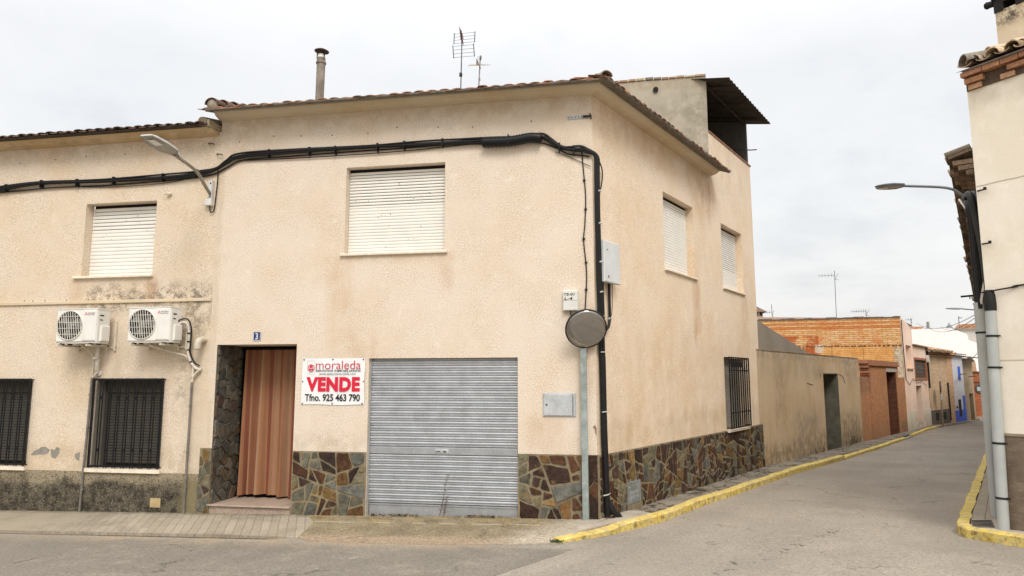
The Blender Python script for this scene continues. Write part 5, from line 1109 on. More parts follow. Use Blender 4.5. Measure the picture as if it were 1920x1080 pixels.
# worn register cover set in the plinth
RCV = thing('register_cover', 'small worn grey metal cover with faint lettering set low in the stone plinth', 'register cover', SIDE.p(1.25, 0, .1))
mb = MB(); mb.cham(SIDE, .99, 1.50, 0, .052, .07, .44, .006); mb.fbox(SIDE, .97, 1.54, 0, .06, -.03, .066, None, 1); build('cover', mb, [galv('worn_zinc', (.22, .235, .23), .75, .3, .3), M['mortar']], RCV)
for txt, q in (('N', (1.02, 1.08, .34, .38)), ('R', (1.36, 1.42, .35, .39)), ('REGISTRO', (1.05, 1.40, .245, .285)), ('1195 15', (1.05, 1.40, .145, .205))): build('lettering', text_mesh(txt, SIDE, *q, .0525, bold=.01), plain('chalky_mark', (.40, .41, .40), .8, amt=.4, scale=30), RCV, normals=False)
mb = MB(); mb.fbox(SIDE, 1.462, 1.468, .052, .0535, .09, .42); build('rib', mb, M['clip'], RCV)

# dry leaves, stalk, weeds
def leaves(x, y, n, sp, seed, lb):
    r = random.Random(seed); mb = MB()
    for _ in range(n):
        a, b, c = x + r.gauss(0, sp), y + abs(r.gauss(0, .022)) * -1 , r.uniform(0, 6.3); s = r.uniform(.012, .034); h = r.uniform(.004, .05)
        z = gz(a, b) - max(0, -b) * .06 + h * .5
        u = Vector((math.cos(c), math.sin(c), r.uniform(-.5, .5))) * s; v = Vector((-math.sin(c), math.cos(c), r.uniform(-.6, .9))) * s * .5; p = Vector((a, b, z + .008))
        col = r.choice([(.10, .055, .025), (.06, .035, .02), (.16, .10, .045), (.12, .045, .02)])
        mb.add([p - u, p - v * .9, p + u, p + v], [(0, 1, 2), (0, 2, 3)], col)
    for _ in range(n // 4): a = x + r.gauss(0, sp); mb.tube([(a, -.03, gz(a, 0)), (a + r.uniform(-.06, .06), -.05 - r.random() * .04, gz(a, 0) + r.uniform(.02, .06))], .003, 4, (.09, .06, .03))
    tag(build('dry_leaves', mb, M['leaf'], at=(x, -.04, gz(x, 0)), normals=False), lb, 'dry leaves', 'dried weed clumps along the garage sill')
leaves(-3.25, -.02, 60, .17, 1, 'widest clump of dry brown leaves at the left half of the garage sill')
leaves(-2.05, -.02, 34, .10, 2, 'clump of dry leaves under the garage shutter just right of the dead stalk')
leaves(-1.68, -.03, 38, .09, 3, 'clump of dry leaves at the right end of the garage shutter')
leaves(-3.72, -.02, 16, .07, 4, 'tiny clump of dry leaves in the left corner of the garage opening')
mb = MB(); r = random.Random(5)
for base, top in (((-2.58, -.045, -.03), (-2.475, .045, .60)), ((-2.50, -.05, -.02), (-2.47, .03, .25))):
    q = [Vector(base).lerp(Vector(top), k / 8) + Vector((r.uniform(-.012, .012), 0, 0)) for k in range(9)]; mb.tube(q, [.006 - .0005 * k for k in range(9)], 5, (.10, .05, .035))
    for p in q[1:]:
        for s in (-1, 1): mb.tube([p, p + Vector((s * r.uniform(.01, .035), -.01, r.uniform(.01, .04)))], .004, 4, (.13, .06, .045))
tag(build('dead_stalk', mb, M['leaf'], at=(-2.58, -.045, -.03), normals=False), 'thin dead weed stalk leaning against the garage shutter', 'dead weed')
mb = MB(); r = random.Random(6)
for _ in range(60):
    p = Vector((-.52 + r.gauss(0, .045), -1.27 + r.gauss(0, .03), gz(-.5, -1.27) - .11)); u = Vector((r.uniform(-1, 1), r.uniform(-1, 1), r.uniform(.2, 1.2))).normalized() * r.uniform(.03, .06); v = Vector((-u.y, u.x, 0)) * .3; mb.add([p, p + u * .5 + v, p + u, p + u * .5 - v], [(0, 1, 2, 3)])
tag(build('weed_tuft', mb, M['weed'], at=(-.52, -1.27, -.1), normals=False), 'tiny green weed tuft at the end of the yellow kerb', 'weed')
mb = MB(); r = random.Random(8)
for _ in range(40):
    q = SIDE.p(.22 + r.gauss(0, .09), .12 + abs(r.gauss(0, .05)), 0); p = Vector((q[0], q[1], gz(q[0], q[1]) + r.uniform(.005, .05))); c = r.uniform(0, 6.3); s = r.uniform(.015, .035)
    u = Vector((math.cos(c), math.sin(c), r.uniform(-.4, .6))) * s; v = Vector((-math.sin(c), math.cos(c), r.uniform(-.6, .6))) * s * .5; mb.add([p - u, p - v, p + u, p + v], [(0, 1, 2), (0, 2, 3)], r.choice([(.17, .08, .04), (.12, .06, .03), (.22, .13, .07)]))
tag(build('dry_leaves', mb, M['leaf'], at=SIDE.p(.2, .15, 0), normals=False), 'reddish dry leaves heaped at the foot of the black corner conduit', 'dry leaves')

# ------------------------------------------------------------------ street beyond: left side
P0, P1, P2, P3, P4, P5, P6 = (3.95, 8.52), (9.4, 18.6), (13.8, 26.5), (17.35, 33.0), (20.2, 36.9), (21.75, 39.1), (23.6, 42.0)
FA, FB, FC, FD, FE, FF = (frame2(a, b) for a, b in ((P0, P1), (P1, P2), (P2, P3), (P3, P4), (P4, P5), (P5, P6)))
PW = thing('yard_wall', 'long stained ochre rendered yard wall with a dark doorway beyond the corner house', 'wall', FA.p(5.7, 0, -.2))
PWM = plaster('ochre_wall', (.49, .375, .25), FA, [(-.2, 12, 2.75, 3.1, .1, .12, (.20, .175, .135), .7, 2), (-.2, 12, -.4, .35, .2, .25, (.20, .145, .09), .75, 0), (1.2, 2.2, .9, 2.5, .3, .5, (.21, .18, .13), .6, 2), (9.0, 11.5, 2.0, 3.0, .5, .4, (.22, .19, .15), .65, 2),
     (2.9, 5.4, -.2, 1.1, .5, .35, (.27, .23, .17), .8, 0), (8.3, 11, -.3, .9, .4, .3, (.16, .13, .09), .75, 2), (0, 6, 2.2, 2.9, .6, .3, (.27, .23, .17), .6, 1), (5.2, 6.3, 2.2, 2.6, .3, .25, (.2, .17, .13), .6, 2)], speck=.12, streak=.3, bump=.6)
mb = MB(); mb.wall(FA, -.35, 11.45, -1.2, 2.98, [(6.2, 8.15, -1.0, 2.36, .75)]); mb.fbox(FA, -.35, 11.45, -.32, -.0, 2.93, 2.985)
mb.add([FA.p(11.45, 0, -1.2), FA.p(11.45, -.3, -1.2), FA.p(11.45, -.3, 2.98), FA.p(11.45, 0, 2.98)], [(0, 1, 2, 3)]); build('wall', mb, PWM, PW, normals=False)
JM = plain('dark_jamb', (.12, .112, .085), .9, amt=.3, scale=4)
mb = MB(); mb.fbox(FA, 8.125, 8.149, -.74, -.003, -1, 2.355); mb.fbox(FA, 6.201, 8.12, -.74, -.003, 2.335, 2.358); build('door_jamb', mb, JM, PW)
mb = MB(); mb.fbox(FA, 6.15, 8.2, -.86, -.755, -1, 2.36); build('door', mb, plain('weathered_dark_door', (.085, .078, .062), .85, amt=.35, scale=3), PW)
mb = MB(); mb.prism(FA, [(-.35, 2.99), (4.9, 2.99), (-.35, 3.86)], -.30, -.04); build('gable', mb, plaster('gable_cement', (.26, .225, .18), FA, [], speck=.1, tint=(.85, .85, .85)), PW)
mb = MB(); mb.tube([FA.p(4.3, .002, 2.03), FA.p(4.6, .003, 2.0), FA.p(4.9, .003, 1.98)], .012, 4); mb.tube([FA.p(5.9, .003, 2.34), FA.p(5.8, .003, 2.2)], .014, 4)
mb.tube([FA.p(8.2, .003, 2.34), FA.p(8.8, .003, 2.25), FA.p(9.1, .003, 2.0)], .010, 4); build('crack', mb, M['capdark'], PW)
mb = MB(); r = random.Random(3)
for _ in range(40): a = r.choice((r.gauss(4.8, .8), r.gauss(9.8, .6))); mb.tube([FA.p(a, .05, -.25), FA.p(a + r.uniform(-.08, .08), .06, -.25 + r.uniform(.08, .32))], .007, 4, (.12, .09, .045))
tag(build('dead_weeds', mb, M['leaf'], at=FA.p(6, .05, -.25)), 'dead brown weed stems along the foot of the ochre yard wall', 'dead weeds')

BW = thing('brick_yard_wall', 'red brick yard wall with a tall brick gateway and cement lintel', 'wall', FB.p(4.5, 0, -.3))
RB = brickmat('red_brick', FB, (.50, .215, .095), (.41, .165, .07), (.38, .24, .14), .24, .065, .010, ((.30, .16, .09), .5), [(0, 9.3, -.7, .2, .2, .2, (.33, .20, .12), .5), (0, 1.7, 1.6, 2.3, .2, .2, (.2, .11, .075), .7), (7.4, 9.2, -.6, .1, .2, .2, (.2, .13, .08), .7)])
mb = MB(); mb.fbox(FB, .0, 1.62, -.25, 0, -1.2, 2.25); mb.fbox(FB, 7.35, 9.04, -.25, -.005, -1.2, 2.21); mb.wall(FB, 1.6, 7.4, -1.2, 2.86, [(4.85, 7.0, -1.1, 2.47, .75)], d=.02)
mb.fbox(FB, 1.6, 4.85, -.35, .018, 2.5, 2.84); mb.add([FB.p(1.6, .02, -1.2), FB.p(1.6, -.35, -1.2), FB.p(1.6, -.35, 2.86), FB.p(1.6, .02, 2.86)], [(0, 1, 2, 3)])
build('wall', mb, RB, BW, normals=False)
mb = MB(); mb.fbox(FB, 1.35, 7.45, -.4, .06, 2.80, 2.95); mb.fbox(FB, 1.45, 7.42, -.4, .10, 2.72, 2.80)
for k, (a0_, z0_) in enumerate(((1.38, 2.62), (1.48, 2.50), (1.42, 2.40), (1.50, 2.30))): mb.fbox(FB, a0_, 1.75, -.3, .05, z0_, z0_ + .085)
build('coping', mb, brickmat('coping_brick', FB, (.42, .18, .095), (.33, .13, .065), (.24, .15, .1), .24, .075), BW)
mb = MB(); mb.fbox(FB, 4.8, 7.1, -.1, .035, 2.47, 2.64); build('lintel', mb, plain('cement_lintel', (.42, .37, .30), .9, amt=.2), BW)
mb = MB(); mb.fbox(FB, 6.975, 6.999, -.74, -.003, -1, 2.465); build('gate_jamb_shade', mb, brickmat('shaded_jamb_brick', FB, (.17, .065, .04), (.12, .045, .03), (.10, .06, .04)), BW)  # dark sheet over the right brick reveal, shade put into its colour
mb = MB(); mb.fbox(FB, 4.8, 7.05, -.84, -.755, -1, 2.5); build('gate', mb, plain('dark_brown_gate', (.035, .022, .016), .7, amt=.3), BW)

BH = thing('brick_house', 'tall house with an exposed orange brick and adobe side wall and pink street front', 'house', (P2[0], P2[1], -.41))
GD2 = Frame(P2[0] - 9.0 * .9927, P2[1] + 9.0 * .1205, .9927, -.1205)
def adobe():
    n = NB('orange_adobe_side', .95, spec=.1); a = n.along(GD2)
    b = n.n.new('ShaderNodeTexBrick'); n.l.new(n.vec(n.ma('ADD', a, n.mr(n.noise(2, 3), 0, 1, -.04, .04, False)), n.ma('ADD', n.z, n.mr(n.noise(2.5, 3), 0, 1, -.028, .028, False)), 0.0), b.inputs['Vector'])
    b.inputs['Scale'].default_value = 1; b.inputs['Brick Width'].default_value = .44; b.inputs['Row Height'].default_value = .105; b.inputs['Mortar Size'].default_value = .010; b.inputs['Mortar Smooth'].default_value = .35
    n.set(b.inputs['Color1'], (.76, .50, .26)); n.set(b.inputs['Color2'], (.66, .35, .14)); n.set(b.inputs['Mortar'], (.34, .17, .065))
    c = n.mix(n.mr(n.noise(1.6, 5, .7), .50, .62, 0, .6), b.outputs['Color'], (.62, .21, .06)); c = n.mix(n.mr(n.noise(3, 5, .7), .52, .68, 0, .6), c, (.70, .50, .30))
    for z, w in ((4.78, .05), (5.0, .03)): c = n.mix(n.ma('MULTIPLY', n.mr(n.ma('ABSOLUTE', n.ma('SUBTRACT', n.ma('ADD', n.z, n.mr(n.noise(1, 3), 0, 1, -.06, .06, False)), z)), w, w * 2, 1, 0), .8), c, (.52, .17, .05))
    lo = n.ma('MULTIPLY', n.mr(n.z, 3.86, 3.80), n.mr(a, 5.1, 5.2)); ad = n.mix(n.mr(n.noise(2.2, 5, .65), .4, .65), (.76, .42, .16), (.66, .32, .10))
    jo = n.mr(n.ma('ABSOLUTE', n.ma('SUBTRACT', n.ma('PINGPONG', n.ma('ADD', a, n.mr(n.noise(1.2, 3), 0, 1, -.1, .1, False)), .72), 0.0)), .0, .03, .8, 0); ad = n.mix(jo, ad, (.30, .13, .05)); ad = n.mix(n.mr(n.noise(9, 5, .7), .56, .68, 0, .45), ad, (.72, .46, .24))
    c = n.mix(lo, c, ad); red = n.ma('MULTIPLY', n.mr(n.z, 4.42, 4.34), n.mr(a, 5.2, 5.1)); c = n.mix(n.ma('MULTIPLY', red, n.mr(n.noise(1.5, 4), .36, .5)), c, (.46, .13, .045))
    wp = n.ma('MULTIPLY', n.mr(n.ma('ADD', a, n.mr(n.noise(3, 4), 0, 1, -.1, .1, False)), 8.58, 8.66), n.mr(n.z, 3.80, 3.72)); c = n.mix(wp, c, n.mix(n.mr(n.noise(7, 5, .7), .45, .6), (.62, .54, .42), (.48, .32, .18)))
    wq = n.box(a, n.z, 4.95, 5.35, 3.5, 3.9, .06, .05); c = n.mix(n.ma('MULTIPLY', wq, .8), c, (.7, .62, .5))
    f = n.mr(n.noise(22, 4, .75), .3, .7, .75, 1.22, False); c = n.mix(1.0, c, n.vec(f, f, f), 'MULTIPLY'); n.bump(n.ma('SUBTRACT', n.noise(12, 5), n.ma('MULTIPLY', b.outputs['Fac'], .8)), .9, .04); return n.out(c)
mb = MB(); mb.prism(GD2, [(0, -1.2), (8.99, -1.2), (8.99, 5.24), (0, 5.24)], -.4, 0); build('side_wall', mb, adobe(), BH)
mb = MB(); r = random.Random(4); a = 0
while a < 8.95: w = r.uniform(.18, .5); mb.fbox(GD2, a, min(9.02, a + w - .02), -.5, .05, 5.235, 5.27 + r.uniform(0, .06)); a += w
build('coping_slab', mb, plain('grey_coping', (.13, .12, .105), .95, amt=.4, scale=6), BH)
mb = MB(); r = random.Random(7); a = 2.0
while a < 8.9: w = r.uniform(.05, .14); mb.fbox(GD2, a, a + w, -.02, .03, 3.80 + r.uniform(-.01, .02), 3.84 + r.uniform(0, .02)); a += w + r.uniform(.01, .09)
build('joist_end', mb, plain('dark_joist', (.13, .075, .04), .95, amt=.4), BH)
PINK = (.86, .67, .56)
PKM = plaster('pink_front', PINK, FC, [(-.1, 7.4, .2, 1.1, .2, .3, (.62, .5, .42), .5, 0), (-.1, 7.4, -.6, -.1, .2, .2, (.4, .36, .31), .6, 0), (0, 3, 4.6, 5.2, .3, .2, (.5, .36, .26), .5, 1)], speck=.07, bump=.25)
mb = MB(); mb.wall(FC, .0, 3.0, -1.2, 4.93, [(.95, 2.45, 2.70, 3.88, .35)]); mb.prism(FC, [(0, 4.93), (3.0, 4.93), (.3, 5.22), (0, 5.22)], -.3, 0.0); mb.add([FC.p(3.0, 0, -1.2), FC.p(3.0, -6, -1.2), FC.p(3.0, -6, 4.93), FC.p(3.0, 0, 4.93)], [(0, 1, 2, 3)])
build('front_wall', mb, PKM, BH, normals=False)
mb = MB(); mb.fbox(FC, .95, 2.45, -.42, -.355, 2.7, 3.88); mb.fbox(FC, .85, 2.6, -.3, .07, 2.63, 2.695); build('niche', mb, plain('niche_plaster', (.52, .40, .29), .9), BH)
mb = MB(); mb.tube([FC.p(-.02, .05, 5.1), FC.p(0.02, .05, 3.5), FC.p(.05, .06, 2.1)], .022, 6); mb.tube([FC.p(.3, .03, 2.1), FC.p(1.2, .03, 1.85), FC.p(2.2, .03, 2.15), FC.p(3.4, .03, 1.95), FC.p(5.0, .03, 2.0), FC.p(6.5, .03, 1.75)], .012, 5); build('wall_cable', mb, M['cable'], BH)
mb = MB(); mb.add([GD2.p(0, -.3, 5.2), GD2.p(9, -.3, 5.22), FC.p(3.0, .1, 4.95), FC.p(3, -8, 5.9), GD2.p(0, -7, 6.0)], [(0, 1, 2, 3, 4)]); build('roof', mb, M['tile'] if 0 else plain('faded_tile_roof', (.24, .15, .10), .9, amt=.4, scale=6), BH, normals=False)

PH = thing('pink_house', 'low pink house with a brown framed grid window and whitewashed base', 'house', FC.p(5.1, 0, -.47))
PW_ = (3.05, 6.95, 2.20, 3.25, .10); PD_ = (3.15, 4.95, -1.0, 1.78, .5)
mb = MB(); mb.wall(FC, 3.0, 7.25, -1.2, 3.95, [PW_, PD_], d=-.01); mb.add([FC.p(7.25, -.01, -1.2), FC.p(7.25, -6, -1.2), FC.p(7.25, -6, 3.95), FC.p(7.25, -.01, 3.95)], [(0, 1, 2, 3)]); build('wall', mb, PKM, PH, normals=False)
mb = MB(); mb.fbox(FC, .05, 3.1, -.1, .015, -1.2, .50); mb.fbox(FC, 4.98, 7.27, -.1, .016, -1.2, .46); build('whitewashed_base', mb, plaster('white_base', (.70, .65, .57), FC, [(0, 8, -.7, .1, .2, .2, (.38, .33, .26), .6, 0)], speck=.08), PH)
mb = MB()
for q in ((3.0, 7.0, 3.18, 3.30), (3.0, 7.0, 2.08, 2.20), (3.0, 3.15, 2.2, 3.2), (6.85, 7.0, 2.2, 3.2)): mb.fbox(FC, q[0], q[1], -.09, .03, q[2], q[3])
w = build('window', mb, plain('window_brick_frame', (.36, .155, .08), .9, amt=.3), PH)
mb = MB(); mb.fbox(FC, 3.1, 6.9, -.2, -.105, 2.2, 3.2); build('pane', mb, plain('dim_glass', (.055, .06, .06), .25, spec=.5), w)
mb = MB()
for k in range(11): mb.fbox(FC, 3.2 + k * .36, 3.25 + k * .36, -.08, -.05, 2.2, 3.2)
for z in (2.45, 2.7, 2.95): mb.fbox(FC, 3.1, 6.9, -.085, -.048, z, z + .03)
build('grille', mb, plain('window_bars', (.16, .12, .09), .7), w)
mb = MB(); mb.fbox(FC, 3.1, 4.98, -.6, -.505, -1, 1.8); build('door', mb, plain('brown_door', (.12, .085, .06), .7, amt=.2), PH)
mb = MB(); mb.prism(FC, [(2.9, 3.94), (7.35, 3.94), (7.35, 4.0), (2.9, 4.0)], -4, .12); build('roof', mb, plain('low_roof', (.30, .19, .12), .9, amt=.3), PH)
mb = MB(); mb.tube([FC.p(7.2, .06, 3.9), FC.p(7.2, .06, 1.6)], .05, 6); mb.fbox(FC, 7.05, 7.3, .0, .15, 3.1, 3.5, None, 1); build('cable_box', mb, [M['cable'], M['white_plastic']], PH)

BB = thing('beige_brick_house', 'low beige brick house with tiled eaves and dark stone base', 'house', FD.p(1.8, 0, -.53))
mb = MB(); mb.fbox(FD, .02, 3.62, -5, 0, -1.2, 3.6); build('wall', mb, brickmat('beige_brick', FD, (.74, .55, .37), (.66, .48, .31), (.52, .38, .24), .24, .085, .012, ((.44, .31, .18), .5)), BB)
mb = MB(); mb.fbox(FD, -.05, 3.66, -.1, .10, 3.46, 3.55); mb.fbox(FD, -.08, 3.66, -.1, .20, 3.60, 3.70); build('cornice', mb, plain('beige_cornice', (.50, .34, .20), .9, amt=.2), BB)
mb = MB(); mb.prism(Frame(*FD.p(-.25, 0, 0)[:2], FD.n[0], FD.n[1]), [(-2.6, 4.45), (-2.6, 4.35), (.42, 3.70), (.42, 3.80)], 0, -3.95); rf = build('roof', mb, plain('pale_tile_roof', (.42, .29, .18), .9, amt=.35, scale=5), BB)
mb = MB(); tiles(mb, FD, -.25, 3.7, .46, 3.76, .22, 1.2, .3, [(.42, .28, .17), (.36, .22, .13), (.48, .34, .22)], h=.08); build('eaves_tile', mb, M['tile'], rf, normals=False)
mb = MB(); mb.tube([FD.p(.3, -1.0, 3.9), FD.p(.28, -1.0, 4.75)], .13, 10); build('chimney', mb, M['fibre'], rf)
SBASE = plain('dark_stone_base', (.15, .12, .095), .95, amt=.45, scale=14, bump=.8, bscale=14)
mb = MB(); mb.fbox(FD, .03, 3.60, -.1, .035, -1.2, .31); build('stone_base', mb, SBASE, BB)
for a0_ in (.72, 2.2): mb = MB(); mb.fbox(FD, a0_, a0_ + .6, .03, .045, -.28, .17); build('vent_window', mb, M['reveal_dark'], BB)
mb = MB(); mb.tube([FD.p(3.56, .06, 1.9), FD.p(3.58, .06, -.4)], .045, 6); build('downpipe', mb, M['capdark'], BB)

NH = thing('narrow_brick_house', 'narrow peach brick house end capped by clay tiles beside the white house', 'house', FD.p(4.2, 0, -.57))
mb = MB(); mb.fbox(FD, 3.64, 4.95, -5, .01, -1.2, 3.55); build('wall', mb, brickmat('peach_brick', FD, (.74, .48, .30), (.66, .40, .24), (.55, .37, .23), .24, .08, .012), NH)
mb = MB(); mb.fbox(FD, 3.5, 5.0, -.2, .10, 3.48, 3.58); build('cornice', mb, plain('peach_cornice', (.50, .30, .17), .9), NH)
mb = MB(); tiles(mb, FD, 3.45, 5.05, .28, 3.64, .25, 3, .32, [(.48, .28, .16), (.40, .22, .12), (.55, .36, .22)], h=.11, seed=12); build('roof', mb, M['tile'], NH, normals=False)

WH = thing('blue_trim_house', 'white house with bright blue base, blue door and blue window strip', 'house', FE.p(1.4, 0, -.58))
BLUE = plain('bright_blue_paint', (.03, .13, .72), .6, amt=.08)
WHM = plaster('whitewash', (.70, .71, .75), FE, [], speck=.05, bump=.2, tint=(.96, .96, .98))
mb = MB(); mb.fbox(FE, .0, 2.72, -5, 0, -1.2, 3.66); build('wall', mb, WHM, WH)
mb = MB(); mb.fbox(FE, .02, 2.70, -.1, .02, -1.2, .15); build('blue_base', mb, BLUE, WH)
mb = MB(); mb.fbox(FE, 1.42, 1.92, -.05, .03, 2.05, 2.92); build('window', mb, BLUE, WH)
mb = MB(); mb.fbox(FE, .98, 1.52, -.05, .028, -.25, .82); build('window', mb, M['reveal_dark'], WH)
mb = MB(); mb.fbox(FE, 2.12, 2.62, -.05, .03, -.55, 1.05); build('door', mb, BLUE, WH)
mb = MB(); mb.prism(Frame(*FE.p(-.1, 0, 0)[:2], FE.n[0], FE.n[1]), [(-3, 4.1), (-3, 4.0), (.25, 3.66), (.25, 3.74)], 0, -2.95); build('roof', mb, plain('grey_roof_edge', (.30, .28, .25), .9, amt=.3), WH)
mb = MB(); mb.tube([FE.p(.1, .3, 2.2), FE.p(1.0, .25, 2.42), FE.p(2.3, .25, 2.45)], .03, 5); mb.lathe(FE.p(.45, .02, .35), (FE.n[0], FE.n[1], 0), [(.09, 0), (.06, .05)], 8); build('wall_cable', mb, M['cable'], WH)

DH = thing('drab_house', 'drab brown rendered house with a projecting corrugated roof edge', 'house', FF.p(1.6, 0, -.6))
DHM = plaster('brown_render', (.40, .32, .22), FF, [(0, 4, 2.6, 3.6, .2, .4, (.16, .125, .09), .6, 1)], speck=.08)
mb = MB(); mb.wall(FF, .02, 3.3, -1.2, 3.5, [(1.45, 2.8, -1.1, 1.14, .4)]); mb.add([FF.p(3.3, 0, -1.2), FF.p(3.3, -5, -1.2), FF.p(3.3, -5, 3.5), FF.p(3.3, 0, 3.5)], [(0, 1, 2, 3)]); build('wall', mb, DHM, DH, normals=False)
mb = MB(); mb.fbox(FF, 1.4, 2.85, -.5, -.405, -1, 1.2); build('door', mb, plain('taupe_door', (.17, .135, .10), .8), DH)
mb = MB(); mb.prism(Frame(*FF.p(-.1, 0, 0)[:2], FF.n[0], FF.n[1]), [(-3, 4.0), (-3, 3.9), (.55, 3.5), (.55, 3.57)], 0, -3.7); build('roof', mb, plain('corrugated_edge', (.22, .20, .18), .8, amt=.3), DH)
mb = MB(); mb.tube([FF.p(.1, .3, 2.28), FF.p(2.6, .3, 2.3)], .03, 5); build('wall_cable', mb, M['cable'], DH)

RW = thing('red_brick_house', 'red brick wall closing the end of the street with a round street sign', 'house', (25.5, 43, -.65))
FR_ = frame2((22.9, 42.7), (29.5, 43.6))
mb = MB(); mb.prism(FR_, [(0, -1.4), (6.6, -1.4), (6.6, 2.58), (0, 2.58)], -5, 0); build('wall', mb, brickmat('end_brick', FR_, (.50, .17, .07), (.40, .12, .05), (.28, .13, .08), .3, .09, .012, ((.30, .10, .05), .5)), RW)
mb = MB(); mb.fbox(FR_, -.05, 6.6, -.2, .05, 1.86, 1.93); mb.fbox(FR_, -.05, 6.6, -.3, .07, 2.55, 2.64); mb.fbox(FR_, .5, 6.6, 0, .3, -1.2, -.5, None, 1); build('brick_band', mb, [plain('dark_band', (.13, .06, .04), .9), plain('pale_step', (.42, .36, .3), .9)], RW)
mb = MB(); mb.prism(FR_, [(1.18, 2.58), (1.78, 2.58), (1.72, 3.35), (1.24, 3.35)], -1.2, -.7); mb.lathe(FR_.p(1.48, -.95, 3.35), (0, 0, 1), [(.3, 0), (.3, .06), (.12, .28), (0, .3)], 10, None, 1); build('chimney', mb, [plain('tan_chimney', (.45, .32, .2), .9, amt=.25), M['capdark']], RW)
RSN = thing('street_sign', 'round dark street sign with a pale central plate on the red brick end wall', 'street sign', FR_.p(1.46, .03, 1.4))
c_ = FR_.p(1.46, .0, 1.42); nn = (FR_.n[0], FR_.n[1], 0)
mb = MB(); mb.lathe(c_, nn, [(.36, 0), (.36, .03), (.30, .035), (.28, .03), (0, .03)], 20); build('disc', mb, plain('sign_disc', (.10, .09, .09), .6), RSN)
mb = MB(); mb.fbox(FR_, 1.24, 1.68, .032, .045, 1.29, 1.55); build('plate', mb, plain('pale_plate', (.52, .54, .55), .6), RSN)
# no-entry style sign seen from behind
TS = thing('traffic_sign', 'round traffic sign seen from behind on a thin post before the beige brick house', 'traffic sign', (18.04, 33.3, -.53))
mb = MB(); mb.tube([(18.05, 33.3, -.8), (18.05, 33.3, 2.0)], .04, 8); build('post', mb, plain('old_post', (.28, .22, .15), .7, amt=.3), TS)
mb = MB(); mb.lathe((18.05, 33.25, 1.68), (.85, -.45, 0), [(0, -.01), (.34, -.01), (.35, 0), (.34, .015), (0, .015)], 24); build('disc', mb, plain('sign_back', (.16, .085, .075), .6), TS)
mb = MB(); mb.fbox(Frame(18.05, 33.3, .6, .8), -.14, .16, .02, .035, .92, 1.25); build('plate', mb, plain('sub_plate', (.55, .54, .5), .6), TS)

# far beyond the street
FW = thing('white_gable_house', 'big plain white gable rising behind the street roofs', 'house', (26, 52, -.8))
W52 = Frame(0, 52, 1, 0)
mb = MB(); mb.prism(W52, [(20, -1.5), (34, -1.5), (34, 3.6), (30.2, 4.35), (28.65, 4.95), (27.78, 5.30), (27.70, 5.80), (26.5, 6.30), (20, 6.2)], -7, 0); build('wall', mb, plaster('bright_whitewash', (.84, .84, .83), FRONT, [], speck=.02, bump=.05, tint=(.98, .98, .98)), FW)
mb = MB(); mb.prism(W52, [(22.6, 6.18), (24.2, 6.18), (24.5, 6.46), (22.6, 6.52)], -2.5, -.1); build('roof', mb, plain('orange_roof', (.40, .20, .11), .9, amt=.4, scale=4), FW)
mb = MB(); mb.fbox(W52, 24.95, 25.55, -1.4, -.9, 6.1, 6.38); mb.tube([(25.2, 53.1, 6.3), (25.2, 53.1, 6.95)], .12, 8); build('chimney', mb, M['fibre'], FW)
mb = MB(); mb.lathe((26.53, 52.3, 6.28), (0, 0, 1), [(.26, 0), (.24, .12), (.12, .3), (.02, .5)], 10); build('roof_finial', mb, plain('finial', (.22, .23, .24), .7), FW)
GH = thing('grey_back_house', 'grey rendered back house with a rust tiled dormer behind the white gable', 'house', (30, 54.5, -.8))
W54 = Frame(0, 54.6, 1, 0)
mb = MB(); mb.fbox(W54, 25.6, 36, -3, 0, -1.5, 6.37); build('wall', mb, plain('grey_back_wall', (.42, .40, .36), .9), GH)
mb = MB(); mb.fbox(W54, 25.5, 36, -3, .2, 6.34, 6.44); build('coping', mb, plain('brown_coping', (.28, .23, .18), .9), GH)
mb = MB(); mb.prism(W54, [(28.4, 6.44), (30.0, 6.44), (29.7, 6.84), (28.7, 6.84)], -1.5, -.2); build('roof', mb, plain('rust_tiles', (.42, .20, .11), .9, amt=.4, scale=5), GH)
def aerial(x, y, zb, zt, boomx, zboom, n, lb, lean=0.0):
    mb = MB(); r = .018 * (y + 11) / 40
    mb.tube([(x, y, zb), (x + lean, y, zt)], r, 6)
    mb.tube([(x + lean, y, zboom), (x + boomx, y - .1, zboom - .04)], r * .8, 6)
    for k in range(n): f = k / max(1, n - 1); xx = x + lean + (boomx - lean) * f; mb.tube([(xx, y - .02, zboom - .12 * (1 - .4 * f)), (xx, y - .02, zboom + .12 * (1 - .4 * f))], r * .5, 4)
    mb.tube([(x + lean, y, zboom - .25), (x + lean + abs(boomx) * .25, y, zboom + .1)], r * .6, 4); mb.tube([(x + lean, y, zboom - .25), (x + lean + abs(boomx) * .25, y, zboom - .3)], r * .6, 4)
    tag(build('tv_antenna', mb, M['alu'], at=(x, y, zb)), lb, 'aerial', 'distant television aerials')
aerial(12.52, 33, 5.2, 8.66, -.85, 8.38, 6, 'tall lone aerial mast standing above the orange brick house', .06)
aerial(14.2, 33, 5.1, 6.2, -.8, 6.17, 7, 'low horizontal aerial above the right half of the orange brick house')
aerial(8.85, 33, 5.1, 6.68, -.45, 6.2, 4, 'thin aerial close to the corner house edge above the brick side wall')
aerial(23.63, 52.4, 5.9, 7.2, -.4, 7.12, 3, 'short aerial above the orange roof of the white gable')
aerial(28.42, 55, 6.3, 7.5, .25, 7.4, 3, 'dark aerial beside the rust tiled dormer')
CP = thing('roof_cupola', 'tiny tiled roof cupola peeping out behind the corner house edge', 'cupola', (12.7, 60, 7))
mb = MB(); mb.box(12.0, 12.98, 60, 61.2, 4, 8.25); mb.box(11.9, 13.15, 59.9, 61.3, 8.0, 8.12); build('tower_wall', mb, plain('cupola_wall', (.48, .36, .26), .9), CP)
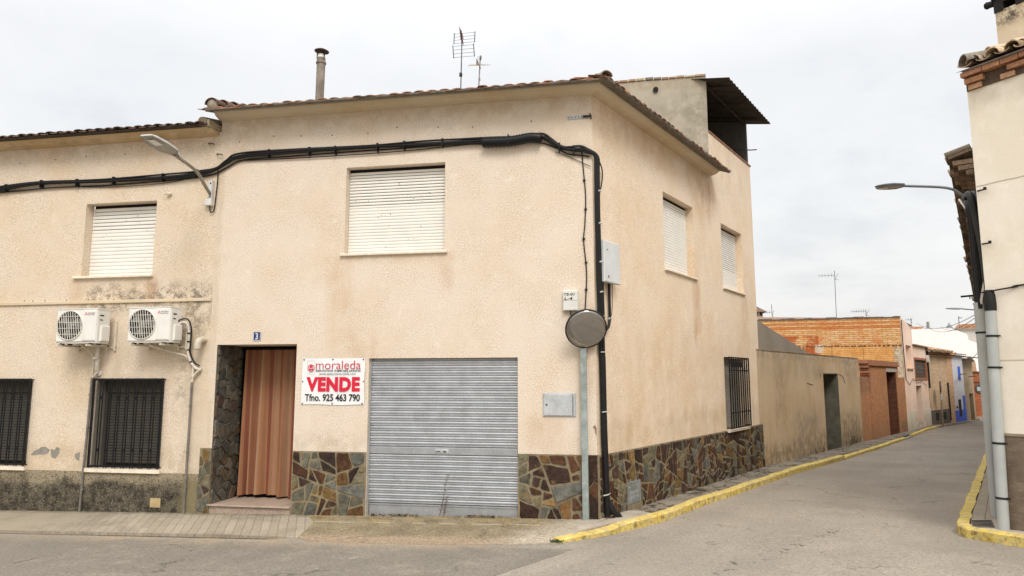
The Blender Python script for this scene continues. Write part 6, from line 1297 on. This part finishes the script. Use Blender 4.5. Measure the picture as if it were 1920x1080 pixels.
for x0_ in (12.25, 12.7): mb = MB(); mb.box(x0_, x0_ + .2, 59.97, 60.05, 8.28 - .0, 8.62) if 0 else mb.box(x0_, x0_ + .2, 59.96, 60.02, 8.3, 8.62); build('opening', mb, M['reveal_dark'], CP)
mb = MB(); mb.box(12.02, 12.96, 60.02, 61.18, 8.25, 8.66); build('lantern', mb, plain('lantern_wall', (.45, .36, .28), .9), CP)
mb = MB(); vs = [(11.7, 59.6, 8.66), (13.3, 59.6, 8.66), (13.3, 61.6, 8.66), (11.7, 61.6, 8.66), (12.5, 60.6, 9.3)]; mb.add(vs, [(0, 1, 4), (1, 2, 4), (2, 3, 4), (3, 0, 4), (0, 3, 2, 1)]); build('roof', mb, plain('cupola_tiles', (.16, .10, .07), .9, amt=.3), CP)

# ------------------------------------------------------------------ right-hand corner building
RH = thing('right_corner_house', 'pale cream house corner with brick dentil eaves and brown plinth at the right edge', 'house', (RC[0], RC[1], .1))
RM = plaster('pale_cream_plaster', (.86, .80, .695), RFA, [(-.1, 5, 6.2, 6.5, .2, .15, DIRT, .4, 1), (.1, .6, 1.4, 3.5, .12, .4, (.5, .36, .22), .3, 1)], speck=.05, bump=.2, tint=(.95, .93, .88), seams=[(0, 5, 5.02, .010, (.4, .33, .25)), (0, 5, 2.44, .010, (.45, .37, .28))])
mb = MB(); mb.wall(RFA, 0, 6, -.6, 6.55); mb.wall(RST, -0, 5.5, -.8, 6.55); mb.add([RST.p(5.5, 0, -.8), RST.p(5.5, -6, -.8), RST.p(5.5, -6, 6.55), RST.p(5.5, 0, 6.55)], [(0, 1, 2, 3)]); build('wall', mb, RM, RH, normals=False)
def rplinth():
    n = NB('brown_plinth', .93, spec=.15); c = n.mix(n.mr(n.noise(2.2, 6, .7), .38, .64), (.21, .16, .115), (.14, .105, .08)); st = n.noise(1.0, 6, .75, n.vec(n.ma('MULTIPLY', n.x, 2.5), n.ma('MULTIPLY', n.y, 2.5), n.ma('MULTIPLY', n.z, 12))); c = n.mix(n.mr(st, .5, .7, 0, .7), c, (.30, .24, .175)); c = n.mix(n.mr(n.noise(14, 4, .7), .6, .7, 0, .5), c, (.34, .28, .21)); n.bump(st, .6, .02); return n.out(c)
mb = MB(); mb.fbox(RFA, .0, 6, -.1, .025, -.6, 1.39); mb.fbox(RST, -.0, 5.5, -.1, .012, -.8, 1.39); build('plinth', mb, rplinth(), RH)
mb = MB(); mb.fbox(RFA, -.02, 6, -.05, .04, 1.39, 1.425); build('plinth_cap', mb, plain('plinth_cap', (.30, .24, .18), .9), RH)
BRK = [(.38, .19, .10), (.31, .145, .08), (.45, .26, .15), (.36, .18, .11)]
mb = MB(); r = random.Random(12)
mb.fbox(RFA, .004, 6, -.1, .02, 6.50, 6.80, (.10, .065, .045))
for lev, (z, pr, skip, w) in enumerate(((6.505, .05, 1, .20), (6.60, .09, 1, .27), (6.70, .13, 0, .24))):
    for fr_, L in ((RFA, 6),):
        a = -.0 if fr_ is RFA else .0; k = 0
        a = .075 - pr * .7
        while a < L:
            ww = w if a > .0 else w + pr * .5
            if not skip or k % 2 == 0: mb.fbox(fr_, a, a + ww - .012, .0, pr, z + r.uniform(-.005, .005), z + .072, random.choice(BRK))
            a += ww + (.02 if skip else 0); k += 1
build('brick_eaves', mb, colattr('eaves_brick', .9, .3, 20, .5, 40), RH)
mb = MB(); mb.fbox(RFA, .02, 6, -.1, .15, 6.775, 6.80); mb.fbox(RST, .05, 5.5, -.2, -.004, 6.5, 6.80); build('tile_bed', mb, M['mortar_soffit'], RH)
mb = MB(); PT = [(.48, .36, .235), (.40, .28, .17), (.52, .42, .30), (.34, .25, .17)]
tiles(mb, RFA, .08, 5.9, .19, 6.85, .30, 3.2, .25, PT, h=.095, seed=21); rf = build('roof', mb, M['tile'], RH, normals=False)
mb = MB(); cpt = Vector(RFA.p(.10, .15, 6.88)); inw = Vector((RFA.s[0] * .62 - RFA.n[0] * .78, RFA.s[1] * .62 - RFA.n[1] * .78, .27)).normalized()
sdv = Vector((inw.y, -inw.x, 0)).normalized()
for j in range(5):
    p0 = cpt + inw * (j * .36 - .06); p1 = p0 + inw * .42; vs = []; cc = random.choice(PT + [(.22, .19, .15)])
    for (p, sc, up) in ((p0, .135, .035), (p1, .11, .0)):
        for off in (0, -.018):
            for q in range(9):
                an = math.pi * q / 8; vs.append(p + sdv * math.cos(an) * sc + Vector((0, 0, math.sin(an) * sc * .9 + up + off)))
    fs = []
    for q in range(8): fs += [(q, q + 1, 19 + q, 18 + q), (9 + q, 27 + q, 28 + q, 10 + q), (q, 9 + q, 10 + q, q + 1)]
    mb.add(vs, fs, cc)
build('hip_tile', mb, M['tile'], rf, normals=False)
mb = MB(); mb.add([RFA.p(-.1, .1, 6.82), RFA.p(6, .1, 6.82), RFA.p(6, -4, 8.0), RFA.p(1.5, -4, 8.0)], [(0, 1, 2, 3)]); mb.add([RFA.p(.05, -.1, 6.84), RFA.p(1.5, -4, 8.0), RST.p(5.5, -2, 7.4), RST.p(5.5, -.1, 6.82)], [(0, 1, 2, 3)]); build('roof_deck', mb, M['mortar_soffit'], rf, normals=False)
CHF = Frame(*RFA.p(.20, -.62, 0)[:2], RFA.s[0], RFA.s[1])
mb = MB(); mb.fbox(CHF, 0, .72, -.65, 0, 6.9, 7.86); ch = build('chimney', mb, plaster('chimney_plaster', (.66, .56, .42), RFA, [(-2, 3, 7.6, 7.9, .1, .1, (.06, .05, .04), .9, 2)], speck=.06, bump=.3), rf)
mb = MB()
for q in ((0, .12), (.30, .44), (.62, .74)): mb.fbox(CHF, q[0] - .01, q[1], -.66, .012, 7.84, 8.12)
mb.fbox(CHF, -.03, .76, -.68, .03, 8.06, 8.5); mb.fbox(CHF, .02, .7, -.5, -.3, 7.84, 8.05); mb.fbox(CHF, .12, .30, -.66, .012, 7.98, 8.10); mb.fbox(CHF, .44, .62, -.66, .012, 7.98, 8.10)
mb.lathe(CHF.p(-.02, -.02, 8.02), (-RFA.s[0], -RFA.s[1], .1), [(.05, 0), (.05, .06), (.06, .09), (.045, .12)], 10); build('sooty_crown', mb, plain('soot', (.018, .016, .014), .9, amt=.3), ch)
# pvc pipes at the corner
def pvc(base, top, r, lb, clamps, capz):
    t = thing('pvc_conduit', lb, 'pipe', base, 'grey cable conduits at the right corner')
    b, tp = Vector(base), Vector(top); mb = MB(); mb.tube([b - (tp - b) * .03, b.lerp(tp, .5), tp], r, 18, None, 0, False); mb.tube([tp, tp - Vector((0, 0, .05))], r * .86, 14, None, 1); build('pipe', mb, [M['pvc'], M['reveal_dark']], t)
    for z in clamps:
        p = b.lerp(tp, (z - b.z) / (tp.z - b.z)); mb = MB(); mb.lathe(p, tp - b, [(r, 0), (r + .007, 0), (r + .007, .028), (r, .028)], 18); q = p + Vector((RFA.s[0], RFA.s[1], 0)) * (r + .035); mb.tube([p + Vector((RFA.s[0], RFA.s[1], 0)) * r * .6 + Vector((0, 0, .014)), q + Vector((0, 0, .014))], .012, 6); build('clamp', mb, M['rubber'], t)
    return t
pvc((5.62, -.34, .12), (5.725, -.30, 3.19), .072, 'thick grey pvc conduit on the right corner standing nearest the kerb', (.52, 1.27, 2.33, 2.78), 0)
pvc((6.05, .82, .05), (6.115, .92, 3.40), .07, 'grey pvc conduit behind the front one, partly hidden and reaching slightly higher', (2.9,), 0)
CR = thing('cable_bundle', 'heavy black cables falling down the right house corner into the grey conduits', 'cable bundle', (6.0, .4, 3.3))
q1 = [(6.55, 2.0, 5.34), (6.25, 1.3, 5.25), (6.02, .62, 5.12), (6.0, .45, 4.7), (5.98, .3, 4.25), (5.92, .12, 3.8), (5.82, -.1, 3.45), (5.735, -.29, 3.12)]
q2 = [(6.6, 2.1, 5.28), (6.35, 1.5, 5.2), (6.12, .95, 5.05), (6.12, .9, 4.6), (6.12, .9, 4.0), (6.12, .9, 3.3)]
for k in range(4):
    mb = MB(); o = Vector((.05 * math.cos(k * 1.9), .05 * math.sin(k * 1.9), 0)); mb.tube(spline([Vector(p) + o * (1 if i < len(q1) - 2 else .4) for i, p in enumerate(q1)], 6), .046 - .005 * k, 8); build('strand', mb, M['cable'], CR)
for k in range(3): mb = MB(); o = Vector((.035 * math.cos(k * 2.2), .035 * math.sin(k * 2.2), 0)); mb.tube(spline([Vector(p) + o for p in q2], 6), .036, 8); build('strand', mb, M['cable'], CR)
mb = MB(); mb.lathe((5.725, -.30, 3.16), (0.0, 0, 1), [(.078, 0), (.082, .1), (.075, .22), (.06, .3)], 14); build('boot', mb, M['rubber'], CR)
mb = MB(); mb.tube(spline([(6.30, 1.7, 5.3), (6.21, 1.2, 4.95), (6.17, .85, 4.6), (6.15, .75, 4.2), (6.16, .72, 3.85), (6.12, .8, 3.5), (6.12, .88, 3.3)], 6), .018, 6); tag(build('pale_cable', mb, plain('pale_cable', (.6, .58, .52), .6), at=(6.1, .8, 3.4)), 'pale cable running down among the black cables at the right corner', 'cable')
for z, a in ((4.95, .42), (4.15, .42)):
    mb = MB(); mb.tube([RFA.p(.02, .01, z), RFA.p(.14, .06, z - .01)], .012, 6); mb.lathe(RFA.p(.15, .065, z), (0, 0, 1), [(.022, -.02), (.022, .02)], 8); tag(build('wall_anchor', mb, M['iron'], at=RFA.p(.05, .02, z)), 'small iron anchor in the cream wall, %s of the two beside the black cables' % ('upper' if z > 4.5 else 'lower'), 'anchor')
mb = MB(); mb.tube(spline([RFA.p(-.02, .07, 3.43), RFA.p(.4, .02, 3.47), RFA.p(.9, .015, 3.50), RFA.p(6, .02, 3.6)], 6), .012, 6); tag(build('wall_wire', mb, M['cable'], at=RFA.p(.5, 0, 3.45)), 'thin black wire running along the cream wall at the right edge', 'wire')
# right street lamp
def rlamp(base, out, z0, z1, L, lb, mats, hl=.60):
    t = thing('street_lamp', lb, 'street lamp', base, 'street lamps on the right-hand facades'); b = Vector(base); o = Vector((out[0], out[1], 0)).normalized()
    mb = MB(); mb.tube(spline([b, b + o * .15 + Vector((0, 0, .07)), b + o * .4 + Vector((0, 0, (z1 - z0) * .62)), b + o * L + Vector((0, 0, z1 - z0))], 5), .026, 8); build('arm', mb, mats[0], t)
    e = b + o * (L - .02) + Vector((0, 0, z1 - z0)); fr_ = Frame(e.x, e.y, o.x, o.y); mb = MB(); un, ln = head(mb, fr_, e.z + .01, hl, .34, .06, .07); build('lamp_head', mb, mats[1], t); build('underside', un, M['lamp_under'], t, normals=False); build('lens', ln, M['lamp_glass'], t, normals=False)
    return t
lb_ = RST.p(3.3, .10, 5.58); rlamp(lb_, RST.n, 5.58, 6.0, 1.12, 'dark led street lamp on a slim arm in front of the crumbling eaves', (M['pale_arm'], M['lamp_dark']), .52)
mb = MB(); mb.fbox(RST, 3.0, 3.3, 0, .22, 5.10, 5.56); tag(build('junction_box', mb, M['white_plastic'], at=RST.p(3.6, 0, 5.1)), 'tall white junction box at the foot of the dark street lamp arm', 'junction box')
fl_ = RST.p(21.6, .3, 4.86); rlamp(fl_, RST.n, 4.86, 5.0, .75, 'small distant street lamp further down the right side of the street', (M['pale_arm'], plain('grey_lamp_shell', (.28, .29, .30), .5)), .62)
# old houses further along the right side
OH = thing('old_house', 'old house with crumbling brick and timber eaves behind the cream corner', 'house', RST.p(9, -1, 0))
FO = frame2(RST.p(5.5, .0, 0)[:2], RST.p(24, .12, 0)[:2], True)
OM = plain('old_dark_render', (.26, .21, .155), .95, amt=.35, scale=3)
mb = MB(); mb.prism(FO, [(.02, -1), (18.45, -1), (18.45, 4.55), (.02, 6.75)], -6, -.02); build('wall', mb, OM, OH)
ECOL = [(.17, .115, .075), (.125, .09, .06), (.22, .15, .10), (.09, .07, .05)]
def old_eaves(parent, fr_, L, z, over, slopez, seed):
    r = random.Random(seed); mb = MB(); zf = lambda a: z - slopez * a
    a = -.1
    while a < L:
        w = r.uniform(.22, .34); c = r.choice(ECOL)
        for k, (dz, pr) in enumerate(((-.42, over * .42), (-.30, over * .68), (-.18, over * .92))): mb.fbox(fr_, a, a + w * r.uniform(.8, .97), -.1, pr * r.uniform(.92, 1.05), zf(a) + dz, zf(a) + dz + .10, (lambda kk: tuple(q * kk for q in c))(r.uniform(.7, 1.3)))
        a += w
    build('brick_eaves', mb, colattr('old_eaves_brick', .95, .35, 18, .6, 30), parent)
    mb = MB(); n = int(L / .5)
    for i in range(n): mb.add([fr_.p(a_, d, zf(a_) + .02 + (over - d) * .3 + t) for t in (-.05, 0) for a_, d in ((i * .5 - .1, -.2), (i * .5 + .42, -.2), (i * .5 + .42, over), (i * .5 - .1, over))], [(0, 1, 2, 3), (7, 6, 5, 4), (0, 4, 5, 1), (1, 5, 6, 2), (2, 6, 7, 3), (3, 7, 4, 0)], r.choice(ECOL))
    rf_ = build('roof', mb, colattr('old_roof_bed', .95, .35, 14, .5, 30), parent)
    r2 = random.Random(seed + 1)
    for c in range(int(L / .26)):
        a_ = c * .26
        if r2.random() < .55: continue
        mb = MB(); mb.lathe(fr_.p(a_, over + r2.uniform(-.02, .07), zf(a_) + .07), (-fr_.n[0], -fr_.n[1], .3), [(.10, 0), (.085, .5)], 8, r2.choice([(.24, .19, .14), (.17, .13, .09), (.13, .10, .07)])); build('eaves_tile', mb, M['tile'], rf_)
old_eaves(OH, FO, 18.3, 6.98, .52, .12, 4)
OL = thing('low_old_house', 'lower old house closing the right side of the street beyond the crumbling eaves', 'house', RST.p(26, -1, -.3))
FO2 = frame2(RST.p(24.05, .12, 0)[:2], RST.p(44, -.2, 0)[:2], True)
mb = MB(); mb.fbox(FO2, .02, 19, -6, -.02, -1.2, 4.3); build('wall', mb, OM, OL); old_eaves(OL, FO2, 19, 4.6, .5, .02, 9)
for (a_, z_, L_, lb) in ((12.2, 4.62, .75, 'dark iron cable bracket jutting from the right facades, the higher of two'), (21.4, 4.83, .62, 'dark iron crossbar jutting from the right facades below the distant lamp')):
    mb = MB(); mb.tube([RST.p(a_, 0, z_), RST.p(a_, L_, z_ - .03)], .03, 5); mb.tube([RST.p(a_, L_ * .7, z_ - .03), RST.p(a_, L_ * .7, z_ - .12)], .015, 5); tag(build('wall_bracket', mb, M['iron'], at=RST.p(a_, 0, z_)), lb, 'bracket')
for k, (s0, e0, sag) in enumerate((((14.45, 20, 4.8), (23.2, 50, 6.6), .5), ((14.5, 20, 4.72), (24.6, 52, 6.55), .6), ((14.6, 20, 4.55), (25.9, 52.5, 6.45), .35), ((15.0, 21.0, 3.5), (22.4, 40.5, 3.35), .25))):
    a, b = Vector(s0), Vector(e0); mb = MB(); mb.tube([a.lerp(b, t / 14) - Vector((0, 0, sag * 4 * (t / 14) * (1 - t / 14))) for t in range(15)], .014, 5)
    tag(build('overhead_wire', mb, M['alu_dark'], at=s0), ['uppermost overhead wire sagging across the far white gable sky', 'middle overhead wire above the far white gable', 'lowest overhead wire running to the grey roof finial', 'single wire crossing in front of the white gable above the blue trimmed house'][k], 'wire', 'overhead wires at the far end of the street')

# ------------------------------------------------------------------ opposite kerb behind the viewer (seen only in the mirror)
slab('opposite_pavement', [(-30, -16.5), (8, -16.5), (14, -14), (22, -9), (40, -9), (40, -30), (-30, -30)], concrete('opposite_concrete', (.36, .30, .22), (.30, .24, .17), 0, .2), off=.0)

# ------------------------------------------------------------------ sky, sun, camera
W = bpy.data.worlds.new('World'); S.world = W; W.use_nodes = True; t = W.node_tree; N_ = t.nodes; L_ = t.links
for n in list(N_): N_.remove(n)
out = N_.new('ShaderNodeOutputWorld'); add = N_.new('ShaderNodeAddShader'); b1 = N_.new('ShaderNodeBackground'); b2 = N_.new('ShaderNodeBackground')
SUN_EL, SUN_AZ = 48.0, 160.0       # compass bearing of the hidden sun, clockwise from +y
sky = N_.new('ShaderNodeTexSky'); sky.sky_type = 'NISHITA'; sky.sun_disc = False; sky.sun_elevation = math.radians(SUN_EL); sky.sun_rotation = math.radians(SUN_AZ); sky.air_density = 1.5; sky.dust_density = 6
L_.new(sky.outputs[0], b1.inputs[0]); b1.inputs[1].default_value = .025
tc = N_.new('ShaderNodeTexCoord'); sep = N_.new('ShaderNodeSeparateXYZ'); L_.new(tc.outputs['Generated'], sep.inputs[0])
def wm(op, a, b=0.0, clamp=False):
    n = N_.new('ShaderNodeMath'); n.operation = op; n.use_clamp = clamp
    for i, v in enumerate((a, b)):
        if isinstance(v, (int, float)): n.inputs[i].default_value = v
        else: L_.new(v, n.inputs[i])
    return n.outputs[0]
zc = wm('MAXIMUM', sep.outputs[2], 0.0); zz = wm('ADD', zc, .22)
pv = N_.new('ShaderNodeCombineXYZ'); L_.new(wm('DIVIDE', sep.outputs[0], zz), pv.inputs[0]); L_.new(wm('DIVIDE', sep.outputs[1], zz), pv.inputs[1])
def wn(scale, det, rough, dist=0):
    n = N_.new('ShaderNodeTexNoise'); n.inputs['Scale'].default_value = scale; n.inputs['Detail'].default_value = det; n.inputs['Roughness'].default_value = rough; n.inputs['Distortion'].default_value = dist; L_.new(pv.outputs[0], n.inputs['Vector']); return n.outputs['Fac']
cl = wm('ADD', wm('MULTIPLY', wn(.9, 6, .55, .4), .65), wm('MULTIPLY', wn(2.6, 6, .6, .3), .35))
rp = N_.new('ShaderNodeValToRGB'); L_.new(cl, rp.inputs[0]); e = rp.color_ramp.elements; e[0].position = .36; e[0].color = (.765, .77, .79, 1); e[1].position = .60; e[1].color = (.95, .943, .935, 1)
e2 = e.new(.48); e2.color = (.895, .893, .895, 1)
# an overcast vault: brighter overhead than near the horizon
gain = wm('ADD', 1.0, wm('MULTIPLY', wm('POWER', wm('MAXIMUM', wm('SUBTRACT', zc, .40), 0.0), 1.2), 3.6))
mx = N_.new('ShaderNodeMix'); mx.data_type = 'RGBA'; mx.blend_type = 'MULTIPLY'; mx.inputs[0].default_value = 1; L_.new(rp.outputs[0], mx.inputs[6]); cg = N_.new('ShaderNodeCombineXYZ')
for i in range(3): L_.new(gain, cg.inputs[i])
L_.new(cg.outputs[0], mx.inputs[7]); L_.new(mx.outputs[2], b2.inputs[0]); b2.inputs[1].default_value = SKYK = .745
L_.new(b1.outputs[0], add.inputs[0]); L_.new(b2.outputs[0], add.inputs[1]); L_.new(add.outputs[0], out.inputs[0])
sl = bpy.data.lights.new('sun', 'SUN'); sl.energy = 1.4; sl.angle = math.radians(20); sl.color = (1, .95, .87)
so = bpy.data.objects.new('sun', sl); COL.objects.link(so)
sd = Vector((math.sin(math.radians(SUN_AZ)) * math.cos(math.radians(SUN_EL)), math.cos(math.radians(SUN_AZ)) * math.cos(math.radians(SUN_EL)), math.sin(math.radians(SUN_EL))))
so.rotation_euler = sd.to_track_quat('Z', 'Y').to_euler()
cam = bpy.data.cameras.new('camera'); co = bpy.data.objects.new('camera', cam); COL.objects.link(co); S.camera = co
cam.sensor_width = 36; cam.lens = 1296.81 * 36 / 1920; cam.clip_start = .05; cam.clip_end = 2000
ya, pi_, ro = math.radians(-10.2208), math.radians(7.44324), math.radians(-.08582)
fw = Vector((math.sin(ya) * math.cos(pi_), math.cos(ya) * math.cos(pi_), math.sin(pi_))); r0 = Vector((math.cos(ya), -math.sin(ya), 0)); u0 = r0.cross(fw)
rr = r0 * math.cos(ro) + u0 * math.sin(ro); uu = u0 * math.cos(ro) - r0 * math.sin(ro)
from mathutils import Matrix
mt = Matrix((rr, uu, -fw)).transposed().to_4x4(); mt.translation = Vector((.67193, -11.34823, 2.20039)); co.matrix_world = mt
vs_ = S.view_settings; vs_.view_transform = 'Standard'; vs_.look = 'None'; vs_.gamma = 1; vs_.exposure = .32; vs_.use_curve_mapping = False
S.render.film_transparent = False
S.cycles.max_bounces = 6
